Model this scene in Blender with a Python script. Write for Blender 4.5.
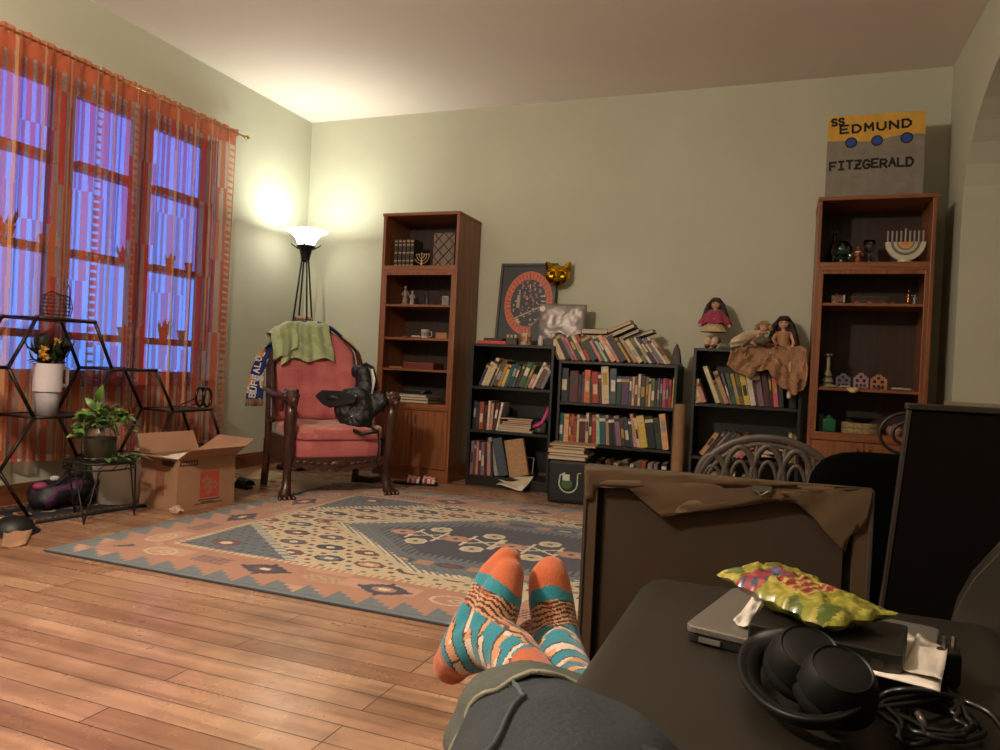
import bpy, bmesh, math, random
from mathutils import Vector, Matrix, noise
PI = math.pi
random.seed(7)
for _o in list(bpy.data.objects): bpy.data.objects.remove(_o)
C = bpy.context.scene.collection

# ------------------------------------------------------------------ camera, world, lights, exposure
CX, CY, CZ, YAW, PITCH, ROLL, FPX = 3.552, -4.890, 0.787, -0.365, -0.008, 0.048, 739.1
H, W = 2.653, 4.385           # ceiling height, room width
def _basis():
    cy, sy, cp, sp = math.cos(YAW), math.sin(YAW), math.cos(PITCH), math.sin(PITCH)
    f = Vector((sy*cp, cy*cp, sp)); r = Vector((cy, -sy, 0)); u = r.cross(f)
    cr, sr = math.cos(ROLL), math.sin(ROLL)
    return f, cr*r+sr*u, -sr*r+cr*u
CF, CR, CU = _basis(); CP = Vector((CX, CY, CZ))
cam = bpy.data.cameras.new('camera'); camo = bpy.data.objects.new('camera', cam); C.objects.link(camo)
m3 = Matrix((CR, CU, -CF)).transposed(); camo.matrix_world = Matrix.Translation(CP) @ m3.to_4x4()
cam.sensor_fit = 'HORIZONTAL'; cam.sensor_width = 36; cam.lens = FPX/1000*36; cam.clip_start = .02
bpy.context.scene.camera = camo
sc = bpy.context.scene
sc.view_settings.view_transform = 'Standard'; sc.view_settings.look = 'None'
sc.view_settings.gamma = 1; sc.view_settings.use_curve_mapping = False
sc.view_settings.exposure = 1.2
def lin(c):
    if isinstance(c, str): c = tuple(int(c[i:i+2], 16) for i in (0, 2, 4))
    return tuple(((x/255)/12.92 if x/255 <= .04045 else ((x/255+.055)/1.055)**2.4) for x in c)
world = bpy.data.worlds.new('dusk_sky'); sc.world = world; world.use_nodes = True
bg = world.node_tree.nodes['Background']; bg.inputs[1].default_value = .85
def light(name, typ, loc, energy, color, **k):
    l = bpy.data.lights.new(name, typ); l.energy = energy; l.color = color
    for a, v in k.items(): setattr(l, a, v)
    o = bpy.data.objects.new(name, l); o.location = loc; C.objects.link(o); return o
LAMP = Vector((.30, -.42, 0))
light('floor_lamp_bulb_light', 'AREA', (LAMP.x, LAMP.y, 1.712), 3.4, (.98, 1, .88), shape='DISK', size=.18).rotation_euler = (PI, 0, 0)
SHADE_EMIT = 5.0
# warm fill light added behind the viewer, where no fixture is seen
FIX = Vector((1.75, -4.35, 0))
light('added_fill_light', 'POINT', (FIX.x, FIX.y, 2.12), 98, (1, .85, .68), shadow_soft_size=.09)

def ray(u, v): return CF + CR*((u-500)/FPX) + CU*((375-v)/FPX)
def px(u, v, ax, val):
    "point of the plane x/y/z = val that the photo shows at pixel (u, v)"
    d = ray(u, v); a = 'xyz'.index(ax); return CP + d*((val-CP[a])/d[a])

# ------------------------------------------------------------------ materials
def _world():
    nt = world.node_tree; tc = _n(nt, 'ShaderNodeTexCoord'); sx = _n(nt, 'ShaderNodeSeparateXYZ', Vector=tc.outputs['Generated'])
    r = ramp(nt, sx.outputs[2], [(.0, '5c98ff'), (.14, '5a90ff'), (.28, '5a74e8'), (.5, '4c54b4')]); nt.links.new(r, bg.inputs[0])
def _n(nt, typ, **inp):
    n = nt.nodes.new(typ)
    for k, v in inp.items():
        if k.startswith('_'): setattr(n, k[1:], v)
        else:
            key = int(k[1:]) if k[0] == 'i' and k[1:].isdigit() else k.replace('__', ' ')
            if isinstance(v, bpy.types.NodeSocket): nt.links.new(v, n.inputs[key])
            else: n.inputs[key].default_value = v
    return n
def _new(name):
    m = bpy.data.materials.new(name); m.use_nodes = True
    return m, m.node_tree, m.node_tree.nodes['Principled BSDF']
def c4(c): return lin(c)+(1,)
def ramp(nt, fac, stops):
    r = nt.nodes.new('ShaderNodeValToRGB'); nt.links.new(fac, r.inputs[0])
    e = r.color_ramp.elements
    while len(e) < len(stops): e.new(.5)
    for i, (p, c) in enumerate(stops): e[i].position = p; e[i].color = c4(c)
    return r.outputs[0]
_world()
_mc = {}
def mat(c, rough=.6, metal=0, var=.12, scale=25, bump=.1, coat=0, sheen=0, emit=0, spec=.5):
    key = (c, rough, metal, var, scale, bump, coat, sheen, emit, spec)
    if key in _mc: return _mc[key]
    m, nt, b = _new('surface_'+(c if isinstance(c, str) else '%02x%02x%02x' % c))
    tc = _n(nt, 'ShaderNodeTexCoord'); nz = _n(nt, 'ShaderNodeTexNoise', Vector=tc.outputs['Object'], Scale=scale, Detail=4.)
    mx = _n(nt, 'ShaderNodeMapRange', Value=nz.outputs['Fac'], i1=.3, i2=.7, i3=1-var, i4=1+var)
    hs = _n(nt, 'ShaderNodeHueSaturation', Value=mx.outputs[0], Color=c4(c))
    nt.links.new(hs.outputs[0], b.inputs['Base Color'])
    b.inputs['Roughness'].default_value = rough; b.inputs['Metallic'].default_value = metal
    b.inputs['Coat Weight'].default_value = coat; b.inputs['Sheen Weight'].default_value = sheen; b.inputs['Specular IOR Level'].default_value = spec
    if bump:
        bp = _n(nt, 'ShaderNodeBump', Height=nz.outputs['Fac'], Strength=bump, Distance=.004); nt.links.new(bp.outputs[0], b.inputs['Normal'])
    if emit: b.inputs['Emission Color'].default_value = c4(c); b.inputs['Emission Strength'].default_value = emit
    _mc[key] = m; return m
def wood(c1, c2, axis='z', rough=.4, sc_=1., name='wood', coat=.15):
    key = ('w', c1, c2, axis, rough, sc_)
    if key in _mc: return _mc[key]
    m, nt, b = _new(name)
    tc = _n(nt, 'ShaderNodeTexCoord'); s = {'x': (2, 45, 45), 'y': (45, 2, 45), 'z': (45, 45, 2)}[axis]
    mp = _n(nt, 'ShaderNodeMapping', Vector=tc.outputs['Object'], Scale=tuple(q*sc_ for q in s))
    nz = _n(nt, 'ShaderNodeTexNoise', Vector=mp.outputs[0], Scale=1.2, Detail=6., Distortion=.4)
    col = ramp(nt, nz.outputs['Fac'], [(.3, c1), (.7, c2)]); nt.links.new(col, b.inputs['Base Color'])
    b.inputs['Roughness'].default_value = rough; b.inputs['Coat Weight'].default_value = coat; b.inputs['Coat Roughness'].default_value = .3
    bp = _n(nt, 'ShaderNodeBump', Height=nz.outputs['Fac'], Strength=.12, Distance=.003); nt.links.new(bp.outputs[0], b.inputs['Normal'])
    _mc[key] = m; return m
def vcol(name='printed', rough=.8, scale=200, bump=.2, sheen=0, metal=0, coat=0):
    "colours come from the pattern stored on the mesh, a fine weave or grain from noise"
    key = ('v', name, rough, scale)
    if key in _mc: return _mc[key]
    m, nt, b = _new(name)
    at = _n(nt, 'ShaderNodeAttribute', _attribute_name='Pattern')
    tc = _n(nt, 'ShaderNodeTexCoord'); nz = _n(nt, 'ShaderNodeTexNoise', Vector=tc.outputs['Object'], Scale=float(scale), Detail=3.)
    mx = _n(nt, 'ShaderNodeMapRange', Value=nz.outputs['Fac'], i1=.3, i2=.7, i3=.88, i4=1.12)
    hs = _n(nt, 'ShaderNodeHueSaturation', Value=mx.outputs[0], Color=at.outputs['Color'])
    nt.links.new(hs.outputs[0], b.inputs['Base Color'])
    b.inputs['Roughness'].default_value = rough; b.inputs['Sheen Weight'].default_value = sheen
    b.inputs['Metallic'].default_value = metal; b.inputs['Coat Weight'].default_value = coat
    bp = _n(nt, 'ShaderNodeBump', Height=nz.outputs['Fac'], Strength=bump, Distance=.003); nt.links.new(bp.outputs[0], b.inputs['Normal'])
    _mc[key] = m; return m

# ------------------------------------------------------------------ mesh builder
class MB:
    def __init__(s): s.v = []; s.f = []
    def add(s, vs, fs):
        n = len(s.v); s.v += [tuple(q) for q in vs]; s.f += [tuple(i+n for i in f) for f in fs]; return s
    def box(s, x0, x1, y0, y1, z0, z1, M=None):
        vs = [Vector((x, y, z)) for x in (x0, x1) for y in (y0, y1) for z in (z0, z1)]
        if M is not None: vs = [M @ q for q in vs]
        return s.add(vs, [(0, 1, 3, 2), (4, 6, 7, 5), (0, 4, 5, 1), (2, 3, 7, 6), (0, 2, 6, 4), (1, 5, 7, 3)])
    def bar(s, a, b, w, h=None, up=(0, 0, 1)):
        a = Vector(a); b = Vector(b); h = h or w; d = (b-a); L = d.length
        if L < 1e-6: return s
        d = d/L; x = d.cross(Vector(up))
        if x.length < 1e-4: x = d.cross(Vector((0, 1, 0)))
        x.normalize(); z = x.cross(d); vs = []
        for t in (0, L):
            for i in (-1, 1):
                for j in (-1, 1): vs.append(a+d*t+x*(i*w/2)+z*(j*h/2))
        return s.add(vs, [(0, 1, 3, 2), (4, 6, 7, 5), (0, 4, 5, 1), (2, 3, 7, 6), (0, 2, 6, 4), (1, 5, 7, 3)])
    def tube(s, pts, r, n=8, closed=False, flat=1., up=None):
        pts = [Vector(p) for p in pts]; k = len(pts); rs = r if isinstance(r, (list, tuple)) else [r]*k
        ring0 = None; vs = []; fs = []; prev = None
        for i, p in enumerate(pts):
            if closed: d = pts[(i+1) % k]-pts[i-1]
            else: d = pts[min(i+1, k-1)]-pts[max(i-1, 0)]
            if d.length < 1e-9: d = Vector((0, 0, 1))
            d.normalize()
            if prev is None:
                x = Vector(up) if up else (Vector((0, 0, 1)) if abs(d.z) < .9 else Vector((1, 0, 0)))
            else: x = prev
            x = x - d*x.dot(d)
            if x.length < 1e-6: x = d.orthogonal()
            x.normalize(); prev = x; y = d.cross(x)
            rr = rs[i]; ra, rb = rr if isinstance(rr, (tuple, list)) else (rr, rr*flat)
            for j in range(n):
                a = 2*PI*j/n; vs.append(p+x*(ra*math.cos(a))+y*(rb*math.sin(a)))
        for i in range(k if closed else k-1):
            for j in range(n):
                a = i*n+j; b = i*n+(j+1) % n; c = ((i+1) % k)*n+(j+1) % n; d = ((i+1) % k)*n+j
                fs.append((a, b, c, d))
        if not closed: fs.append(tuple(range(n-1, -1, -1))); fs.append(tuple((k-1)*n+j for j in range(n)))
        return s.add(vs, fs)
    def lathe(s, prof, c=(0, 0, 0), n=24, M=None, cap=True):
        c = Vector(c); vs = []; fs = []
        for r, z in prof:
            for j in range(n):
                a = 2*PI*j/n; q = Vector((r*math.cos(a), r*math.sin(a), z)); vs.append((M @ q if M is not None else q)+c)
        for i in range(len(prof)-1):
            for j in range(n): fs.append((i*n+j, i*n+(j+1) % n, (i+1)*n+(j+1) % n, (i+1)*n+j))
        if cap:
            if prof[0][0] > 1e-5: fs.append(tuple(range(n-1, -1, -1)))
            if prof[-1][0] > 1e-5: fs.append(tuple((len(prof)-1)*n+j for j in range(n)))
        return s.add(vs, fs)
    def ell(s, c, r, n=12, m=8, M=None, e=1.):
        "ellipsoid; e < 1 makes it boxier (cushions)"
        r = r if isinstance(r, (tuple, list)) else (r, r, r); c = Vector(c); vs = []; fs = []
        pw = lambda x: math.copysign(abs(x)**e, x)
        for i in range(1, m):
            t = PI*i/m
            for j in range(n):
                a = 2*PI*j/n
                q = Vector((r[0]*pw(math.sin(t))*pw(math.cos(a)), r[1]*pw(math.sin(t))*pw(math.sin(a)), r[2]*pw(math.cos(t))))
                vs.append((M @ q if M is not None else q)+c)
        t = Vector((0, 0, r[2])); b = -t
        vs.append((M @ t if M is not None else t)+c); vs.append((M @ b if M is not None else b)+c)
        T_ = len(vs)-2; B_ = T_+1
        for i in range(m-2):
            for j in range(n): fs.append((i*n+j, (i+1)*n+j, (i+1)*n+(j+1) % n, i*n+(j+1) % n))
        for j in range(n): fs.append((T_, j, (j+1) % n)); fs.append((B_, (m-2)*n+(j+1) % n, (m-2)*n+j))
        return s.add(vs, fs)
    def prism(s, poly, y0, y1, M=None):
        "outline in x,z given depth in y"
        n = len(poly); vs = [Vector((x, y, z)) for y in (y0, y1) for x, z in poly]
        if M is not None: vs = [M @ q for q in vs]
        fs = [tuple(range(n)), tuple(range(2*n-1, n-1, -1))]+[(i, i+n, (i+1) % n+n, (i+1) % n) for i in range(n)]
        return s.add(vs, fs)
    def grid(s, fn, nu, nv, closed_u=False):
        vs = [fn(i/nu, j/nv) for j in range(nv+1) for i in range(nu+(0 if closed_u else 1))]; w = nu if closed_u else nu+1
        fs = [(j*w+i, j*w+(i+1) % w, (j+1)*w+(i+1) % w, (j+1)*w+i) for j in range(nv) for i in range(nu)]
        return s.add(vs, fs)
    def cushion(s, x0, x1, y0, y1, z0, z1, e=.35, n=40, m=20, M=None):
        return s.ell(((x0+x1)/2, (y0+y1)/2, (z0+z1)/2), ((x1-x0)/2, (y1-y0)/2, (z1-z0)/2), n, m, M, e)
    def leaf(s, base, tip, w, nrm=(0, 0, 1), bend=.15, n=5):
        base = Vector(base); tip = Vector(tip); d = tip-base; L = d.length; x = d.cross(Vector(nrm))
        if x.length < 1e-5: x = d.orthogonal()
        x.normalize(); up = x.cross(d).normalized(); vs = []; fs = []
        for i in range(n+1):
            t = i/n; ww = w*math.sin(PI*min(1, (t*.93+.05)))**.8*(1-.35*t); p = base+d*t+up*(bend*L*math.sin(PI*t))
            vs += [p-x*ww/2+up*ww*.12, p, p+x*ww/2+up*ww*.12]
        for i in range(n):
            a = i*3; fs += [(a, a+1, a+4, a+3), (a+1, a+2, a+5, a+4)]
        k = len(vs); vs2 = vs+[q-up*.0012 for q in vs]
        fs2 = fs+[tuple(i+k for i in reversed(f)) for f in fs]
        return s.add(vs2, fs2)

def finish(ob, smooth, bevel, seg=2):
    if smooth is not None:
        for p in ob.data.polygons: p.use_smooth = True
        if smooth is not True:
            try: ob.data.set_sharp_from_angle(angle=math.radians(smooth))
            except Exception: pass
    if bevel:
        b = ob.modifiers.new('edge', 'BEVEL'); b.width = bevel; b.segments = seg; b.limit_method = 'ANGLE'; b.angle_limit = math.radians(40)
        b.harden_normals = False
def obj(name, mb, m, parent=None, smooth=None, bevel=0, loc=None, rz=0, solid=0, sub=0):
    me = bpy.data.meshes.new(name); me.from_pydata([tuple(q) for q in mb.v], [], mb.f); me.validate(); me.update()
    o = bpy.data.objects.new(name, me); C.objects.link(o)
    if isinstance(m, (list, tuple)):
        for q in m: me.materials.append(q)
    else: me.materials.append(m)
    bmm = bmesh.new(); bmm.from_mesh(me); bmesh.ops.recalc_face_normals(bmm, faces=bmm.faces); bmm.to_mesh(me); bmm.free()
    if parent is not None: o.parent = parent
    if loc is not None: o.location = loc
    o.rotation_euler = (0, 0, rz)
    if solid:
        q = o.modifiers.new('thickness', 'SOLIDIFY'); q.thickness = solid; q.offset = 0
    if sub:
        q = o.modifiers.new('rounding', 'SUBSURF'); q.levels = sub; q.render_levels = sub
    finish(o, smooth, bevel); return o
def paint(o, fn):
    "store the printed / woven pattern of a thing on its mesh, one colour per face"
    me = o.data; a = me.color_attributes.new('Pattern', 'FLOAT_COLOR', 'CORNER'); buf = []
    for p in me.polygons:
        c = fn(p.center); c = c if len(c) == 4 else tuple(c)+(1.,); buf += list(c)*len(p.vertices)
    a.data.foreach_set('color', buf)
def tag(o, label, cat, group=None):
    o['label'] = label; o['category'] = cat
    if group: o['group'] = group
    return o
def thing(name, label, cat, loc=(0, 0, 0), rz=0, group=None):
    o = bpy.data.objects.new(name, None); C.objects.link(o); o.location = loc; o.rotation_euler = (0, 0, rz); o.empty_display_size = .05
    return tag(o, label, cat, group)
def struct(name, mb, m, parent=None, **k):
    o = obj(name, mb, m, parent, **k)
    if parent is None: o['kind'] = 'structure'
    return o
def remeshed(name, mb, m, voxel, parent=None, smooth_it=8, loc=None):
    "one continuous skin grown over the rounded masses in mb"
    o = obj(name, mb, m, parent, loc=loc)
    r = o.modifiers.new('skin', 'REMESH'); r.mode = 'VOXEL'; r.voxel_size = voxel; r.use_smooth_shade = True
    q = o.modifiers.new('soft', 'SMOOTH'); q.iterations = smooth_it; q.factor = .5
    bpy.context.view_layer.update()
    dg = bpy.context.evaluated_depsgraph_get(); me = bpy.data.meshes.new_from_object(o.evaluated_get(dg))
    o.modifiers.clear(); o.data = me
    if not me.materials: me.materials.append(m)
    for p in me.polygons: p.use_smooth = True
    return o
STROKES = {
 'A': [[(0, 0), (.5, 1), (1, 0)], [(.2, .38), (.8, .38)]], 'B': [[(0, 0), (0, 1), (.7, 1), (.9, .78), (.7, .54), (0, .54)], [(.7, .54), (1, .28), (.75, 0), (0, 0)]],
 'D': [[(0, 0), (0, 1), (.6, 1), (1, .65), (1, .35), (.6, 0), (0, 0)]], 'E': [[(1, 1), (0, 1), (0, 0), (1, 0)], [(0, .5), (.8, .5)]],
 'F': [[(1, 1), (0, 1), (0, 0)], [(0, .52), (.8, .52)]], 'G': [[(1, .8), (.7, 1), (.25, 1), (0, .7), (0, .3), (.3, 0), (.8, 0), (1, .2), (1, .45), (.55, .45)]],
 'H': [[(0, 0), (0, 1)], [(1, 0), (1, 1)], [(0, .5), (1, .5)]], 'I': [[(.5, 0), (.5, 1)], [(.1, 1), (.9, 1)], [(.1, 0), (.9, 0)]],
 'L': [[(0, 1), (0, 0), (1, 0)]], 'M': [[(0, 0), (.05, 1), (.5, .35), (.95, 1), (1, 0)]], 'N': [[(0, 0), (0, 1), (1, 0), (1, 1)]],
 'O': [[(.3, 0), (0, .3), (0, .7), (.3, 1), (.7, 1), (1, .7), (1, .3), (.7, 0), (.3, 0)]], 'P': [[(0, 0), (0, 1), (.75, 1), (1, .75), (.75, .48), (0, .48)]],
 'R': [[(0, 0), (0, 1), (.75, 1), (1, .78), (.75, .5), (0, .5)], [(.45, .5), (1, 0)]], 'S': [[(1, .85), (.7, 1), (.25, 1), (0, .78), (.25, .55), (.75, .45), (1, .22), (.75, 0), (.25, 0), (0, .15)]],
 'T': [[(.5, 0), (.5, 1)], [(0, 1), (1, 1)]], 'U': [[(0, 1), (0, .3), (.3, 0), (.7, 0), (1, .3), (1, 1)]], 'Z': [[(0, 1), (1, 1), (0, 0), (1, 0)], [(.2, .5), (.8, .5)]]}
def letters(mb, text, M, h, w, gap, t, th=.0012, wob=0):
    "marker-stroke capitals in the local x-z plane (facing -y), placed by matrix M"
    x = 0
    for ch in text:
        if ch != ' ':
            dz = random.uniform(-wob, wob)
            for st in STROKES[ch]:
                for a, b in zip(st, st[1:]):
                    A = Vector((x+a[0]*w, 0, a[1]*h+dz)); B = Vector((x+b[0]*w, 0, b[1]*h+dz)); d = (B-A).normalized()*t*.35
                    A -= d; B += d; s = Vector((-(B-A).z, 0, (B-A).x)).normalized()*t/2
                    vs = [A-s, A+s, B+s, B-s]; vs += [q+Vector((0, -th, 0)) for q in vs]
                    mb.add([M @ q for q in vs], [(0, 1, 2, 3), (7, 6, 5, 4), (0, 4, 5, 1), (1, 5, 6, 2), (2, 6, 7, 3), (3, 7, 4, 0)])
        x += w+gap
    return mb
# ------------------------------------------------------------------ the room
def wall_mat():
    m, nt, b = _new('sage_plaster')
    tc = _n(nt, 'ShaderNodeTexCoord'); n1 = _n(nt, 'ShaderNodeTexNoise', Vector=tc.outputs['Object'], Scale=1.3, Detail=5.)
    col = ramp(nt, n1.outputs['Fac'], [(.3, 'aeae9a'), (.7, 'b8b8a4')]); nt.links.new(col, b.inputs['Base Color'])
    b.inputs['Roughness'].default_value = .75
    n2 = _n(nt, 'ShaderNodeTexNoise', Vector=tc.outputs['Object'], Scale=9., Detail=6.)
    bp = _n(nt, 'ShaderNodeBump', Height=n2.outputs['Fac'], Strength=.35, Distance=.006); nt.links.new(bp.outputs[0], b.inputs['Normal']); return m
def ceil_mat():
    m, nt, b = _new('off_white_ceiling_paint')
    tc = _n(nt, 'ShaderNodeTexCoord'); n1 = _n(nt, 'ShaderNodeTexNoise', Vector=tc.outputs['Object'], Scale=.9, Detail=5.)
    col = ramp(nt, n1.outputs['Fac'], [(.3, 'dcd2c8'), (.7, 'e4dad0')]); nt.links.new(col, b.inputs['Base Color'])
    b.inputs['Roughness'].default_value = .8
    bp = _n(nt, 'ShaderNodeBump', Height=n1.outputs['Fac'], Strength=.3, Distance=.02); nt.links.new(bp.outputs[0], b.inputs['Normal']); return m
def floor_mat():
    m, nt, b = _new('worn_maple_planks')
    tc = _n(nt, 'ShaderNodeTexCoord')
    br = _n(nt, 'ShaderNodeTexBrick', Vector=tc.outputs['Object'], Scale=1., _offset=.37, _offset_frequency=3, _squash=1.)
    br.inputs['Brick Width'].default_value = 1.35; br.inputs['Row Height'].default_value = .078
    br.inputs['Mortar Size'].default_value = .0016; br.inputs['Mortar Smooth'].default_value = .3; br.inputs['Bias'].default_value = 0
    br.inputs['Color1'].default_value = (0, 0, 0, 1); br.inputs['Color2'].default_value = (1, 1, 1, 1); br.inputs['Mortar'].default_value = (.5, .5, .5, 1)
    tone = ramp(nt, br.outputs['Color'], [(0, '966e54'), (.35, 'ac846a'), (.7, 'b89276'), (1, 'a0785e')])
    mp = _n(nt, 'ShaderNodeMapping', Vector=tc.outputs['Object'], Scale=(1.6, 22, 1))
    gr = _n(nt, 'ShaderNodeTexNoise', Vector=mp.outputs[0], Scale=1., Detail=7., Distortion=.5)
    grc = ramp(nt, gr.outputs['Fac'], [(.3, 'b8aca4'), (.62, 'ffffff')])
    mx = _n(nt, 'ShaderNodeMix', _data_type='RGBA', _blend_type='MULTIPLY', i0=.75, i6=tone, i7=grc)
    st = _n(nt, 'ShaderNodeTexNoise', Vector=tc.outputs['Object'], Scale=2.1, Detail=6., Roughness=.7)
    stc = ramp(nt, st.outputs['Fac'], [(.38, '7a6450'), (.56, 'ffffff')])
    mx2 = _n(nt, 'ShaderNodeMix', _data_type='RGBA', _blend_type='MULTIPLY', i0=.4, i6=mx.outputs[2], i7=stc)
    mo = _n(nt, 'ShaderNodeMix', _data_type='RGBA', i0=br.outputs['Fac'], i6=mx2.outputs[2], i7=c4('2a1a10'))
    nt.links.new(mo.outputs[2], b.inputs['Base Color'])
    ro = _n(nt, 'ShaderNodeMapRange', Value=st.outputs['Fac'], i1=.3, i2=.7, i3=.38, i4=.2); nt.links.new(ro.outputs[0], b.inputs['Roughness'])
    mh = _n(nt, 'ShaderNodeMath', _operation='MULTIPLY', i0=br.outputs['Fac'], i1=-1.)
    ad = _n(nt, 'ShaderNodeMath', _operation='MULTIPLY_ADD', i0=gr.outputs['Fac'], i1=.25, i2=mh.outputs[0])
    bp = _n(nt, 'ShaderNodeBump', Height=ad.outputs[0], Strength=.5, Distance=.003); nt.links.new(bp.outputs[0], b.inputs['Normal']); return m
WALL = wall_mat(); CEIL = ceil_mat()
YB = -7.6   # wall behind the viewer
struct('floor', MB().box(0, 6.2, YB, 0, -.12, 0), floor_mat())
struct('ceiling', MB().box(-.15, 6.2, YB-.15, .15, H, H+.12), CEIL)
struct('wall_back', MB().box(-.15, W+.18, 0, .15, 0, H), WALL)
struct('wall_front', MB().box(-.15, 6.2, YB-.15, YB, 0, H), WALL)
struct('wall_far_right', MB().box(6.2, 6.35, YB, 0, 0, H), WALL)
# left wall with one wide window opening
WY0, WY1, WZ0, WZ1 = -3.12, -1.00, .62, 2.20
mb = MB(); mb.box(-.15, 0, YB, WY0, 0, H); mb.box(-.15, 0, WY1, 0, 0, H); mb.box(-.15, 0, WY0, WY1, 0, WZ0); mb.box(-.15, 0, WY0, WY1, WZ1, H)
struct('wall_left', mb, WALL)
# right wall with an arched opening
AY0, AY1, AS, AT = -3.1, -.43, 1.72, 2.36
n = 20; arc = []
for i in range(n+1):
    t = PI*i/n; cc = math.copysign(abs(math.cos(t))**.85, math.cos(t)); ss = math.sin(t)**.85
    arc.append(((AY0+AY1)/2+(AY1-AY0)/2*cc, AS+(AT-AS)*ss))
mb = MB()
for (ya, za), (yb, zb) in zip(arc, arc[1:]):
    vs = [(x, y, z) for x in (W, W+.18) for (y, z) in ((ya, za), (yb, zb), (yb, H), (ya, H))]
    mb.add(vs, [(0, 1, 2, 3), (7, 6, 5, 4), (0, 4, 5, 1), (1, 5, 6, 2), (2, 6, 7, 3), (3, 7, 4, 0)])
mb.box(W, W+.18, AY1, 0, 0, H); mb.box(W, W+.18, YB, AY0, 0, H)
struct('wall_right', mb, WALL)
struct('wall_hallway', MB().box(W+.18, 6.2, AY1, AY1+.12, 0, H), WALL)
BW = wood('5a3420', '7a4a2c', 'y', name='baseboard_wood'); BWX = wood('5a3420', '7a4a2c', 'x', name='baseboard_wood')
def board(name, x0, x1, y0, y1, m):
    mb = MB(); mb.box(x0, x1, y0, y1, 0, .085)
    if x1-x0 < y1-y0: mb.box(x0, x0+(x1-x0)*.55, y0, y1, .085, .10)
    else: mb.box(x0, x1, y1-(y1-y0)*.55, y1, .085, .10)
    struct(name, mb, m, bevel=.003)
board('baseboard_left', 0, .02, YB, -.02, BW); board('baseboard_back', 0, W, -.02, 0, BWX)
# windows: three sashes in one opening, with wooden cross rails
PAINT = wood('4a2a1e', '6a4030', 'z', name='window_wood')
def glass():
    m, nt, b = _new('window_glass'); nt.nodes.remove(b); out = nt.nodes['Material Output']
    tr = _n(nt, 'ShaderNodeBsdfTransparent', Color=(.95, .96, 1, 1)); gl = _n(nt, 'ShaderNodeBsdfGlossy', Roughness=.05)
    mx = _n(nt, 'ShaderNodeMixShader', i0=.08, i1=tr.outputs[0], i2=gl.outputs[0]); nt.links.new(mx.outputs[0], out.inputs[0]); return m
GLASS = glass()
sash = [(-3.10, -2.63), (-2.57, -2.10), (-2.03, -1.575), (-1.505, -1.02)]
for i, (a, b_) in enumerate(sash):
    e = bpy.data.objects.new('window_%d' % (i+1), None); C.objects.link(e); e['kind'] = 'structure'; e.location = (-.09, (a+b_)/2, WZ0)
    w2 = (b_-a)/2; mb = MB(); hh = WZ1-WZ0
    mb.box(-.03, .03, -w2-.03, -w2+.025, 0, hh); mb.box(-.03, .03, w2-.025, w2+.03, 0, hh); mb.box(-.03, .03, -w2, w2, 0, .05); mb.box(-.03, .03, -w2, w2, hh-.05, hh)
    obj('window_frame', mb, PAINT, e, bevel=.004)
    for z in (.855, 1.30, 1.775): obj('window_rail', MB().box(-.03, .07, -w2+.025, w2-.025, z-WZ0-.02, z-WZ0+.02), PAINT, e, bevel=.003)
    obj('window_pane', MB().box(-.004, .004, -w2+.02, w2-.02, .04, hh-.04), GLASS, e)
obj_ = struct('trim_1', MB().box(-.15, .035, WY0-.03, WY1+.03, WZ0-.035, WZ0), PAINT, bevel=.004)
struct('ground_outside', MB().box(-14, -.15, -9, 6, -1.0, -.9), mat('8a90a8', var=.1, scale=3))
# ------------------------------------------------------------------ curtains, rod, pots on the rails
def voile():
    m, nt, b = _new('orange_striped_voile'); out = nt.nodes['Material Output']
    at = _n(nt, 'ShaderNodeAttribute', _attribute_name='Pattern')
    b.inputs['Roughness'].default_value = .9; nt.links.new(at.outputs['Color'], b.inputs['Base Color'])
    tl = _n(nt, 'ShaderNodeBsdfTranslucent'); nt.links.new(at.outputs['Color'], tl.inputs[0])
    mx = _n(nt, 'ShaderNodeMixShader', i0=.3, i1=b.outputs[0], i2=tl.outputs[0])
    tr = _n(nt, 'ShaderNodeBsdfTransparent')
    tc = _n(nt, 'ShaderNodeMix', _data_type='RGBA', i0=.45, i6=(1, 1, 1, 1)); nt.links.new(at.outputs['Color'], tc.inputs[7]); nt.links.new(tc.outputs[2], tr.inputs[0])
    m2 = _n(nt, 'ShaderNodeMixShader'); nt.links.new(at.outputs['Alpha'], m2.inputs[0]); nt.links.new(tr.outputs[0], m2.inputs[1]); nt.links.new(mx.outputs[0], m2.inputs[2])
    nt.links.new(m2.outputs[0], out.inputs[0]); return m
VOILE = voile(); ROD_Z = 2.275
rnd = random.Random(3); _ph = {}
def cloth_col(u, z):
    "u metres from the right hem, z height: patchwork of vertical stripes with ladders of horizontal ones"
    ladders = ((0, .085), (.80, .845), (1.03, 1.085), (1.72, 1.77), (2.1, 2.15))
    for a, b_ in ladders:
        if a <= u <= b_:
            k = (z/.042) % 1
            if abs(u-(a+b_)/2) > (b_-a)*.42: return lin('c9774a')+(.55,)
            return (lin('d8642f')+(.8,)) if k < .5 else (lin('e2d8c4')+(.35,))
    blk = int(u/.215); seg = int((z+.13*(blk % 3))/.47)
    key = (blk, seg)
    if key not in _ph: _ph[key] = (rnd.random(), rnd.choice((.040, .040, .05)), rnd.choice(('cc5a34', 'c8523a', 'd06a3c', 'c44a3c')))
    ph, per, colr = _ph[key]
    k = (u/per+(.5 if (seg+blk) % 2 else 0)) % 1
    if k < .52: return lin(colr)+(.52,)
    if k < .60: return lin('d88a5a')+(.4,)
    return lin('dcc4c0')+(.25,)
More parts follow.
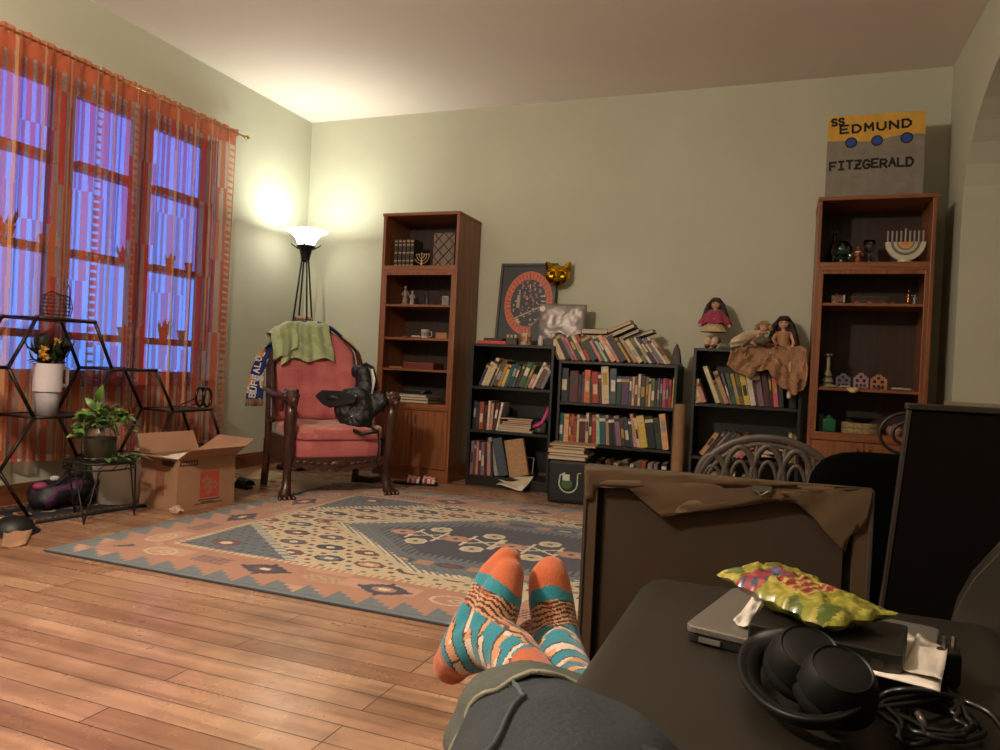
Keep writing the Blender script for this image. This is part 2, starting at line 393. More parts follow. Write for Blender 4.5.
def curtain(y0, y1, label, seed, nz=150):
    ny = int((y1-y0)/.0045); rr = random.Random(seed); ph = [rr.uniform(0, 6.3) for _ in range(4)]
    zb = .215; mb = MB(); ztop = ROD_Z+.022
    def fn(i, j):
        u = i; v = j; y = y0+(y1-y0)*u; z = zb+(ztop-zb)*v; d = 1-v
        amp = .011+.012*min(1, d*1.5)
        s = (math.sin(y*43+ph[0]+.6*d)+.55*math.sin(y*77+ph[1]+d)+.4*math.sin(y*21+ph[2]+1.5*d))
        x = .078+amp*s*.8
        if v > .985: x = .078+.006*math.sin(y*150+ph[3])
        y += .008*math.sin(y*43+ph[0]+1.3)*d + .006*math.sin(z*3+ph[3])*d
        z += (.004*math.sin(y*60) if v > .99 else 0)+(.006*math.sin(y*15+ph[1]) if v < .01 else 0)
        return (x, y, z)
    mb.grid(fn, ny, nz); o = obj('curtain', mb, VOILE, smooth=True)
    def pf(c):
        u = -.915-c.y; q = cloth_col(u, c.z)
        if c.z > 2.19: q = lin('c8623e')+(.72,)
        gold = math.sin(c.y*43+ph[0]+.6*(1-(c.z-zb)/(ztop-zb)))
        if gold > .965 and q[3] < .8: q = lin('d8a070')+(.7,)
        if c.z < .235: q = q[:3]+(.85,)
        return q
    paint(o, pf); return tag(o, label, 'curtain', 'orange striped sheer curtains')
curtain(-1.975, -.915, 'sheer orange striped curtain panel nearest the corner, hanging to the right of the window split', 1)
curtain(-3.15, -1.985, 'sheer orange striped curtain panel behind the hexagonal plant stand at the left', 2)
BRASS = mat('a8894e', rough=.3, metal=1, var=.05)
rod = thing('curtain_rod', 'thin brass curtain rod with a ball finial above the striped curtains', 'curtain rod', (0, -2, ROD_Z))
obj('rod', MB().tube([(.078, -1.2, 0), (.078, 1.145, 0)], .006, 10), BRASS, rod, smooth=True)
for y in (-1.2, 1.09): obj('bracket', MB().box(0, .004, y-.012, y+.012, -.03, .03).tube([(0, y, .0), (.05, y, -.012), (.078, y, -.008)], .005, 8), BRASS, rod, smooth=35)
prof = [(0.0, 0), (.008, .002), (.010, .008), (.006, .012), (.013, .02), (.017, .03), (.013, .04), (.005, .046), (0, .05)]
obj('finial', MB().lathe(prof, (.078, 1.145, 0), 14, Matrix.Rotation(-PI/2, 3, 'X')), BRASS, rod, smooth=True)
# little pots and figures on the rails
TERRA = mat('8e4f36', rough=.7); GREENL = mat('3f6a35', rough=.5, var=.3)
pots = [(-1.0+.0, 0, 0)]
def sill_pot(y, z, r, h, plant, label, m=TERRA):
    t = thing('flower_pot', label, 'flower pot', (-.055, y, z), 0, 'little flower pots on the window rails')
    obj('pot', MB().lathe([(r*.65, 0), (r, h*.85), (r*1.08, h*.85), (r*1.08, h), (r*.9, h), (r*.8, h*.7)], (0, 0, 0), 14), m, t, smooth=40)
    if plant:
        mb = MB(); q = random.Random(int(y*1000))
        for i in range(9):
            a = i*2.4; e = q.uniform(.5, 1)*r*1.9; mb.leaf((0, 0, h*.75), (e*math.cos(a), e*math.sin(a), h+q.uniform(.5, 1.6)*r*1.6), r*.75, (math.cos(a), math.sin(a), .3))
        obj('foliage', mb, GREENL, t, smooth=True)
R1, R2 = 1.321, .876
for (u, zz, r, h, p, l) in ((168, R1, .026, .035, 1, 'tiny round pot with a plant on the middle window rail, left of its square mate'),
        (187, R1, .024, .052, 0, 'small square-shouldered pot on the middle window rail nearest the corner'),
        (120, R1, .024, .03, 1, 'tiny purple-toned pot on the middle rail of the second window'),
        (135, R1, .02, .028, 1, 'tiny pot with pale green sprig on the middle rail beside the purple-toned one'),
        (4, R1, .034, .06, 1, 'leafy green pot on the middle window rail at the left picture edge'),
        (41, R1, .022, .05, 0, 'narrow pot on the middle rail of the leftmost window'),
        (54, R1, .026, .03, 1, 'small green plant on the middle rail beside the first window post'),
        (124, R2, .03, .05, 0, 'round brown pot on the lower rail of the second window'),
        (139, R2, .025, .045, 1, 'small pot with leaves on the lower rail beside the window post'),
        (165, R2, .032, .055, 1, 'bushy pot on the lower window rail right of the second post'),
        (183, R2, .028, .06, 0, 'plain tapered pot on the lower rail, right of the bushy one'),
        (203, R2, .022, .06, 1, 'small pot with a tall sprig on the lower rail nearest the corner')):
    y = px(u, 300, 'x', -.055).y
    sill_pot(y, zz-.001, r, h, p, l, mat('5a3a70') if 'purple' in l else TERRA)
# ------------------------------------------------------------------ the big patterned rug
RX0, RX1, RY0, RY1 = .93, 4.02, -2.85, -.80
def rug_pattern(u, v):
    "u 0..3.09 along the room, v 0..2.05 from the near edge"
    L, Wd = RX1-RX0, RY1-RY0
    S = dict(slate='626c74', navy='38384a', salmon='a87a64', pink='b88e78', cream='c0b090', sand='a89878', wine='6a3a40', blue='505c68', white='d0c4a8', rust='905c48')
    e = min(u, L-u, v, Wd-v); along = v if min(u, L-u) < min(v, Wd-v) else u
    if e < .022: return S['slate']
    def octa(du, dv, rx, ry):
        a = abs(du)/rx; b = abs(dv)/ry; return max(a, b, (a+b)*.72)
    # zigzag guard
    st = .125; q = along/st % 1; tri = 1-round(q*4)/4
    if e < .034+.085*tri: return S['slate'] if e > .028 else S['blue']
    # salmon border with motifs
    bw = .34
    if e < bw-.03:
        sp = .25; idx = int(along/sp); d = (along/sp % 1-.5)*sp; de = e-.205
        k = idx % 5
        if k == 0 or k == 3:
            o = octa(d, de, .085, .05)
            if o < .28: return S['white']
            if o < .55: return S['wine'] if k else S['salmon']
            if o < 1: return S['navy']
            if octa(d, de, .11, .018) < 1 or octa(d, de, .018, .075) < 1: return S['navy']
        elif k == 1:
            r_ = math.hypot(d/.075, de/.05)
            if .8 < r_ < 1.0 or .35 < math.hypot((d-.02)/.05, de/.03) < .55: return S['cream']
        elif k == 2:
            if abs(de) < .045 and ((d-de*.6)/.022 % 1) < .45 and abs(d) < .08: return S['navy']
        else:
            if math.hypot(d/.08, de/.045) < 1 and (int(d/.016)+int(de/.012)) % 2 == 0: return S['sand']
        return S['salmon'] if (int(along/.5) % 2) else S['pink'] if (int(e/.09)+int(along/.3)) % 3 == 0 else S['salmon']
    if e < bw: return S['cream'] if (along/.03 % 1) < .6 else S['salmon']
    # field
    fu, fv = u-L/2, v-Wd/2; a, b = abs(fu), abs(fv); hu, hv = L/2-bw, Wd/2-bw
    # slate spandrel triangles in the corners, serrated edge
    cut = (hu-a)/.56+(hv-b)/.46
    if cut < .93:
        if octa((a-hu+.15), (b-hv+.10), .07, .05) < 1: return S['wine'] if octa((a-hu+.15), (b-hv+.10), .03, .02) > 1 else S['white']
        if ((a-b*.4)/.05 % 1) < .3 and (b/.05 % 1) < .4: return S['navy']
        return S['slate'] if ((a+b*2)/.035 % 1) < .6 else S['blue']
    if cut < 1.04: return S['white'] if ((a-b)/.034 % 1) < .45 else S['slate']
    # serrated hexagonal medallion
    med = max(b/.60, (a+b*1.25)/.95)
    ser = .035*abs(((a-b)/.05 % 1)-.5)*2
    inn = max(b/.34, (a+b*1.05)/.68)
    if inn < .90:
        for k in range(-4, 5):
            d = fu-k*.135; rx = .066 if k % 2 == 0 else .050
            for off in ((0,) if k % 2 == 0 else (.135, -.135)):
                o = octa(d, fv-off, rx, .052)
                if o < 1:
                    if o > .76: return S['white'] if k % 2 else S['salmon']
                    if o < .25: return S['navy']
                    return S['pink'] if k % 2 == 0 else S['cream']
        if b < .10 and (abs(fu/.135+.5) % 1 < .12 or abs(abs(fv)-abs(((fu/.135+.5) % 1)-.5)*.1) < .008): return S['white']
        return S['navy']
    if inn < 1.0+ser: return S['slate'] if (a/.03 % 1) < .5 else S['navy']
    if med < .90+ser-.02:
        d = ((fu+3.07)/.22 % 1-.5)*.22; k = int((fu+3.07)/.22)
        for d_, y in ((d, .43), (d, .30)):
            if y == .30 and a < .34: continue
            o = octa(d_, b-y, .06, .033)
            if o < 1: return [S['pink'], S['wine'], S['sand'], S['rust']][k % 4] if o < .6 else S['navy']
        if b > .36 and abs(d) > .075 and abs(b-.43) < .03: return S['salmon']
        if ((fu-b)/.04 % 1) < .2: return S['blue']
        return S['slate']
    if med < .95: return S['white'] if ((a+b)/.03 % 1) < .55 else S['slate']
    if med < 1.0: return S['cream']
    # cream ground scattered with little octagons
    o = octa(a-.93, b, .115, .065)
    if o < 1: return S['white'] if o > .85 else S['navy'] if o > .72 else S['salmon'] if o > .45 else S['wine']
    gu, gv = .185, .15; row = int((fv+5)/gv); du = (((fu+5+(.5*gu if row % 2 else 0))/gu) % 1-.5)*gu; dv = (((fv+5)/gv) % 1-.5)*gv
    kk = int((fu+5+(.5*gu if row % 2 else 0))/gu)
    o = octa(du, dv, .064, .040)
    if o < 1:
        if o < .33: return S['white']
        c_ = ['wine', 'slate', 'pink', 'wine', 'blue', 'navy'][(kk*7+row*5) % 6]
        return S[c_] if o < .72 else S['navy'] if (kk+row) % 2 else S['wine']
    if abs(du) > gu*.44 and abs(dv) < .012: return S['wine']
    if abs(abs(du)-.06) < .012 and abs(abs(dv)-.055) < .010: return S['slate'] if kk % 2 else S['wine']
    return S['cream']
nu, nv = 400, 266
mb = MB(); mb.grid(lambda a, b_: (a*(RX1-RX0), b_*(RY1-RY0), .009+.0008*math.sin(a*40)*math.sin(b_*31)), nu, nv)
rug = thing('rug', 'large patterned rug in salmon, slate and cream on the wooden floor', 'rug', (RX0, RY0, 0))
o = obj('pile', mb, vcol('woven_wool', rough=.95, scale=260, bump=.5, sheen=.2), rug, smooth=True); _c = {}
def _rp(c):
    k = rug_pattern(c.x, c.y)
    if k not in _c: _c[k] = lin(k)
    return _c[k]
paint(o, _rp)
mb = MB(); L_, D_ = RX1-RX0, RY1-RY0
mb.tube([(0, 0, .005), (L_, 0, .005), (L_, D_, .005), (0, D_, .005)], .0040, 6, closed=True); mb.box(0, L_, 0, D_, .0005, .005)
obj('bound_edge', mb, mat('3a3c42', rough=.9), rug)
# ------------------------------------------------------------------ carved armchair and what lies on it
DW = wood('2a1510', '4a281c', 'z', rough=.32, name='dark_carved_wood', coat=.3); DWY = wood('2a1510', '4a281c', 'y', rough=.32, name='dark_carved_wood', coat=.3)
RED = vcol('worn_red_plush', rough=.85, scale=120, bump=.5, sheen=.3)
ch = thing('armchair', 'carved wooden armchair with worn red plush, claw feet and lion-head arms', 'armchair', (1.18, -1.22, 0), math.atan2(.789, .615))
def plush(c):
    k = .5+.5*noise.noise(Vector(c)*14); st = .06*math.sin(c.x*230)
    a = lin('9a424a'); b_ = lin('bc6a66'); k = max(0, min(1, k+st)); return tuple(a[i]*(1-k)+b_[i]*k for i in range(3))
for s in (-1, 1):
    x = .30*s
    mb = MB()   # carved cabriole front post, foot to arm
    P = [(x*1.03, -.01, .0), (x*1.03, -.012, .035), (x*1.0, .0, .075), (x*.985, .01, .16), (x*.99, 0, .24), (x*1.0, -.01, .30), (x*1.0, -.005, .36), (x*1.0, -.02, .42), (x*1.0, -.035, .49), (x*1.0, -.02, .55)]
    rr = [.030, .036, .026, .023, .030, .034, .027, .036, .034, .026]
    mb.tube(P, rr, 14)
    for k in range(4): mb.tube([(x*1.03+(k-1.5)*.022, -.035, .026), (x*1.03+(k-1.5)*.026, -.062, .018), (x*1.03+(k-1.5)*.026, -.066, .0)], [.012, .012, .006], 8)
    obj('front_leg', mb, DW, ch, smooth=True)
    mb = MB().tube([(x*.98, .47, .30), (x*.98, .49, .16), (x*.98, .53, .0)], [.026, .024, .022], 4)
    obj('rear_leg', mb, DW, ch, smooth=40)
    mb = MB()   # arm rail, lion head at its end
    mb.tube([(x*1.0, .52, .60), (x*1.02, .35, .585), (x*1.03, .18, .575), (x*1.02, .02, .575)], [(.018, .03), (.020, .036), (.022, .038), (.024, .034)], 12, up=(0, 0, 1))
    arm = obj('arm_rail', mb, DWY, ch, smooth=True)
    mb = MB()
    mb.ell((x*1.01, -.03, .575), (.040, .045, .048), 12, 8).ell((x*1.01, -.075, .556), (.024, .028, .022), 10, 6).ell((x*1.01, -.072, .535), (.020, .022, .012), 10, 6)
    for q in (-1, 1):
        mb.ell((x*1.01+q*.018, -.064, .585), (.011, .010, .008), 8, 6).ell((x*1.01+q*.034, -.025, .610), (.012, .008, .014), 8, 6)
        for k in range(5): mb.ell((x*1.01+q*.038, -.03+.012*k, .585-.020*k), (.012, .018, .014), 8, 6)
    mb.ell((x*1.01, -.098, .562), (.010, .006, .007), 8, 6)
    remeshed('lion_head', mb, DW, .004, arm, 2)
    mb = MB().box(x*.93-.008, x*.93+.008, .03, .47, .33, .56) ; mb2 = MB()
    mb2.box(x*.95-.011, x*.95+.011, .01, .49, .19, .34)
    obj('side_panel', mb2, DWY, ch, bevel=.004)
    for k in range(4): pass
    obj('rear_post', MB().tube([(x*.98, .47, .28), (x*.98, .50, .60), (x*.93, .60, .82)], [(.022, .026), (.02, .024), (.016, .02)], 4), DW, ch, smooth=40)
# carved apron and seat rail
poly = [(-.28, .235)]+[(-.28+.56*i/28, .185-.030*abs(math.sin(PI*i/28))-.008*math.sin(i*1.6)) for i in range(29)]+[(.28, .235)]
mb = MB().prism(poly, -.012, .012)
for i in range(13):
    xx = -.24+.04*i; mb.ell((xx, -.014, .205-.012*math.cos((i-6)*.4)), (.017, .007, .010), 8, 5)
mb.ell((0, -.016, .198), (.05, .010, .022), 12, 6)
obj('carved_apron', mb, DW, ch, smooth=40)
obj('rear_rail', MB().box(-.28, .28, .46, .49, .2, .3), DWY, ch, bevel=.004)
o = obj('seat', MB().cushion(-.272, .272, -.015, .49, .225, .335, .22, 56, 24), RED, ch, smooth=True); paint(o, plush)
def seat_fn():
    mb = MB(); mb.cushion(-.270, .272, -.025, .46, .325, .415, .28, 72, 28)
    mb.v = [(x, y, z+(.006*math.sin(x*22+y*9)+.004*math.sin(y*31)) if z > .35 else z) for x, y, z in mb.v]; return mb
o = obj('seat_cushion', seat_fn(), RED, ch, smooth=True)
def worn(c):
    q = plush(c)
    if c.z > .385 or (c.y < .01 and noise.noise(Vector(c)*22) > .25):
        k = .45+.35*noise.noise(Vector(c)*9); w = lin('c98a72'); return tuple(q[i]*(1-k)+w[i]*k for i in range(3))
    if abs(c.z-.375) < .006 and c.y < .02 and -.02 < c.x < .06 and noise.noise(Vector(c)*60) > 0: return lin('2a1010')
    return q
paint(o, worn)
# curved, arched back: upholstered front and wooden shell
def back_pt(u, v, off=0):
    "u -1..1 across, v 0..1 up"
    wv = .275-.03*v; wv = wv if v < .72 else wv*math.cos((v-.72)/.28*PI/2*.62)
    x = u*wv; y = .50+.15*v - .15*abs(u)**2.4*(1-.3*v)*.5; z = .40+.60*v-(.05*abs(u)**3 if v > .7 else 0)*(v-.7)/.3
    return Vector((x, y+off, z))
mb = MB(); nu, nv = 26, 24
f = lambda a, b_: back_pt(a*2-1, b_, -.045*((1-abs(a*2-1)**6)**.5)*((1-abs(b_*2-1)**8)**.5))
g = lambda a, b_: back_pt(a*2-1, b_, .01)
mb.grid(f, nu, nv); mb.grid(g, nu, nv)
w_ = nu+1; off = w_*(nv+1)
bd = list(range(0, w_))+[j*w_+nu for j in range(1, nv+1)]+[nv*w_+i for i in range(nu-1, -1, -1)]+[j*w_ for j in range(nv-1, 0, -1)]
for i in range(len(bd)): a, b_ = bd[i], bd[(i+1) % len(bd)]; mb.f.append((a, b_, b_+off, a+off))
o = obj('backrest', mb, RED, ch, smooth=50); paint(o, plush)
mb = MB(); nn = 40; path = []
for i in range(nn+1):
    t = i/nn
    if t < .36: p = back_pt(-1.06, t/.36*.97, .01)
    elif t < .64: p = back_pt(-1.06+2.12*(t-.36)/.28, 1.0, .01)+Vector((0, 0, .012))
    else: p = back_pt(1.06, (1-t)/.36*.97, .01)
    path.append(p)
mb.tube(path, [(.024, .02)]*(nn+1), 10, up=(0, 1, 0))
obj('back_frame', mb, DW, ch, smooth=True)
for s in (-1, 1):   # wooden wings between back and arms
    mb = MB(); q = []
    for v in (0.05, .25, .45, .65, .8): q.append((back_pt(1.05*s, v, 0), back_pt(1.05*s, v, -.12*(1-v*.9))+Vector((.02*s, 0, 0))))
    vs = []; fs = []
    for a, b_ in q:
        for d in (-.007, .007): vs += [a+Vector((d, 0, 0)), b_+Vector((d, 0, 0))]
    for i in range(len(q)-1):
        k = i*4; fs += [(k, k+1, k+5, k+4), (k+2, k+6, k+7, k+3), (k, k+4, k+6, k+2), (k+1, k+3, k+7, k+5)]
    fs += [(0, 2, 3, 1), (len(vs)-4, len(vs)-3, len(vs)-1, len(vs)-2)]
    obj('back_wing', MB().add(vs, fs), DW, ch, smooth=30)
chM = Matrix.Translation((1.18, -1.22, 0)) @ Matrix.Rotation(math.atan2(.789, .615), 4, 'Z')
# cloths draped over the back (in chair space, as things of their own)
def drape(name, label, cat, x0, x1, front, back, colf, m, flare=0, fold=.006, nu=44, nv=60, lift=.012, ragged=.01, seed=0):
    rr = random.Random(seed); ph = [rr.uniform(0, 6) for _ in range(6)]
    def fn(a, b_):
        u = x0+(x1-x0)*a; s = -front+(front+back)*b_        # arc length over the top, negative in front
        uu = max(-1.15, min(1.15, u/.24))
        top = back_pt(max(-1, min(1, uu)), 1.0)+Vector((0, 0, .016)); top.x = u
        if abs(uu) > 1: top.z -= (abs(uu)-1)*.25
        off = lift+fold*(math.sin(u*60+ph[0]+s*6)+.6*math.sin(u*105+ph[1]))*min(1, abs(s)*9)
        sg = .03
        if s < -sg:
            t = -s-sg; v = 1-t/.62; p = back_pt(max(-1, min(1, uu)), max(0, v)); y = p.y-.05-off; z = top.z-t*.97-.01; x = u
        elif s > sg:
            t = s-sg; y = top.y+.035+off+t*.1; z = top.z-t*.97-.01; x = u
        else:
            k = s/sg; y = top.y+(-.05-off)*(max(0, -k)) + (.035+off)*max(0, k); z = top.z-.01*k*k+lift*.6+.004*math.sin(u*70+ph[2]); x = u
        x += flare*(u-(x0+x1)/2)*abs(s)*2+.004*math.sin(s*30+ph[3])
        if b_ < .02 or b_ > .98: z += ragged*math.sin(u*40+ph[4])
        return chM @ Vector((x, y, z))
    o = obj(name, MB().grid(fn, nu, nv), m, smooth=True, solid=.006)
    paint(o, lambda c: colf(chM.inverted() @ c)); return tag(o, label, cat)
CLOTH = vcol('soft_knit', rough=.95, scale=180, bump=.6, sheen=.4)
GR = lin('9aa67a'); GR2 = lin('8c986c')
drape('towel', 'pale green fleece towel draped over the top of the armchair back', 'towel', -.20, .085, .255, .14, lambda c: GR if noise.noise(c*18) > 0 else GR2, CLOTH, flare=.5, fold=.010, lift=.026, ragged=.016, seed=4)
drape('towel', 'pale green fleece corner hanging lowest in front, bunched beside the green towel', 'towel', -.29, -.12, .19, .12, lambda c: GR2 if noise.noise(c*18) > 0 else GR, CLOTH, flare=-.3, fold=.008, lift=.036, ragged=.02, seed=9)
BL, GO, WH = lin('1c2c66'), lin('c98a34'), lin('c8c8cc')
def scarf_col(c):
    n = noise.noise(Vector((c.x*16, c.y*10, c.z*12))); return GO if n > .30 else WH if n > .25 else BL
SC = vcol('printed_scarf', rough=.9, scale=200, bump=.4)
# the scarf lies along the top of the back and its left end hangs outside the arm
def pth(t): f_ = t*nn; i = min(nn-1, int(f_)); return path[i].lerp(path[i+1], f_-i)
pts = []
for i in range(50):
    t = i/49
    if t < .5:
        k = t/.5; p = pth(.74-.48*k); c0 = Vector((0, p.y, .72)); o_ = (p-c0).normalized(); p = p+o_*.030+Vector((0, .012, 0)); m_ = max(0, k-.75)/.25
        wdir = Vector((0, 1, 0)).lerp(Vector((1, .2, .3)), m_)
    else:
        k = (t-.5)/.5; a = pts[24][0] if len(pts) > 24 else p; p = a+Vector((-.045*math.sin(min(1, k*2.2)*PI/2)-.03*k, -.02*min(1, k*4), -.31*k)); wdir = Vector((1, .2, .3*max(0, 1-k*3)))
    pts.append((p, wdir.normalized(), .060-.012*min(1, max(0, t-.4)*5)))
def sfn(a, b_):
    f_ = a*49; i = min(48, int(f_)); k = f_-i; p = pts[i][0].lerp(pts[i+1][0], k); wd = pts[i][1].lerp(pts[i+1][1], k); hw = pts[i][2]
    q = p+wd*((b_-.5)*2*hw)+Vector((-.006*math.sin(b_*9+a*8)*(a > .5), 0, -.02*abs(b_-.5)**2*4*(a <= .5)))
    return chM @ q
sf = thing('scarf', 'blue and gold football scarf with white lettering and brown fringe hanging off the armchair', 'scarf', (0, 0, 0))
o = obj('knitted_band', MB().grid(sfn, 120, 16), SC, sf, smooth=True, solid=.004); paint(o, lambda c: scarf_col(chM.inverted() @ c))
mb = MB(); end = [Vector(sfn(1.0, j/15)) for j in range(16)]
for e_ in end: mb.tube([e_, e_+Vector((.003, 0, -.022)), e_+Vector((-.002, .003, -.045))], [.004, .0045, .003], 6)
obj('fringe', mb, mat('7a5a4a', rough=.95), sf, smooth=True)
mb = MB()
# white capitals reading up the hanging end
a0 = Vector(sfn(.66, .5)); a1 = Vector(sfn(.985, .5)); up_ = (a0-a1).normalized(); side = (Vector(sfn(.8, 0))-Vector(sfn(.8, 1))).normalized()
nrm = up_.cross(side).normalized()
if nrm.dot(CP-a0) < 0: nrm = -nrm
side = nrm.cross(up_).normalized()
# local x (text direction) = up, local z (letter height) = towards the left
ML = Matrix.Translation(a1+nrm*.010-side*-.005) @ Matrix((up_, -nrm, side*1)).transposed().to_4x4()
letters(mb, 'BUFFALO', ML, .036, .024, .014, .008)
obj('lettering', mb, mat('d8d8dc', rough=.9), sf)
# black bag slung on the right arm
BLK = mat('0b0b0d', rough=.55, var=.1, scale=60, bump=.4); BLKS = mat('101014', rough=.35)
def bp(u, v, y): return px(u, v, 'y', y)
bag = thing('bag', 'black backpack slumped on the right arm and seat of the red armchair', 'bag', (0, 0, 0))
mb = MB()
def lump(u, v, y, rx, rz, ry=.04): mb.ell(bp(u, v, y), (rx, ry, rz), 14, 10)
for a in ((345, 412, -1.14, .075, .07), (352, 421, -1.13, .09, .065), (342, 401, -1.15, .08, .045), (360, 410, -1.10, .08, .12), (363, 392, -1.05, .065, .12), (363, 378, -1.03, .055, .085), (364, 422, -1.08, .06, .07), (332, 397, -1.17, .06, .028), (378, 401, -1.05, .065, .065), (372, 408, -1.06, .06, .06), (357, 372, -1.02, .04, .045), (348, 430, -1.13, .07, .025), (354, 396, -1.12, .09, .06)): lump(*a)
bo = remeshed('body', mb, BLK, .006, bag, 30)
for v in bo.data.vertices:
    n_ = v.normal; q_ = v.co; v.co = q_+n_*(.010*noise.noise(q_*14)+.010*abs(noise.noise(Vector((q_.x*30, q_.y*12, q_.z*22))))-.004)
mb = MB(); mb.tube([bp(*q) for q in ((357, 368, -1.03), (366, 364, -1.04), (373, 368, -1.05), (376, 382, -1.05), (374, 396, -1.04))], [(.012, .004)]*5, 6)
mb.tube([bp(*q) for q in ((371, 428, -1.08), (378, 432, -1.12), (379, 446, -1.13), (377, 462, -1.13), (381, 478, -1.13))], [(.011, .003)]*5, 6)
mb.tube([bp(*q) for q in ((352, 430, -1.18), (362, 434, -1.18), (372, 432, -1.16), (379, 431, -1.14))], [(.012, .004)]*4, 6)
obj('strap', mb, BLKS, bag, smooth=True)
mb = MB(); mb.tube([bp(*q) for q in ((372, 369, -1.075), (374, 380, -1.08), (372, 394, -1.075))], [(.006, .002), (.010, .002), (.006, .002)], 6)
obj('reflective_piping', mb, mat('c8c8c0', rough=.5), bag, smooth=True)
fl = [(315, 396), (322, 390), (345, 391), (357, 396), (354, 403), (330, 408), (322, 404)]
mb = MB(); vs = [bp(u, v, -1.19) for u, v in fl]+[bp(u, v, -1.172) for u, v in fl]; k = len(fl)
mb.add(vs, [tuple(range(k)), tuple(range(2*k-1, k-1, -1))]+[(i, i+k, (i+1) % k+k, (i+1) % k) for i in range(k)]); obj('flap', mb, BLK, bag, bevel=.004)
mb = MB(); mb.tube([bp(345, 420, -1.20), bp(350, 417, -1.20), bp(354, 415, -1.195)], .0022, 5); mb.ell(bp(356, 396, -1.19), (.008, .006, .006), 8, 6)
obj('zip', mb, mat('a8a8a8', rough=.3, metal=1), bag, smooth=True)

# ------------------------------------------------------------------ torchiere floor lamp
IRON = mat('17171a', rough=.45, metal=.6)
lp = thing('floor_lamp', 'black torchiere floor lamp with a lit white glass bowl, in the corner behind the armchair', 'floor lamp', tuple(LAMP))
obj('base', MB().lathe([(.0, .03), (.13, .022), (.135, .010), (.135, 0)], (0, 0, 0), 32).lathe([(.02, .02), (.02, .05)], (0, 0, 0), 16), IRON, lp, smooth=40)
for k in range(4):
    a = PI/4+k*PI/2+.25; mb = MB(); c_, s_ = math.cos(a), math.sin(a)
    mb.tube([(.10*c_, .10*s_, .02), (.078*c_, .078*s_, .9), (.070*c_, .070*s_, 1.08), (.026*c_, .026*s_, 1.50)], .0065, 8)
    obj('pole', mb, IRON, lp, smooth=True)
mb = MB(); mb.lathe([(.078, 1.045), (.084, 1.05), (.084, 1.062), (.074, 1.066), (.0, 1.066)], (0, 0, 0), 24).lathe([(0, 1.045), (.078, 1.045)], (0, 0, 0), 24)
obj('tray', mb, IRON, lp, smooth=40)
mb = MB().lathe([(.018, 1.49), (.030, 1.50), (.034, 1.53), (.045, 1.575), (.066, 1.605), (.060, 1.612), (0, 1.612)], (0, 0, 0), 24)
for k in range(4):
    a = k*PI/2+.5; c_, s_ = math.cos(a), math.sin(a); mb.tube([(.05*c_, .05*s_, 1.585), (.075*c_, .075*s_, 1.598), (.098*c_, .098*s_, 1.612), (.105*c_, .105*s_, 1.622)], [.007, .006, .005, .003], 6)
obj('bowl_holder', mb, IRON, lp, smooth=40)
gm, nt, b = _new('lit_opal_glass'); b.inputs['Base Color'].default_value = (.9, .88, .8, 1); b.inputs['Roughness'].default_value = .3
b.inputs['Emission Color'].default_value = (1, .98, .86, 1); b.inputs['Emission Strength'].default_value = SHADE_EMIT
mb = MB().lathe([(.0, 1.612), (.050, 1.612), (.062, 1.625), (.075, 1.655), (.098, 1.685), (.135, 1.706), (.150, 1.712), (.1505, 1.716), (.146, 1.717), (.130, 1.711), (.094, 1.691), (.070, 1.66), (.056, 1.632), (.0, 1.622)], (0, 0, 0), 40)
obj('glass_bowl', mb, gm, lp, smooth=60)
mb = MB(); mb.ell((0, 0, 1.66), (.028, .028, .03), 12, 8); bm_, nt, b = _new('bulb_glow'); b.inputs['Emission Color'].default_value = (1, .9, .7, 1); b.inputs['Emission Strength'].default_value = 20
obj('bulb', mb, bm_, lp, smooth=True)
mb = MB().box(-.075, .075, -.03, .03, 0, .035); mb = MB()
mb.tube([(-.07, 0, .016), (-.04, .004, .022), (0, .006, .014), (.03, 0, .02), (.07, -.004, .012)], [.012, .015, .012, .016, .010], 8)
tag(obj('driftwood', mb, mat('a8846a', rough=.9, var=.3, scale=60), smooth=True, loc=(LAMP.x, LAMP.y, 1.068), rz=.25), 'pale rough piece of wood lying on the small tray of the floor lamp', 'driftwood')

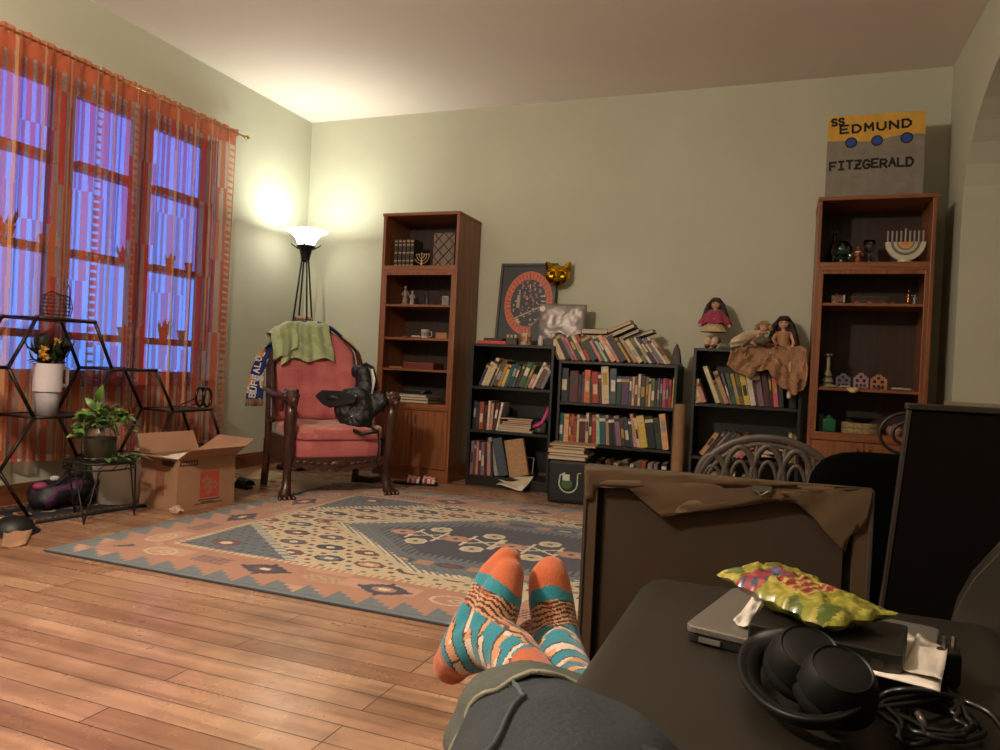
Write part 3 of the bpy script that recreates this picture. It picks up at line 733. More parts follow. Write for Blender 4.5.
# ------------------------------------------------------------------ the two tall oak cabinets
OAK = wood('683a1e', '925830', 'z', rough=.42, name='oak_veneer'); OAKX = wood('683a1e', '925830', 'x', rough=.42, name='oak_veneer')
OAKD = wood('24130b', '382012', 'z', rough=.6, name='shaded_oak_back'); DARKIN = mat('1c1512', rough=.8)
CW, CDp, CHt = .58, .371, 1.83
def cabinet(x, yb, shelves, label, rz=0):
    t = thing('bookcase_cabinet', label, 'cabinet', (x, yb, 0), rz, 'tall oak cabinets with doors below')
    y0, y1 = -CDp, 0; s = .02
    for q_ in (0, CW-s): obj('side_panel', MB().box(q_, q_+s, y0, y1, .0, CHt-.022), OAK, t, bevel=.002)
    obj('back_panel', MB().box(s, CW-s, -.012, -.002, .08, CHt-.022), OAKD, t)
    obj('top', MB().box(-.004, CW+.004, y0-.006, y1, CHt-.022, CHt), OAKX, t, bevel=.003)
    obj('plinth', MB().box(s, CW-s, y0+.004, y0+.02, 0, .068), OAKX, t, bevel=.002)
    mb = MB().box(s, CW-s, y0+.002, -.012, 1.435, 1.458).box(s, CW-s, y0, y0+.02, 1.422, 1.468)
    obj('fixed_shelf', mb, OAKX, t, bevel=.002)
    mb = MB().box(s, CW-s, y0+.002, -.012, .50, .522).box(s, CW-s, y0, y0+.02, .482, .526); obj('counter_shelf', mb, OAKX, t, bevel=.002)
    mb = MB().box(s, s+.022, y0, y0+.02, .526, 1.422).box(CW-s-.022, CW-s, y0, y0+.02, .526, 1.422).box(s+.022, CW-s-.022, y0, y0+.02, 1.402, 1.422)
    obj('face_frame', mb, OAK, t, bevel=.002)
    obj('bottom_panel', MB().box(s, CW-s, y0+.002, -.012, .068, .086), OAKX, t)
    for z in shelves: obj('shelf', MB().box(s, CW-s, y0+.012, -.012, z-.016, z), OAKX, t, bevel=.002)
    xm = CW/2
    for i, (a, b_) in enumerate(((s+.002, xm-.002), (xm+.002, CW-s-.002))):
        d = obj('door', MB().box(a, b_, y0-.002, y0+.016, .09, .478), OAK, t, bevel=.003)
        hx = xm+(-.030 if i == 0 else .030); mb = MB()
        mb.box(hx-.0065, hx+.0065, y0-.004, y0-.001, .385, .445); obj('recessed_handle', mb, mat('3a1c10', rough=.5), d, bevel=.0016)
    return t
XL, YL = .909, -.012; XR, YR = 3.695, -.042
cabinet(XL, YL, (.76, .974, 1.202), 'tall oak cabinet left of the low black bookcases, beside the red armchair')
cabinet(XR, YR, (.773, 1.243), 'tall oak cabinet at the right, with the painted cardboard sign on top')
YFL, YFR = YL-CDp, YR-CDp
def at(u, v, y, z=None):
    p = px(u, v, 'y', y); return p if z is None else Vector((p.x, y, z))
def X(u, v, y): return px(u, v, 'y', y).x
PAPER = mat('b8ab90', rough=.9, var=.06, scale=120)
# ---- left cabinet contents
zb = 1.459
for i in range(5):
    x = X(395.5+4.0*i, 262, -.33); t = thing('gold_banded_book', '%s of five gold-banded dark volumes in the left oak cabinet' % ('leftmost', 'second from left', 'middle one', 'second from right', 'rightmost')[i], 'book', (x, -.33, zb), 0, 'matching gold-banded volumes')
    obj('cover', MB().box(-.0125, .0125, 0, .003, 0, .20).box(-.0125, -.0105, 0, .14, 0, .20).box(.0105, .0125, 0, .14, 0, .20), mat('2c241c', rough=.5), t, bevel=.0015)
    obj('pages', MB().box(-.0105, .0105, .003, .137, .004, .196), PAPER, t)
    mb = MB()
    for z in (.012, .045, .10, .155, .18): mb.box(-.0126, .0126, -.0006, .0004, z, z+.010)
    obj('gilt_bands', mb, mat('b09a62', rough=.35, metal=.8), t)
def menorah(x, y, z, s, m, label, arms=3):
    t = thing('menorah', label, 'menorah', (x, y, z))
    obj('base', MB().lathe([(.035*s, 0), (.03*s, .008*s), (.008*s, .016*s), (.006*s, .05*s)], (0, 0, 0), 20), m, t, smooth=40)
    for k in range(1, arms+1):
        r = .02*k*s; mb = MB(); mb.tube([(r*math.cos(a), 0, .095*s+r*math.sin(a)*1.0) for a in [PI+PI*i/16 for i in range(17)]], .0035*s, 6)
        for q in (-1, 1): mb.lathe([(.003*s, 0), (.007*s, .004*s), (.007*s, .012*s)], (q*r, 0, .095*s), 10)
        obj('arm', mb, m, t, smooth=True)
    obj('stem', MB().tube([(0, 0, .02*s), (0, 0, .10*s)], .0042*s, 8).lathe([(.003*s, 0), (.007*s, .004*s), (.007*s, .014*s)], (0, 0, .1*s), 10), m, t, smooth=True); return t
menorah(X(421.5, 262, -.30), -.30, zb, .95, mat('b8a27c', rough=.35, metal=.7), 'small gold menorah between the gold-banded books and the latticed box in the left cabinet')
xa, xb = X(432, 262, -.33), X(453, 262, -.33); t = thing('latticed_box', 'wooden box with dark crossing lattice standing at the right of the left cabinet top shelf', 'box', ((xa+xb)/2, -.24, zb))
w2 = (xb-xa)/2; obj('case', MB().box(-w2, w2, -.08, .1, 0, .24), wood('5a4636', '7a6450', 'z', name='weathered_wood'), t, bevel=.004)
mb = MB()
for r_ in range(3):
    for c_ in (0, 1):
        zc = .04+.08*r_; xc = (-.5+c_)*w2; mb.bar((xc-w2/2, -.083, zc-.04), (xc+w2/2, -.083, zc+.04), .005, .004, (0, 1, 0)); mb.bar((xc-w2/2, -.083, zc+.04), (xc+w2/2, -.083, zc-.04), .005, .004, (0, 1, 0))
obj('lattice', mb, mat('141210', rough=.6), t)
def figurine(x, y, z, h, m, label, name='figurine', cat='figurine', hair=None):
    t = thing(name, label, cat, (x, y, z))
    mb = MB(); mb.lathe([(.22*h, 0), (.23*h, .04*h), (.19*h, .06*h)], (0, 0, 0), 16); obj('stand', mb, m, t, smooth=40)
    mb = MB(); mb.lathe([(.17*h, .05*h), (.14*h, .25*h), (.09*h, .45*h), (.12*h, .6*h), (.10*h, .7*h), (.04*h, .76*h), (.04*h, .8*h)], (0, 0, 0), 14)
    mb.ell((0, 0, .88*h), (.075*h, .08*h, .10*h), 12, 8); mb.tube([(-.11*h, 0, .68*h), (-.17*h, -.03*h, .55*h), (-.10*h, -.10*h, .48*h), (0, -.12*h, .50*h)], .035*h, 8); mb.tube([(.11*h, 0, .68*h), (.18*h, -.02*h, .60*h), (.2*h, -.06*h, .48*h)], .035*h, 8)
    obj('figure', mb, m, t, smooth=True); return t
# figurine group of two leaning figures
t = figurine(X(405, 303, -.29), -.29, 1.202, .14, mat('8a6a62', rough=.5, var=.3), 'pinkish grey porcelain figure, taller of the pair on the second shelf of the left cabinet')
t = figurine(X(412, 303, -.30), -.30, 1.202, .105, mat('9a8a80', rough=.5, var=.3), 'shorter pale porcelain figure beside the taller one on the second shelf of the left cabinet')
t = figurine(X(427, 303, -.22), -.22, 1.202, .11, mat('2c2622', rough=.4), 'dark slender statuette at the middle of the second shelf in the left cabinet')
xx = X(445, 303, -.29); t = thing('photo_cube', 'small white block with a grey printed face on the left cabinet second shelf', 'photo cube', (xx, -.27, 1.202))
obj('block', MB().box(-.024, .024, -.02, .03, 0, .068), mat('a8a49c', rough=.6), t, bevel=.003); obj('print', MB().box(-.019, .019, -.0212, -.0202, .006, .062), mat('77726e', rough=.5, var=.6, scale=70), t)
def mug(x, y, z, h, r, m, label, m2=None, ang=0):
    t = thing('mug', label, 'mug', (x, y, z), ang)
    obj('body', MB().lathe([(r*.9, 0), (r, h*.06), (r, h), (r*.93, h), (r*.93, h*.1), (0, h*.08)], (0, 0, 0), 24), m, t, smooth=40)
    obj('handle', MB().tube([(r*.95, 0, h*.8), (r*1.45, 0, h*.78), (r*1.6, 0, h*.5), (r*1.4, 0, h*.22), (r*.95, 0, h*.18)], r*.12, 8), m, t, smooth=True)
    if m2:
        mb = MB(); mb.lathe([(r*1.003, h*.25), (r*1.006, h*.27), (r*1.006, h*.70), (r*1.003, h*.72)], (0, 0, 0), 24, cap=False); obj('printed_band', mb, m2, t, smooth=True)
    return t
mug(X(425, 337, -.32), -.32, .974, .060, .029, mat('b4aea0', rough=.35), 'white mug with dark marks on the third shelf of the left oak cabinet', mat('7c766a', rough=.4, var=.7, scale=80), .6)
xx = X(441, 337, -.30); t = thing('wooden_box', 'low tan wooden box beside the white mug in the left cabinet', 'box', (xx, -.25, .974)); obj('box_body', MB().box(-.042, .042, -.05, .06, 0, .034), wood('8a6238', 'a87c4c', 'x', name='pale_box_wood'), t, bevel=.002); obj('lid', MB().box(-.044, .044, -.052, .062, .034, .044), wood('8a6238', 'a87c4c', 'x', name='pale_box_wood'), t, bevel=.002)
def shell(x, y, z, s, label, m=None):
    mb = MB(); fan = 11
    def fn(a, b_):
        an = PI*(.08+.84*a); r = s*(.1+.9*b_)*(1+.05*math.cos(a*fan*2*PI)); return (r*math.cos(an), -r*math.sin(an)*.8, s*.28*math.sin(PI*b_*.9)+.003*math.cos(a*fan*2*PI)*b_+.003)
    mb.grid(fn, 44, 8); o = obj('seashell', mb, m or mat('c8bca6', rough=.5, var=.15), smooth=True, loc=(x, y, z), solid=.0025); return tag(o, label, 'shell')
shell(X(416, 337, -.34), -.335, .975, .036, 'white seashell hanging over the front edge of the third shelf in the left cabinet')
shell(X(404, 337, -.32), -.31, .975, .024, 'small brown seashell on the third shelf of the left cabinet, left of the white one', mat('7a5a44', rough=.5))
def simple_box(name, x0, x1, y0, y1, z0, z1, m, label, cat, lid=None, bev=.003, rz=0):
    t = thing(name, label, cat, ((x0+x1)/2, (y0+y1)/2, z0), rz); a, b_, h = (x1-x0)/2, (y1-y0)/2, z1-z0
    if lid:
        obj('box_body', MB().box(-a, a, -b_, b_, 0, h*.7), m, t, bevel=bev); obj('lid', MB().box(-a-.001, a+.001, -b_-.001, b_+.001, h*.7, h), lid, t, bevel=bev)
    else: obj('box_body', MB().box(-a, a, -b_, b_, 0, h), m, t, bevel=bev)
    return t
simple_box('keepsake_box', X(403, 368, -.33), X(433, 368, -.33), -.33, -.16, .76, .806, mat('6a2c20', rough=.4), 'reddish brown flat box on the fourth shelf of the left cabinet', 'box', mat('74342a', rough=.4))
simple_box('notebook', X(389, 368, -.34), X(402, 368, -.34), -.34, -.2, .76, .772, mat('8a5c34', rough=.6), 'thin tan notebook lying left of the reddish brown box in the left cabinet', 'notebook', bev=.002)
def flat_book(x0, x1, y0, y1, z0, th, cm, label, rz=0, group=None, pages=True, name='book'):
    t = thing(name, label, 'book', ((x0+x1)/2, (y0+y1)/2, z0), rz, group); a, b_ = (x1-x0)/2, (y1-y0)/2; c = min(.0025, th*.18)
    obj('cover', MB().box(-a, a, -b_, b_, 0, c).box(-a, a, -b_, b_, th-c, th).box(-a, a, b_-.003, b_, c, th-c), cm, t, bevel=.0008)
    obj('pages', MB().box(-a+.003, a-.004, -b_+.004, b_-.003, c, th-c), PAPER, t); return t
y_ = -.345
flat_book(X(388, 402, y_), X(428, 402, y_), y_, -.14, .526, .020, mat('20242a'), 'dark large book at the bottom of the pile in the left cabinet', 0)
flat_book(X(389, 396, y_), X(428, 396, y_), y_, -.15, .546, .020, mat('1a1a1c'), 'black-covered large book with pale page edges, middle of the pile in the left cabinet', .02)
flat_book(X(388, 390, y_), X(427, 390, y_), y_, -.15, .566, .018, mat('a8a8a0', metal=.4, rough=.35), 'silvery large book in the pile on the lowest open shelf of the left cabinet', -.02)
t = thing('record_player', 'small dark player with curved lid atop the pile in the left cabinet', 'player', ((X(399, 386, -.3)+X(430, 386, -.3))/2, -.24, .584))
obj('case', MB().cushion(-.085, .085, -.07, .07, 0, .022, .3), mat('151518', rough=.35), t, smooth=True); obj('lid', MB().cushion(-.078, .078, -.06, .06, .021, .030, .3), mat('44484c', rough=.25), t, smooth=True)
# ------------------------------------------------------------------ low bookcases
BKW = mat('0d0c0b', rough=.45, var=.15, scale=30); BK2 = mat('16140f', rough=.6, var=.15)
def bookcase(x0, x1, d, h, shelves, label, back=BKW, s=.018, body=BKW):
    w = x1-x0; t = thing('bookcase', label, 'bookcase', (x0, -.012, 0))
    [obj('side_panel', MB().box(q_, q_+s, -d, 0, 0, h-s), body, t, bevel=.0015) for q_ in (0, w-s)]
    obj('top', MB().box(0, w, -d, 0, h-s, h), body, t, bevel=.0015)
    obj('back_panel', MB().box(s, w-s, -.006, 0, .03, h-s), back, t)
    obj('plinth', MB().box(s, w-s, -d+.01, -d+.025, 0, shelves[0]-s), body, t)
    for z in shelves: obj('shelf', MB().box(s, w-s, -d+.002, -.006, z-s, z), body, t, bevel=.001)
    return t
B1X0, B1X1, B2X0, B2X1, B3X0, B3X1 = 1.589, 2.170, 2.205, 2.955, 3.045, 3.660
bookcase(B1X0, B1X1, .303, .952, (.068, .375, .667), 'black bookcase nearest the left oak cabinet, with the framed picture on top')
t = bookcase(B2X0, B2X1, .30, .862, (.075, .338, .598), 'wide black bookcase in the middle, crowded with leaning books on top', mat('2a2c20', rough=.8))
bookcase(B3X0, B3X1, .303, .972, (.06, .322, .640), 'black bookcase under the seated dolls, beside the right oak cabinet')
COL = dict(black='121214', charcoal='26272b', navy='1e2638', blue='24405e', teal='12505e', slate='3f4a56', grey='6c6a68', silver='8c8a88', white='c8c0b4', cream='c0ae8c', tan='a5805a', brown='5c3e2c', umber='3a2820', maroon='4e1a20', red='9a2a26', crimson='b03040', orange='c0602c', rust='8c4028', mustard='a8862c', yellow='c4a848', olive='5c5c34', green='2f5a38', forest='1c3a2a', mint='98b89a', pink='b87a74', rose='c05068', magenta='b02a70', mauve='7a5c6c', purple='4c3458', peach='cf9a74')
_seen = {}; _bm = {}; brd = random.Random(11)
def bmat(c):
    if c not in _bm: _bm[c] = mat(COL[c], rough=.5, var=.22, scale=60, bump=.15)
    return _bm[c]
def book(x0, x1, z, h, lean, yf, dep, col, label, group, band=True):
    th = math.radians(lean); t = max(.006, (x1-x0)*math.cos(th)-.0008); piv = x1 if lean > 0 else x0
    e = thing('book', label, 'book', (piv, yf, z), 0, group); e.rotation_euler = (0, th, 0)
    a, b_ = (-t, 0) if lean > 0 else (0, t); c = min(.0022, t*.16)
    mb = MB().box(a, a+c, 0, dep, 0, h).box(b_-c, b_, 0, dep, 0, h).box(a+c, b_-c, 0, .0025, 0, h)
    obj('cover', mb, bmat(col), e, bevel=.0007)
    obj('pages', MB().box(a+c, b_-c, .0025, dep-.004, .003, h-.003), PAPER, e)
    if band and t > .012:
        alt = brd.choice(('cream', 'white', 'black', 'mustard', 'silver', 'umber')); mb = MB(); q = brd.uniform(.55, .85)
        if alt == col: alt = 'charcoal'
        k = brd.random()
        if k < .6: mb.box(a+t*.18, b_-t*.18, -.0004, .0005, h*(q-.32), h*q)
        else: mb.box(a, b_, -.0004, .0005, h*.80, h*.90)
        obj('title_panel', mb, bmat(alt), e)
    return e
def row(specs, z, yf, place, group, dep=(.12, .17), vref=400):
    n = len(specs)
    for i, sp in enumerate(specs):
        u0, u1, h, col, lean = sp; x0, x1 = X(u0, vref, yf), X(u1, vref, yf)
        l_ = specs[i-1][3] if i else None; r_ = specs[i+1][3] if i < n-1 else None
        size = 'thick' if x1-x0 > .035 else 'thin' if x1-x0 < .014 else ''
        nb = ('between %s and %s ones' % (l_, r_)) if l_ and r_ else ('last on the right after a %s one' % l_) if l_ else ('first on the left before a %s one' % r_)
        lab = ' '.join((size+' '+col+' book on '+place+', '+nb).split())
        if lab in _seen: lab = lab.replace(' book on', ' book right of centre on' if i > n/2 else ' book left of centre on')
        if lab in _seen: lab = lab.replace('right of centre', 'farther right').replace('left of centre', 'farther left')
        _seen[lab] = 1
        book(x0, x1, z, h, lean, yf-brd.uniform(0, .004), brd.uniform(*dep), col, lab, group)
yA = -.285
# bookcase 1, top row: leaning right
r1 = [(477.5, 480.5, .165, 'navy', 22), (480.5, 484, .172, 'cream', 22), (484, 488, .200, 'cream', 22), (488, 490, .16, 'charcoal', 22), (490, 492, .165, 'grey', 22), (492, 497, .19, 'brown', 21), (497, 500, .16, 'mustard', 20), (500, 503.5, .155, 'yellow', 20), (503.5, 507, .16, 'teal', 19),
      (507, 511, .165, 'forest', 18), (511, 514, .15, 'teal', 18), (514, 517, .165, 'maroon', 20), (517, 523, .175, 'green', 21), (523, 526.5, .165, 'olive', 22), (526.5, 530.5, .10, 'pink', 24), (530.5, 533.5, .19, 'white', 25), (533.5, 539, .17, 'brown', 25), (539, 543, .14, 'grey', 24)]
row(r1, .668, yA, 'left bookcase top shelf', 'books on the top shelf of the left black bookcase', vref=388)
r2 = [(472, 475, .19, 'black', 2), (475, 478.5, .18, 'charcoal', 1), (478.5, 483, .185, 'rust', 1), (483, 486.5, .165, 'maroon', 2), (486.5, 489, .195, 'cream', 2), (489, 492, .18, 'pink', 3), (492, 495.5, .185, 'maroon', 7), (495.5, 498, .19, 'white', 10)]
row(r2, .376, yA, 'left bookcase middle shelf', 'upright books on the middle shelf of the left black bookcase', vref=428)
r3 = [(469.5, 472.5, .225, 'mauve', 1), (472.5, 475, .22, 'brown', 1), (475, 477.5, .225, 'pink', 0), (477.5, 480.5, .215, 'maroon', 0), (480.5, 484, .22, 'mauve', -1), (484, 487, .22, 'umber', -2), (487, 490.5, .225, 'pink', -3), (490.5, 493, .23, 'charcoal', -5)]
row(r3, .069, yA, 'left bookcase bottom shelf', 'thin magazines and books on the bottom shelf of the left black bookcase', vref=476, dep=(.18, .22))
# horizontal pile on its middle shelf
xa, xb = X(497, 430, yA), X(531, 430, yA); zz = .376
for i, (th, cm, a, b_, l) in enumerate(((.012, 'white', 0, .01, 'thin white book at the bottom of the flat pile'), (.016, 'pink', .01, -.01, 'pinkish flat book second from the bottom of the pile'), (.014, 'cream', 0, 0, 'cream flat book third from the bottom of the pile'), (.012, 'umber', .03, 0, 'dark brown flat book in the middle of the pile'), (.010, 'crimson', .03, 0, 'thin crimson flat book below the orange one in the pile'), (.014, 'orange', .07, 0, 'orange flat book near the top of the pile'), (.012, 'charcoal', .02, .01, 'charcoal book topmost of the flat pile'))):
    flat_book(xa+a, xb+b_, yA, -.13, zz, th, bmat(cm), l+', left black bookcase', group='flat pile on the middle shelf of the left black bookcase'); zz += th+.0005
xx = X(539, 432, yA); t = thing('camera_case', 'small dark case with a magenta strap on the left black bookcase middle shelf', 'case', (xx, -.23, .376))
obj('body', MB().cushion(-.045, .045, -.05, .05, 0, .085, .3), mat('1a1a20', rough=.5), t, smooth=True)
obj('strap', MB().tube([(-.045, -.053, .045), (-.01, -.06, .055), (.02, -.06, .08), (.045, -.055, .14), (.05, -.03, .18)], [(.010, .003)]*5, 8), mat('c02a70', rough=.5), t, smooth=True)
obj('clasp', MB().lathe([(.012, 0), (.012, .004), (0, .005)], (-.005, -.048, .025), 12, Matrix.Rotation(PI/2, 3, 'X')), mat('6a5c54', rough=.4, metal=.5), t, smooth=40)
# large leaning ones on the bottom shelf
def slab(u0, u1, h, lean, col, label, dep, yf=-.27, name='folder', cat='folder', z=.069, vref=478):
    x0, x1 = X(u0, vref, yf), X(u1, vref, yf); th = math.radians(lean); t_ = (x1-x0)*math.cos(th)
    e = thing(name, label, cat, (x0, yf, z)); e.rotation_euler = (0, th, 0)
    obj('cover', MB().box(0, t_, 0, dep, 0, h), bmat(col) if col in COL else mat(col, rough=.8), e, bevel=.0015); return e
slab(494.5, 498.5, .26, -14, 'silver', 'large pale folder leaning left on the bottom shelf of the left black bookcase', .2)
slab(499, 508.5, .255, -14, 'slate', 'thick slate blue binder leaning left beside the pale folder', .2, name='binder', cat='binder')
e = thing('picture_book', 'large tan book standing open-faced and tilted on the bottom shelf beside the slate binder', 'book', (X(509, 478, -.27), -.262, .070)); e.rotation_euler = (0, math.radians(-12), 0)
obj('cover', MB().box(0, .135, 0, .012, 0, .245), bmat('tan'), e, bevel=.002); obj('pages', MB().box(.002, .133, .012, .022, .003, .242), PAPER, e); obj('back_cover', MB().box(0, .135, .022, .025, 0, .245), bmat('tan'), e)
e = thing('envelope', 'crumpled pale envelope spilling from the left black bookcase onto the floor', 'envelope', (0, 0, 0))
def pt(u, v, y): return px(u, v, 'y', y)
def quadsheet(name, pts, m, parent=None, th=.002, n=8, wav=.004, seed=0):
    a, b_, c, d = [Vector(p) for p in pts]; rr = random.Random(seed); ph = rr.uniform(0, 6); nrm = (b_-a).cross(d-a).normalized()
    def fn(s, t): return (a*(1-s)+b_*s)*(1-t)+(d*(1-s)+c*s)*t+nrm*(wav*math.sin(s*7+t*5+ph)+wav*.5*math.sin(s*13-t*9+ph))
    return obj(name, MB().grid(fn, n, n), m, parent, smooth=True, solid=th)
WP = mat('c4b49a', rough=.9, var=.05); WHP = mat('cfc6ba', rough=.85, var=.04)
quadsheet('sheet', (pt(497, 480, -.31), pt(524, 489.5, -.40), pt(534, 476, -.30), pt(508, 476, -.2)), WP, e, seed=1)
quadsheet('sheet', (pt(496, 484, -.33), pt(522, 491, -.42), pt(528, 482, -.33), pt(508, 480, -.22)), WHP, e, seed=2)
mb = MB(); P4 = [pt(525, 457, -.2), pt(534, 458, -.2), pt(532, 474, -.2), pt(523, 473, -.2)]; mb.tube(P4, .004, 4, closed=True)
tag(obj('small_frame', mb, mat('b0a898', rough=.5), bevel=0), 'small pale empty frame standing at the right of the bottom shelf, left black bookcase', 'picture frame')

# bookcase 2
r = [(557.5, 560, .165, 'maroon', -27), (560, 563, .20, 'cream', -28), (563, 566.5, .20, 'cream', -28), (566.5, 572, .205, 'black', -29), (572, 575.5, .20, 'mauve', -30), (575.5, 578.5, .18, 'rose', -30), (578.5, 583.5, .185, 'forest', -30), (583.5, 587.5, .195, 'cream', -30), (587.5, 592, .205, 'red', -30), (592, 600, .19, 'forest', -31), (600, 603.5, .20, 'pink', -31), (603.5, 606, .20, 'olive', -31), (606, 609, .20, 'mint', -32), (609, 612, .185, 'umber', -32),
     (612, 617.5, .205, 'peach', -33), (617.5, 621, .205, 'pink', -33), (621, 629, .20, 'charcoal', -34), (629, 632.5, .195, 'mustard', -34), (632.5, 634.5, .20, 'black', -34), (634.5, 639, .205, 'tan', -35), (639, 645, .18, 'cream', -35), (645, 650, .195, 'olive', -35), (650, 653.5, .205, 'white', -36), (653.5, 658, .205, 'black', -36), (658, 662, .20, 'mauve', -36), (662, 665.5, .205, 'grey', -37), (665.5, 668.5, .215, 'white', -37), (668.5, 673, .20, 'tan', -38)]
row([(a, b_, h*.93, c, l) for a, b_, h, c, l in r], .8625, -.285, 'wide bookcase top', 'books leaning left on top of the wide middle bookcase', vref=361)
r = [(559, 567.5, .215, 'navy', 0), (567.5, 569, .16, 'black', 0), (569, 577.5, .20, 'maroon', 0), (577.5, 581, .18, 'black', 0), (581, 583.5, .195, 'purple', 0), (583.5, 589.5, .21, 'orange', 0), (589.5, 592.5, .17, 'forest', -2), (592.5, 599, .20, 'red', -4), (599, 602, .20, 'umber', -4), (602, 609.5, .235, 'cream', -4), (609.5, 616, .225, 'slate', -1), (616, 621, .18, 'forest', 0), (621, 628.5, .18, 'purple', 0), (628.5, 631.5, .18, 'slate', 0),
     (631.5, 634, .18, 'peach', 0), (634, 637.5, .185, 'brown', 0), (637.5, 640, .20, 'white', 0), (640, 645, .19, 'umber', 0), (645, 648, .185, 'olive', 0), (648, 650.5, .175, 'peach', 0), (650.5, 654.5, .175, 'green', 0), (654.5, 656.5, .165, 'maroon', 0), (656.5, 659.5, .18, 'slate', 0), (659.5, 662, .175, 'forest', 0), (662, 665.5, .18, 'crimson', 0), (665.5, 668, .18, 'purple', 0), (668, 671, .175, 'red', 0), (671, 675, .19, 'mustard', 2)]
row(r, .599, -.285, 'wide bookcase upper shelf', 'books on the upper shelf of the wide middle bookcase', vref=402)
r = [(557, 563, .185, 'teal', 0), (563, 568, .18, 'peach', 0), (568, 570.5, .17, 'rust', 0), (570.5, 572.5, .18, 'orange', 0), (572.5, 576, .17, 'rust', 0), (576, 578.5, .18, 'cream', 0), (578.5, 585, .175, 'maroon', 0), (585, 588, .195, 'cream', 0), (588, 591.5, .17, 'umber', 0), (591.5, 596, .185, 'red', -2), (596, 600, .19, 'mint', -4), (600, 606, .185, 'teal', -4), (606, 609.5, .19, 'tan', -4), (609.5, 614, .18, 'black', -5), (614, 616.5, .185, 'charcoal', -6),
     (616.5, 622, .19, 'mauve', -8), (622, 626, .18, 'umber', -8), (626, 631, .185, 'navy', -9), (631, 634, .18, 'blue', -9), (634, 637.5, .21, 'pink', -10), (637.5, 641, .185, 'cream', -11), (641, 648.5, .20, 'yellow', -11), (648.5, 657, .20, 'black', -10), (657, 663, .195, 'forest', -10), (663, 669.5, .22, 'peach', -9)]
row(r, .339, -.285, 'wide bookcase middle shelf', 'books on the middle shelf of the wide middle bookcase', vref=444)
r = [(592, 597, .11, 'umber', 8), (604, 609, .10, 'peach', 20), (611, 616, .115, 'tan', -15), (618, 622, .11, 'cream', 25), (626, 632, .12, 'olive', -10), (635, 641, .12, 'brown', 0), (641, 645, .12, 'red', 0), (647, 652, .115, 'grey', 0), (653, 657, .115, 'mauve', 0), (661, 666, .12, 'charcoal', 0)]
row([(a, b_, h+.06, c, l) for a, b_, h, c, l in r], .076, -.285, 'wide bookcase lowest shelf', 'books low behind the picture back, wide middle bookcase', vref=480)
# flat ones lying over the leaning row
def tilted(u, v, y, L_, D_, th, col, rot, label, group='books lying on the leaning row of the middle bookcase'):
    p = px(u, v, 'y', y); e = thing('book', label, 'book', tuple(p), 0, group); e.rotation_euler = (0, -math.radians(rot), 0); c = min(.0025, th*.18)
    obj('cover', MB().box(0, L_, 0, D_, 0, c).box(0, L_, 0, D_, th-c, th).box(0, .003, 0, D_, c, th-c), bmat(col), e, bevel=.0008)
    obj('pages', MB().box(.003, L_-.003, .003, D_-.003, c, th-c), PAPER, e); return e
tilted(580.5, 337.5, -.27, .19, .15, .020, 'rust', -1, 'rust coloured book lying flat across the leaning books, below the black one')
tilted(581, 333.5, -.265, .17, .14, .034, 'black', 0, 'thick black book lying flat on the rust coloured one above the leaning row')
tilted(612, 343, -.28, .185, .15, .014, 'mauve', 24, 'mauve book lying tilted at the bottom of the slanting pile over the leaning row')
tilted(610, 338, -.275, .17, .14, .026, 'umber', 25, 'dark brown book tilted in the middle of the slanting pile over the leaning row')
tilted(608, 333, -.27, .16, .13, .022, 'pink', 24, 'pinkish book on top of the slanting pile over the leaning row')
e = tilted(623, 341.5, -.24, .20, .13, .022, 'black', 18, 'black soft-covered book poking out right under the slanting pile')
x_ = X(676, 362, -.26); t = thing('bookend', 'dark carved arrow-shaped bookend at the right end of the leaning row', 'bookend', (x_, -.25, .8625))
obj('arch_body', MB().prism([(-.028, 0), (.028, 0), (.026, .05), (.016, .1), (0, .135), (-.016, .1), (-.026, .05)], -.02, .03), mat('2c1712', rough=.5), t, bevel=.004); obj('foot', MB().box(-.034, .034, -.03, .04, 0, .010), mat('2c1712', rough=.5), t, bevel=.002)
# cardboard tube between the bookcases
KRAFT = mat('8c6a4c', rough=.85, var=.10, scale=14, bump=.15)
p_ = at(680, 405, -.36); t = thing('cardboard_tube', 'tall brown cardboard tube standing between the middle and right black bookcases', 'tube', (p_.x, -.345, 0))
obj('tube_wall', MB().lathe([(.0355, 0), (.0355, .628), (.033, .628), (.033, .02), (0, .02)], (0, 0, 0), 28), KRAFT, t, smooth=40)
obj('end_cap', MB().lathe([(.0328, .600), (.0328, .618), (0, .618)], (0, 0, 0), 24), mat('c0ae94', rough=.6), t, smooth=40)
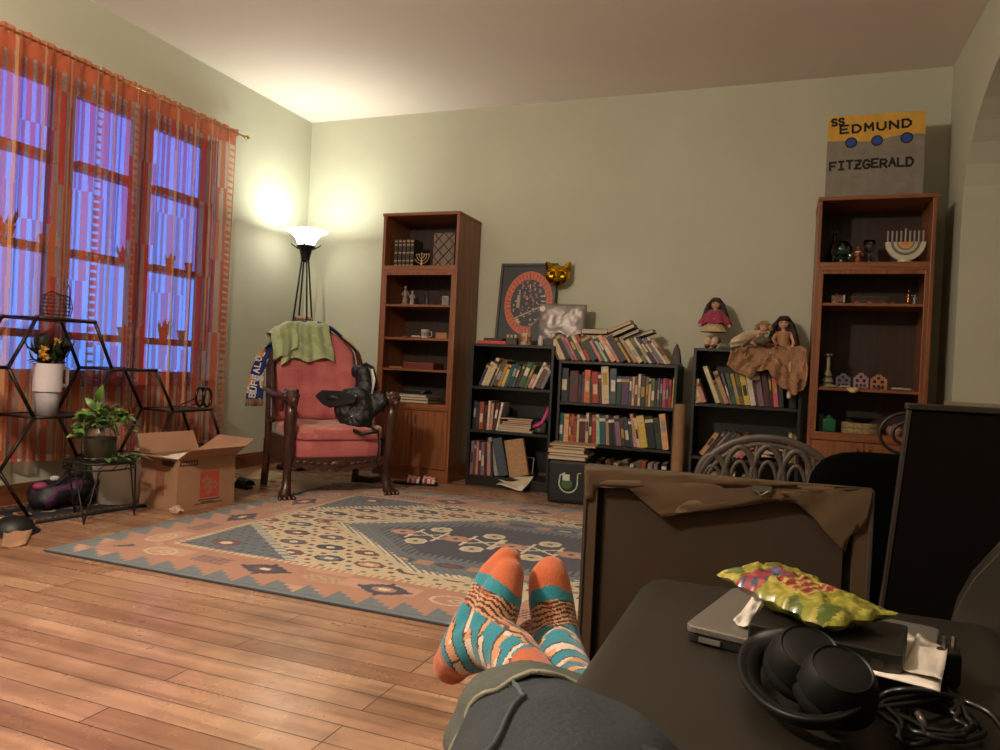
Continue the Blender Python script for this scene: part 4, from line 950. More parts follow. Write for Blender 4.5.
# bookcase 3
r = [(692.5, 698, .145, 'white', 0), (698, 702, .14, 'peach', -16), (702, 707, .125, 'pink', -22), (716, 721, .235, 'cream', -22), (721, 724.5, .15, 'olive', -22), (724.5, 730, .205, 'tan', -22), (730, 732.5, .19, 'mauve', -19), (732.5, 737, .19, 'green', -16), (737, 741, .19, 'mustard', -15), (741, 745, .19, 'olive', -14), (745, 751, .195, 'yellow', -13), (751, 756.5, .195, 'white', -12), (756.5, 759, .19, 'umber', -11), (759, 765, .195, 'mauve', -11), (765, 771, .20, 'maroon', -9), (771, 774, .2, 'umber', -8), (774, 779, .17, 'rose', -7), (779, 784, .19, 'charcoal', -5), (789, 796, .19, 'black', 0)]
row(r, .641, -.285, 'doll bookcase upper shelf', 'books on the upper shelf of the bookcase under the dolls', vref=404)
r = [(697, 703, .16, 'tan', 33), (703, 706, .19, 'umber', 36), (706, 709, .19, 'mauve', 38), (709, 712, .205, 'forest', 38), (712, 715.5, .19, 'slate', 39), (715.5, 720, .18, 'brown', 40), (720, 725, .2, 'maroon', 41), (725, 729, .17, 'tan', 42), (729, 733, .185, 'cream', 43), (733, 737, .18, 'pink', 44), (737, 741, .165, 'rose', 45)]
row(r, .323, -.285, 'doll bookcase middle shelf', 'books leaning right on the middle shelf under the dolls', vref=455)
row([(788, 791, .17, 'cream', 0), (791, 794.5, .165, 'olive', 0), (794.5, 798, .16, 'tan', 0)], .323, -.285, 'doll bookcase middle shelf end', 'small upright books under the dolls', vref=455)
for i, (u, v, L_, th, c, rot, lab) in enumerate(((742, 446, .26, .028, 'mauve', -17, 'mauve book sliding down to the right on the middle shelf under the dolls'), (755, 440, .18, .014, 'grey', -20, 'thin grey book lying on the mauve one under the dolls'), (733, 455, .12, .014, 'orange', 8, 'small orange book lying low on the middle shelf under the dolls'), (752, 457, .13, .02, 'rust', 3, 'rust coloured book lying low behind the metal screen'))):
    tilted(u, v, -.27, L_, .15, th, c, rot, lab, 'books lying on the middle shelf under the dolls')
row([(706, 716, .16, 'tan', 0), (730, 734, .17, 'peach', 0), (740, 746, .16, 'umber', 0), (776, 782, .15, 'maroon', 0)], .061, -.285, 'doll bookcase bottom shelf', 'books on the bottom shelf under the dolls', vref=495)
# ------------------------------------------------------------------ things on top of the left bookcase
zt = .9525
# framed picture leaning on the wall
pl = px(494, 338, 'y', -.13); FW, FH = .415, .585
t = thing('framed_picture', 'large dark framed picture of an orange ring with blossoms, leaning behind the gold mask', 'picture', (1.664, -.105, zt)); t.rotation_euler = (math.radians(-8), 0, 0)
FR = mat('3a3634', rough=.4)
mb = MB()
for a in ((0, .018, 0, FH), (FW-.018, FW, 0, FH), (.018, FW-.018, 0, .018), (.018, FW-.018, FH-.018, FH)): mb.box(a[0], a[1], 0, .02, a[2], a[3])
obj('frame', mb, FR, t, bevel=.002)
def ring(c):
    x, z = (c.x-.222)/.175, (c.z-.305)/.225; r = math.hypot(x, z*1.0); n = noise.noise(Vector((c.x*30, 0, c.z*30))); a = math.atan2(z, x)
    if .74 < r < 1.0 and not (-1.35 < a < -.15 and r < 2):
        return lin('2a1c1a') if abs((a*6) % 1-.5) < .07 and r < .95 else lin('b85a3c')
    if r < .74:
        if noise.noise(Vector((c.x*45+3, 1, c.z*45))) > .30 and z > -.25 and x > -.35: return lin('8a4a50')
        if noise.noise(Vector((c.x*55, 5, c.z*55))) > .40: return lin('a89880')
        if abs(z+.30-.35*x) < .022 or (abs(x+.42) < .07 and -.15 < z < .25): return lin('a08c70')
    if abs(z+.9-.9*x) < .035 and -.2 < x < .6: return lin('6a5648')
    if abs(z+.62) < .12 and abs(x+.35) < .12 and n > 0: return lin('b09870')
    return lin('1e2224') if c.x > .04 and c.x < FW-.04 else lin('242a2c')
mb = MB(); mb.grid(lambda a, b_: (.018+(FW-.036)*a, .012, .018+(FH-.036)*b_), 150, 210); o = obj('print', mb, vcol('art_print', rough=.45, scale=30, bump=0), t); paint(o, ring)
# golden cat mask hung at the frame's top right corner
GOLD = mat('c89a10', rough=.18, metal=1, var=.06, bump=.05); pm = px(558, 276, 'y', -.075)
t = thing('cat_mask', 'shiny golden cat mask hanging at the top right corner of the framed picture', 'mask', tuple(pm), .15)
mb = MB()
def hit(x, z):
    "relief of the mask face"
    y = -.055*max(0, 1-(x/.088)**2-(z/.075)**2)**.5
    y -= .022*math.exp(-((x/.018)**2+((z+.012)/.035)**2)) + .016*math.exp(-(((abs(x)-.018)/.018)**2+((z+.038)/.016)**2)) + .014*math.exp(-(((abs(x)-.055)/.024)**2+((z+.012)/.02)**2))
    y += .016*math.exp(-(((abs(x)-.038)/.018)**2+((z-.014-.2*(abs(x)-.038))/.009)**2)) - .012*math.exp(-(((abs(x)-.045)/.03)**2+((z-.034)/.008)**2)); return y
def fn(a, b_):
    an = 2*PI*a; r = b_; wx = .084*(1+.03*math.cos(2*an)); wz = .068 if math.sin(an) > 0 else .070
    x = wx*r*math.cos(an)*(1-.25*max(0, -math.sin(an))**1.5); z = wz*r*math.sin(an); return (x, hit(x, z), z)
mb.grid(fn, 72, 24, closed_u=True); obj('face', mb, GOLD, t, smooth=True, solid=.003)
for s in (-1, 1):
    mb = MB(); P = [(s*.025, .052), (s*.052, .085), (s*.086, .098), (s*.088, .065), (s*.080, .028)]
    mb.add([(x, -.012, z) for x, z in P]+[(x, .006, z) for x, z in P]+[(s*.062, -.030, .052)], [(5, 6, 7, 8, 9), (0, 1, 10), (1, 2, 10), (2, 3, 10), (3, 4, 10), (4, 0, 10), (0, 5, 6, 1), (1, 6, 7, 2), (2, 7, 8, 3), (3, 8, 9, 4), (4, 9, 5, 0)])
    obj('ear', mb, GOLD, t, smooth=30)
    obj('eye_hole', MB().ell((s*.036, hit(.036, .014)-.003, .014), (.014, .004, .006), 12, 8, Matrix.Rotation(-s*.35, 3, 'Y')), mat('100c06', rough=.9), t, smooth=True)
obj('nose', MB().ell((0, hit(0, -.02)-.002, -.022), (.008, .006, .006), 10, 6), mat('6a3a10', rough=.3, metal=.8), t, smooth=True)
obj('cord', MB().tube([(.0, .0, .06), (-.03, .05, .09), (-.03, .075, .06)], .0015, 5), mat('101010'), t)
# silvery plastic pouch
a, b_ = px(539, 342, 'y', -.2), px(581, 342, 'y', -.2); wp = (b_.x-a.x)*1.12
t = thing('plastic_pouch', 'puffy silver plastic mailer pouch standing in front of the framed picture', 'pouch', ((a.x+b_.x)/2, -.18, zt)); t.rotation_euler = (math.radians(-4), 0, 0)
mb = MB()
for sgn in (-1, 1):
    def fn(p, q, sgn=sgn):
        e = (max(0, 1-abs(2*p-1)**4)*max(0, 1-abs(2*q-1)**4))**.5; x = wp*(p-.5); z = .285*q
        return (x+.003*math.sin(q*9), sgn*(.030*e)+.006*e*noise.noise(Vector((x*26, sgn*2, z*26))), z)
    mb.grid(fn, 44, 44)
obj('film', mb, mat('8e8682', rough=.42, metal=.45, var=.1, scale=12, bump=.6), t, smooth=True)
mb = MB().lathe([(.020, 0), (.020, .002), (0, .002)], (-wp*.5+.026, -.022, .250), 20, Matrix.Rotation(PI/2, 3, 'X')); obj('round_sticker', mb, mat('d0cabc', rough=.6), t)
# little things along the front edge
y_ = -.29
simple_box('tin_box', X(477, 343, y_), X(506, 343, y_), y_, -.17, zt, zt+.022, mat('c03a2c', rough=.4), 'flat bright red box at the left end of the left bookcase top', 'box')
simple_box('tray_box', X(484, 338, y_+.04), X(503, 338, y_+.04), y_+.03, -.17, zt+.0225, zt+.042, mat('2a2622', rough=.5), 'flat dark box lying on the red box', 'box')
t = thing('wooden_blocks_toy', 'small dark stand with pale wooden letter-like blocks beside the mug', 'toy', (X(512, 343, y_), y_+.02, zt))
obj('stand', MB().box(-.045, .03, -.015, .03, 0, .045), mat('3c3a34', rough=.6), t, bevel=.003)
for k in range(3): obj('block', MB().box(-.042+.026*k, -.022+.026*k, -.018, .004, .046, .066), wood('a08458', 'c0a478', 'x', name='pale_box_wood'), t, bevel=.002)
mug(X(525, 343, y_), y_+.02, zt, .078, .036, mat('b8aa8c', rough=.35), 'cream mug with an orange tree picture in front of the framed picture', mat('a8673c', rough=.45, var=.6, scale=55), -1.2)
t = thing('pill_bottle', 'small white bottle with a pale label at the right of the left bookcase top', 'bottle', (X(540, 343, y_), y_+.015, zt))
obj('body', MB().lathe([(.018, 0), (.019, .004), (.019, .042), (.013, .048)], (0, 0, 0), 20), mat('c8c0b0', rough=.4), t, smooth=40); obj('cap', MB().lathe([(.015, .048), (.015, .064), (0, .064)], (0, 0, 0), 20), mat('d8d4cc', rough=.4), t, smooth=40)
simple_box('striped_box', X(544, 344, y_), X(553, 344, y_), y_, y_+.05, zt, zt+.05, mat('2c2a28', rough=.5, var=.5, scale=90), 'small dark striped box between the white bottle and the leaning books', 'box')
# black crate-like bag with emblem, and its pile of books
yc = -.70; c0, c1 = px(549, 498, 'z', 0), px(583, 506, 'z', 0)
cx0, cx1 = c0.x, c1.x; ycr = -.60
t = thing('storage_cube', 'black storage cube with pale green emblem on the floor under piled books', 'storage cube', (2.375, -.50, 0), .10)
hw = .125; obj('body', MB().cushion(-hw, hw, -.115, .115, 0, .262, .14, 44, 24), mat('0c0d12', rough=.6, bump=.3), t, smooth=True)
mb = MB(); mb.tube([(.055*math.cos(a)+.0, -.1165, .125+.055*math.sin(a)) for a in [PI*1.0+PI*1.05*i/18 for i in range(19)]], [(.004, .0015)]*19, 6); mb.tube([(-.055, -.1165, .125), (-.05, -.1165, .17), (-.02, -.1165, .185)], [(.005, .0015)]*3, 6); mb.tube([(.055, -.1165, .13), (.055, -.1165, .185), (.075, -.1165, .19)], [(.004, .0015)]*3, 6)
obj('emblem_outline', mb, mat('a8b8a0', rough=.6), t)
obj('emblem_leaf', MB().ell((-.008, -.1165, .118), (.036, .002, .030), 16, 8), mat('3a5a34', rough=.6), t, smooth=True); obj('emblem_top', MB().box(-.035, .008, -.1185, -.1155, .140, .178), mat('c0c4b4', rough=.6), t, bevel=.003)
zz = .2635
for i, (th, cm, x0, x1, l, y0) in enumerate(((.022, 'pink', -.13, .10, 'pinkish book at the bottom of the pile on the black storage cube', -.62), (.018, 'slate', -.12, .12, 'slate blue book second from the bottom on the black storage cube', -.615), (.022, 'peach', -.13, .09, 'thick peach coloured book in the middle of the pile on the storage cube', -.62), (.016, 'umber', -.10, .10, 'dark brown book second from the top on the storage cube', -.61), (.012, 'tan', -.125, .155, 'wide thin tan book topmost of the pile on the storage cube', -.61))):
    flat_book(2.375+x0, 2.375+x1, y0, -.42, zz, th, bmat(cm), l, rz=(.03 if i % 2 else .1), group='pile of books on the black storage cube'); zz += th+.0006
# ------------------------------------------------------------------ the three dolls on the right bookcase
SKIN = mat('c09078', rough=.45, var=.05, scale=20, bump=.03)
def doll(name, label, head, hr, hairc, hair_r, torso, dressm, limbs, group='porcelain dolls', hairfn=None, yaw=0):
    t = thing(name, label, 'doll', tuple(head), 0, group); L = lambda p: Vector(p)-Vector(head)
    mb = MB(); mb.ell((0, 0, 0), (hr, hr*.95, hr*1.18), 16, 12); mb.ell((0, -hr*.25, -hr*.45), (hr*.72, hr*.7, hr*.62), 12, 8); mb.ell((0, -hr*.98, -hr*.12), (hr*.13, hr*.16, hr*.18), 8, 6)
    nk = L(torso[0]); mb.tube([(0, 0, -hr*.6), nk], hr*.42, 10)
    for i in range(len(torso)-1): mb.tube([L(torso[i]), L(torso[i+1])], hr*.8, 12)
    for lim in limbs:
        mb.tube([L(p) for p in lim[0]], lim[1], 10)
        e = L(lim[0][-1]); mb.ell(e, lim[1][-1]*1.35, 10, 6)
    remeshed('body', mb, SKIN, hr*.11, t, 2)
    for s in (-1, 1):
        obj('eye', MB().ell((s*hr*.38, -hr*.93, hr*.05), (hr*.15, hr*.07, hr*.12), 10, 6), mat('1a1412', rough=.2), t, smooth=True)
        obj('eyebrow', MB().tube([(s*hr*.22, -hr*.95, hr*.28), (s*hr*.40, -hr*.92, hr*.34), (s*hr*.56, -hr*.82, hr*.28)], hr*.035, 5), mat(hairc, rough=.8), t)
    obj('lips', MB().ell((0, -hr*.93, -hr*.5), (hr*.18, hr*.07, hr*.07), 10, 6), mat('a03a3a', rough=.35), t, smooth=True)
    hm = mat(hairc, rough=.65, var=.3, scale=80, bump=.8); mb = MB(); hd = random.Random(int(head[0]*100))
    mb.ell((0, hr*.22, hr*.28), (hr*1.18, hr*1.08, hr*1.12), 16, 10)
    for i in range(34):
        a = PI*(-.12+1.24*i/33); x = math.cos(a)*hr*1.05; y = math.sin(a)*hr*.75+hr*.15; w = hair_r*(.75+.5*abs(math.cos(a)))
        pts = [(x*.5, y*.5, hr*1.15), (x, y, hr*.55)]
        n = 7
        for k in range(1, n): q = k/(n-1); pts.append((x*(1.2+2.0*min(1, hair_r/.11)*q*(1-.25*q))+hd.uniform(-.12, .12)*hr, y-hr*.25*math.sin(PI*q)+hd.uniform(-.15, .15)*hr, hr*.5-w*q))
        mb.tube(pts, [hr*.28]*2+[hr*.42]*(n-2)+[hr*.16], 6)
    for i in range(9):
        a = (i-4)/4; mb.tube([(a*hr*.5, -hr*.3, hr*1.2), (a*hr*.85, -hr*.9, hr*.75), (a*hr*.98, -hr*.92+abs(a)*hr*.3, hr*.42)], [hr*.2, hr*.2, hr*.1], 6)
    remeshed('hair', mb, hm, hr*.12, t, 1)
    return t
def skirt(t, name, head, fn, m, nu=48, nv=16, col=None):
    mb = MB(); mb.grid(lambda a, b_: tuple(Vector(fn(a, b_))-Vector(head)), nu, nv, closed_u=True); o = obj(name, mb, m, t, smooth=True, solid=.002); 
    if col: paint(o, col)
    return o
yd = -.17; ZT = .972
hd1 = at(716, 304, yd); x0 = hd1.x
d1 = doll('doll', 'seated doll with dark brown hair, magenta jacket and cream skirt, left end of bookcase top', hd1, .029, '2e1c16', .125,
    [(x0, yd, hd1.z-.045), (x0+.002, yd+.005, hd1.z-.10), (x0+.004, yd+.02, hd1.z-.17)], None,
    [([(x0-.03, yd, hd1.z-.055), (x0-.06, yd-.02, hd1.z-.11), (x0-.085, yd-.045, hd1.z-.135)], [.013, .012, .009]), ([(x0+.03, yd, hd1.z-.055), (x0+.07, yd-.02, hd1.z-.11), (x0+.09, yd-.045, hd1.z-.14)], [.013, .012, .009]),
     ([(x0-.02, yd+.01, ZT+.055), (x0-.03, yd-.07, ZT+.06), (x0-.028, yd-.115, ZT+.025)], [.022, .021, .016]), ([(x0+.02, yd+.01, ZT+.055), (x0+.014, yd-.07, ZT+.06), (x0+.012, yd-.115, ZT+.025)], [.022, .021, .016])])
MAG = mat('8e2848', rough=.75, var=.25, scale=70, bump=.4, sheen=.3); CRM = mat('b49c78', rough=.85, var=.15, scale=70, bump=.4)
def jac(a, b_):
    an = 2*PI*a; r = .030+.062*b_**.8*(1+.06*math.sin(an*9)); return (x0+r*math.cos(an)*1.1, yd+r*math.sin(an)*.75-.005, hd1.z-.040-.085*b_-.006*math.sin(an*7)*b_)
skirt(d1, 'jacket', hd1, jac, MAG)
for s in (-1, 1): obj('sleeve', MB().tube([Vector((x0+s*.028, yd, hd1.z-.052))-hd1, Vector((x0+s*.062, yd-.02, hd1.z-.10))-hd1, Vector((x0+s*.084, yd-.045, hd1.z-.128))-hd1], [.02, .022, .019], 12), MAG, d1, smooth=True)
skirt(d1, 'skirt', hd1, lambda a, b_: (x0+(.045+.035*b_*(1+.12*math.sin(a*2*PI*11)))*math.cos(2*PI*a), yd-.02+(.04+.04*b_)*math.sin(2*PI*a), hd1.z-.120-.055*b_), CRM)
obj('collar', MB().lathe([(.014, -.036), (.026, -.046), (.024, -.049)], (0, 0, 0), 20), mat('c8bca8', rough=.8), d1, smooth=True)
obj('button', MB().ell((0, -.074, -.098), .005, 8, 6), mat('d0c8b8', rough=.3), d1, smooth=True)
for s in (-.028, .012): obj('shoe', MB().ell((s, -.125, ZT+.013-hd1.z), (.017, .026, .013), 12, 8), mat('4a3020', rough=.4), d1, smooth=True)
for s in (-.028, .012): obj('stocking', MB().tube([(s-.0, -.06, ZT+.062-hd1.z), (s, -.112, ZT+.030-hd1.z)], [.0235, .019], 12), mat('c0ac90', rough=.85), d1, smooth=True)
hd2 = at(764, 327, -.20); x2 = hd2.x; y2 = -.20
d2 = doll('doll', 'small blond doll in a ruffled cream dress lying against the big brown-haired doll', hd2, .027, '94744e', .03, [(x2-.012, y2, hd2.z-.035), (x2-.035, y2-.01, hd2.z-.07), (x2-.06, y2-.02, ZT+.03)], None,
    [([(x2-.03, y2-.02, hd2.z-.045), (x2-.02, y2-.06, hd2.z-.08), (x2+.015, y2-.07, hd2.z-.09)], [.012, .011, .009]), ([(x2-.04, y2-.02, hd2.z-.045), (x2-.085, y2-.05, hd2.z-.075), (x2-.12, y2-.05, ZT+.02)], [.012, .011, .009])])
CR2 = mat('c4b494', rough=.85, var=.18, scale=60, bump=.5)
def dr2(a, b_):
    an = 2*PI*a; c = Vector((x2-.012, y2, hd2.z-.030)).lerp(Vector((x2-.165, y2-.06, ZT+.030)), b_); r = (.02+.05*min(1, b_*1.8))*(1+.10*math.sin(an*8+b_*9)*b_)
    r *= (1-.35*b_**4); z = c.z+r*math.sin(an)*.62*(1+.05*math.sin(b_*40)); return (c.x+r*math.cos(an)*.42, c.y+r*math.cos(an)*.8, max(ZT+.004, z))
skirt(d2, 'dress', hd2, dr2, CR2, 64, 30)
obj('bouquet', MB().ell((-.005, -.095, -.085), (.04, .03, .026), 12, 8).ell((-.03, -.098, -.088), (.025, .022, .02), 10, 6).ell((.02, -.10, -.08), (.02, .02, .018), 10, 6), mat('5c5844', rough=.9, var=.5, scale=90, bump=.8), d2, smooth=True)
obj('frill', MB().tube([(.028*math.cos(a)-.006, -.012+.022*math.sin(a), -.034+.003*math.sin(a*9)) for a in [2*PI*i/40 for i in range(40)]], [(.009, .004)]*40, 6, closed=True), CR2, d2, smooth=True)
hd3 = at(784, 323, -.15); x3 = hd3.x; y3 = -.15
d3 = doll('doll', 'largest doll, long dark hair, tan off-shoulder gown spreading over the bookcase front', hd3, .032, '26160f', .15, [(x3, y3, hd3.z-.05), (x3, y3-.005, hd3.z-.10), (x3, y3-.005, ZT+.05)], None,
    [([(x3-.035, y3, hd3.z-.055), (x3-.055, y3-.02, hd3.z-.10), (x3-.04, y3-.07, hd3.z-.13)], [.013, .012, .009]), ([(x3+.035, y3, hd3.z-.055), (x3+.06, y3-.01, hd3.z-.11), (x3+.05, y3-.05, hd3.z-.16)], [.013, .012, .009]),
     ([(x3-.03, y3-.02, ZT+.02), (x3-.05, y3-.12, ZT+.012), (x3-.05, y3-.18, ZT-.08)], [.015, .008, .008]), ([(x3+.03, y3-.02, ZT+.02), (x3+.04, y3-.12, ZT+.012), (x3+.045, y3-.18, ZT-.08), (x3+.047, y3-.190, ZT-.25)], [.015, .008, .008, .011])])
TAN = mat('8e6848', rough=.7, var=.28, scale=38, bump=.7, sheen=.3); TAN2 = mat('a4764e', rough=.6, var=.15, scale=50, bump=.3)
skirt(d3, 'bodice', hd3, lambda a, b_: (x3+(.046-.012*math.sin(PI*b_)+.02*b_**3)*math.cos(2*PI*a), y3+(.034+.01*b_)*math.sin(2*PI*a), hd3.z-.058-.10*b_), TAN2)
HEM = [(731, 352), (727, 366), (737, 372), (750, 379), (758, 371), (768, 371), (778, 384), (786, 391), (796, 396), (804, 388), (807, 368), (806, 352)]
def _pl(P, a):
    f_ = a*(len(P)-1); i = min(len(P)-2, int(f_)); k = f_-i; return (P[i][0]*(1-k)+P[i+1][0]*k, P[i][1]*(1-k)+P[i+1][1]*k)
def gown(a, b_):
    "the gown spreads from the waist over the bookcase edge, swept far to the left"
    u, v = _pl(HEM, a); hem = px(u, v, 'y', -.345); inn = px(770+30*a, 344+3*a, 'y', -.17); p = inn.lerp(hem, b_)
    y = -.17-.19*min(1, b_*1.5)-.014*math.sin(a*52+1)*b_-.010*math.sin(a*27+b_*9)*b_
    z = p.z+.012*math.sin(PI*b_)+.006*math.sin(a*60+b_*7)*b_+.006*math.sin(b_*26)
    if y > -.318: z = max(z, ZT+.006)
    if z < ZT+.004: y = min(y, -.330)
    return (p.x+.004*math.sin(b_*20+a*30), y, z)
mb = MB(); mb.grid(lambda a, b_: tuple(Vector(gown(a, b_))-hd3), 110, 50); obj('gown_skirt', mb, TAN, d3, smooth=True, solid=.004)
mb = MB()
for q in (.62, .80, .985): mb.tube([Vector(gown(i/90, q))-hd3+Vector((0, -.005, 0)) for i in range(91)], [(.007+.002*math.sin(i*2.1), .003) for i in range(91)], 6)
obj('ruffle', mb, TAN2, d3, smooth=True)
obj('shoe', MB().ell(Vector((x3+.047, y3-.195, ZT-.262))-hd3, (.014, .022, .014), 10, 8), mat('c8c0b4', rough=.4), d3, smooth=True)

# ------------------------------------------------------------------ painted cardboard sign on the right cabinet
SW, SH = .486, .475
sg = thing('cardboard_sign', 'hand-painted cardboard sign in yellow and grey with three blue circles, on the right cabinet', 'sign', (3.725, -.355, 1.8305)); sg.rotation_euler = (math.radians(-4), 0, math.radians(.0))
def signc(c):
    b_ = SH*.69+.010*math.sin(c.x*17+1)+.022*(c.x/SW)-.006
    return lin('c89a3c') if c.z > b_ else lin('7c7468')
mb = MB(); nu, nv = 120, 120
mb.grid(lambda a, b_: (SW*a, 0, SH*b_), nu, nv); o = obj('painted_face', mb, vcol('poster_paint', rough=.75, scale=18, bump=.1), sg); paint(o, signc)
obj('cardboard_back', MB().box(0, SW, .0006, .008, 0, SH), KRAFT, sg)
INK = mat('17120e', rough=.7)
TR = lambda x, z, rot=0: Matrix.Translation((x, -.0004, z)) @ Matrix.Rotation(rot, 4, 'Y')
obj('lettering', letters(MB(), 'EDMUND', TR(.066, .375, -.045), .042, .040, .022, .0118, wob=.003), INK, sg)
obj('lettering', letters(MB(), 'SS', TR(.022, .420, -.12), .036, .024, .012, .0115, wob=.002), INK, sg)
obj('lettering', letters(MB(), 'FITZGERALD', TR(.020, .165, -.02), .045, .030, .0125, .0118, wob=.003), INK, sg)
for x, z, r in ((.122, .318, .031), (.252, .322, .030), (.398, .328, .031)):
    obj('blue_circle', MB().lathe([(r*.80, 0), (r*.80, .0008), (0, .0009)], (x, -.0002, z), 28, Matrix.Rotation(PI/2, 3, 'X')), mat('22408c', rough=.6, var=.15), sg)
    mb = MB(); mb.lathe([(r*.78, 0), (r*.78, .0016), (r, .0016), (r, 0)], (x, -.0001, z), 28, Matrix.Rotation(PI/2, 3, 'X'), cap=False); obj('blue_circle_outline', mb, INK, sg)

# ------------------------------------------------------------------ right cabinet contents
yr = -.34
def X3(u, v, y=yr): return px(u, v, 'y', y).x
def glassy():
    m, nt, b = _new('clear_glass'); b.inputs['Base Color'].default_value = (.9, .97, .94, 1); b.inputs['Roughness'].default_value = .04
    b.inputs['Transmission Weight'].default_value = 1; b.inputs['IOR'].default_value = 1.45; return m
GL = glassy(); zb = 1.4585
t = thing('glass_globe', 'clear glass globe on a dark stand at the left of the right cabinet top bay', 'glass globe', (X3(843, 256), -.27, zb))
obj('stand', MB().lathe([(.05, 0), (.05, .012), (.032, .03), (.032, .04)], (0, 0, 0), 24), mat('15211c', rough=.3), t, smooth=40)
obj('globe', MB().ell((0, 0, .095), .058, 24, 16), GL, t, smooth=True); obj('green_branches', MB().lathe([(.03, .05), (.012, .075), (.024, .075), (.008, .10), (.016, .10), (0, .13)], (0, 0, 0), 12), mat('1e4a34', rough=.6), t)
t = thing('glass_bottle', 'tall dark glass bottle behind the glass globe in the right cabinet', 'bottle', (X3(834, 256, -.2), -.18, zb)); obj('bottle_body', MB().lathe([(.03, 0), (.034, .01), (.034, .12), (.012, .16), (.011, .20), (.014, .205), (.011, .21)], (0, 0, 0), 24), mat('0c1c18', rough=.1, coat=.5), t, smooth=40); obj('stopper', MB().ell((0, 0, .22), .015, 12, 8), GL, t, smooth=True)
t = thing('goblet', 'clear stemmed glass right of the globe in the right cabinet top bay', 'goblet', (X3(869, 256, -.26), -.24, zb)); obj('bowl', MB().lathe([(.004, .085), (.022, .095), (.032, .12), (.030, .155), (.0285, .155), (.030, .12), (.020, .098), (0, .09)], (0, 0, 0), 24), GL, t, smooth=True); obj('stem', MB().lathe([(.03, 0), (.028, .003), (.004, .01), (.004, .085)], (0, 0, 0), 20), GL, t, smooth=40)
t = figurine(X3(858.5, 256), -.32, zb, .115, mat('8c4020', rough=.35, var=.4, scale=50), 'orange-brown glazed figurine with a white collar beside the glass globe', )
obj('white_collar', MB().lathe([(.012, .083), (.018, .079), (.012, .074)], (0, 0, 0), 14), mat('c8c0b4', rough=.5), t, smooth=True)
# rainbow menorah
xm, ym = X3(905, 256), -.33; IV = mat('c4baa2', rough=.35, var=.04)
t = thing('menorah', 'ivory half-round menorah with rainbow arcs and nine grey candles in the right cabinet', 'menorah', (xm, ym, zb)); R_ = .098; zc = .128
obj('base', MB().lathe([(.056, 0), (.056, .010), (.036, .018), (.036, .030)], (0, 0, 0), 28), IV, t, smooth=40)
poly = [(R_*math.cos(a), zc+R_*1.06*math.sin(a)) for a in [PI+PI*i/30 for i in range(31)]]
obj('half_disc', MB().prism(poly, -.014, .014), IV, t, bevel=.002)
for r0, r1, c in ((.60, .74, '6a6460'), (.48, .56, 'b8ac90'), (.36, .46, '7a6c5c'), (.22, .34, 'c89848'), (0.02, .22, 'cc7a5a')):
    pts_o = [(R_*r1*math.cos(a), zc-.001+R_*r1*math.sin(a)) for a in [PI+PI*i/24 for i in range(25)]]; pts_i = [(R_*r0*math.cos(a), zc-.001+R_*r0*math.sin(a)) for a in [2*PI-PI*i/24 for i in range(25)]]
    obj('painted_arc', MB().prism(pts_o+pts_i, -.0152, -.0135), mat(c, rough=.4), t)
for i in range(9):
    x = (i-4)*.0215; h = .062+(.012 if i == 4 else 0); obj('candle', MB().tube([(x, 0, zc), (x, 0, zc+h)], .0052, 12), mat('8c8680', rough=.5), t, smooth=40)
# middle bay bits
z2 = 1.2435; yb2 = -.36
def X4(u): return px(u, 300, 'y', yb2).x
t = thing('ornament_box', 'small patterned box with a pale end on the upper shelf of the right cabinet', 'box', (X4(838), yb2+.04, z2)); obj('case', MB().box(-.032, .028, -.02, .02, .012, .048).tube([(-.032, 0, .012), (.028, 0, .012)], .012, 8), mat('6c4a38', rough=.5, var=.6, scale=90), t, bevel=.002); obj('end_cap', MB().box(.028, .036, -.021, .021, .01, .05), mat('b4aa9c', rough=.5), t); obj('knob', MB().ell((-.005, 0, .053), .006, 8, 6), BRASS, t, smooth=True)
simple_box('wooden_case', X4(852), X4(890), -.27, -.17, z2, z2+.055, mat('3c2a1c', rough=.6), 'long dark wooden case at the back of the right cabinet upper shelf', 'box', mat('44301f', rough=.6))
for u, c, nm in ((834, 'a89078', 'pale bead'), (857, 'b8505a', 'pink glass bead pair'), (870, 'c05068', 'rosy glass bead'), (884, '8a4a30', 'small brown bead'), (893, '7a4a30', 'smallest brown bead')):
    mb = MB(); mb.ell((0, 0, .008), (.009, .009, .008), 12, 8).ell((.012, .003, .006), (.006, .006, .006), 10, 6); tag(obj('bead_pair', mb, mat(c, rough=.25), smooth=True, loc=(X4(u), yb2+.02, z2+.0005)), nm+' lying on the upper shelf edge of the right cabinet', 'bead')
t = figurine(X4(909), yb2+.02, z2, .085, mat('a8783c', rough=.2, metal=.9), 'shiny brass figurine at the right end of the right cabinet upper shelf')
t = figurine(X4(915), yb2+.01, z2, .055, mat('8c8884', rough=.45), 'small grey figurine beside the brass one on the right cabinet upper shelf')
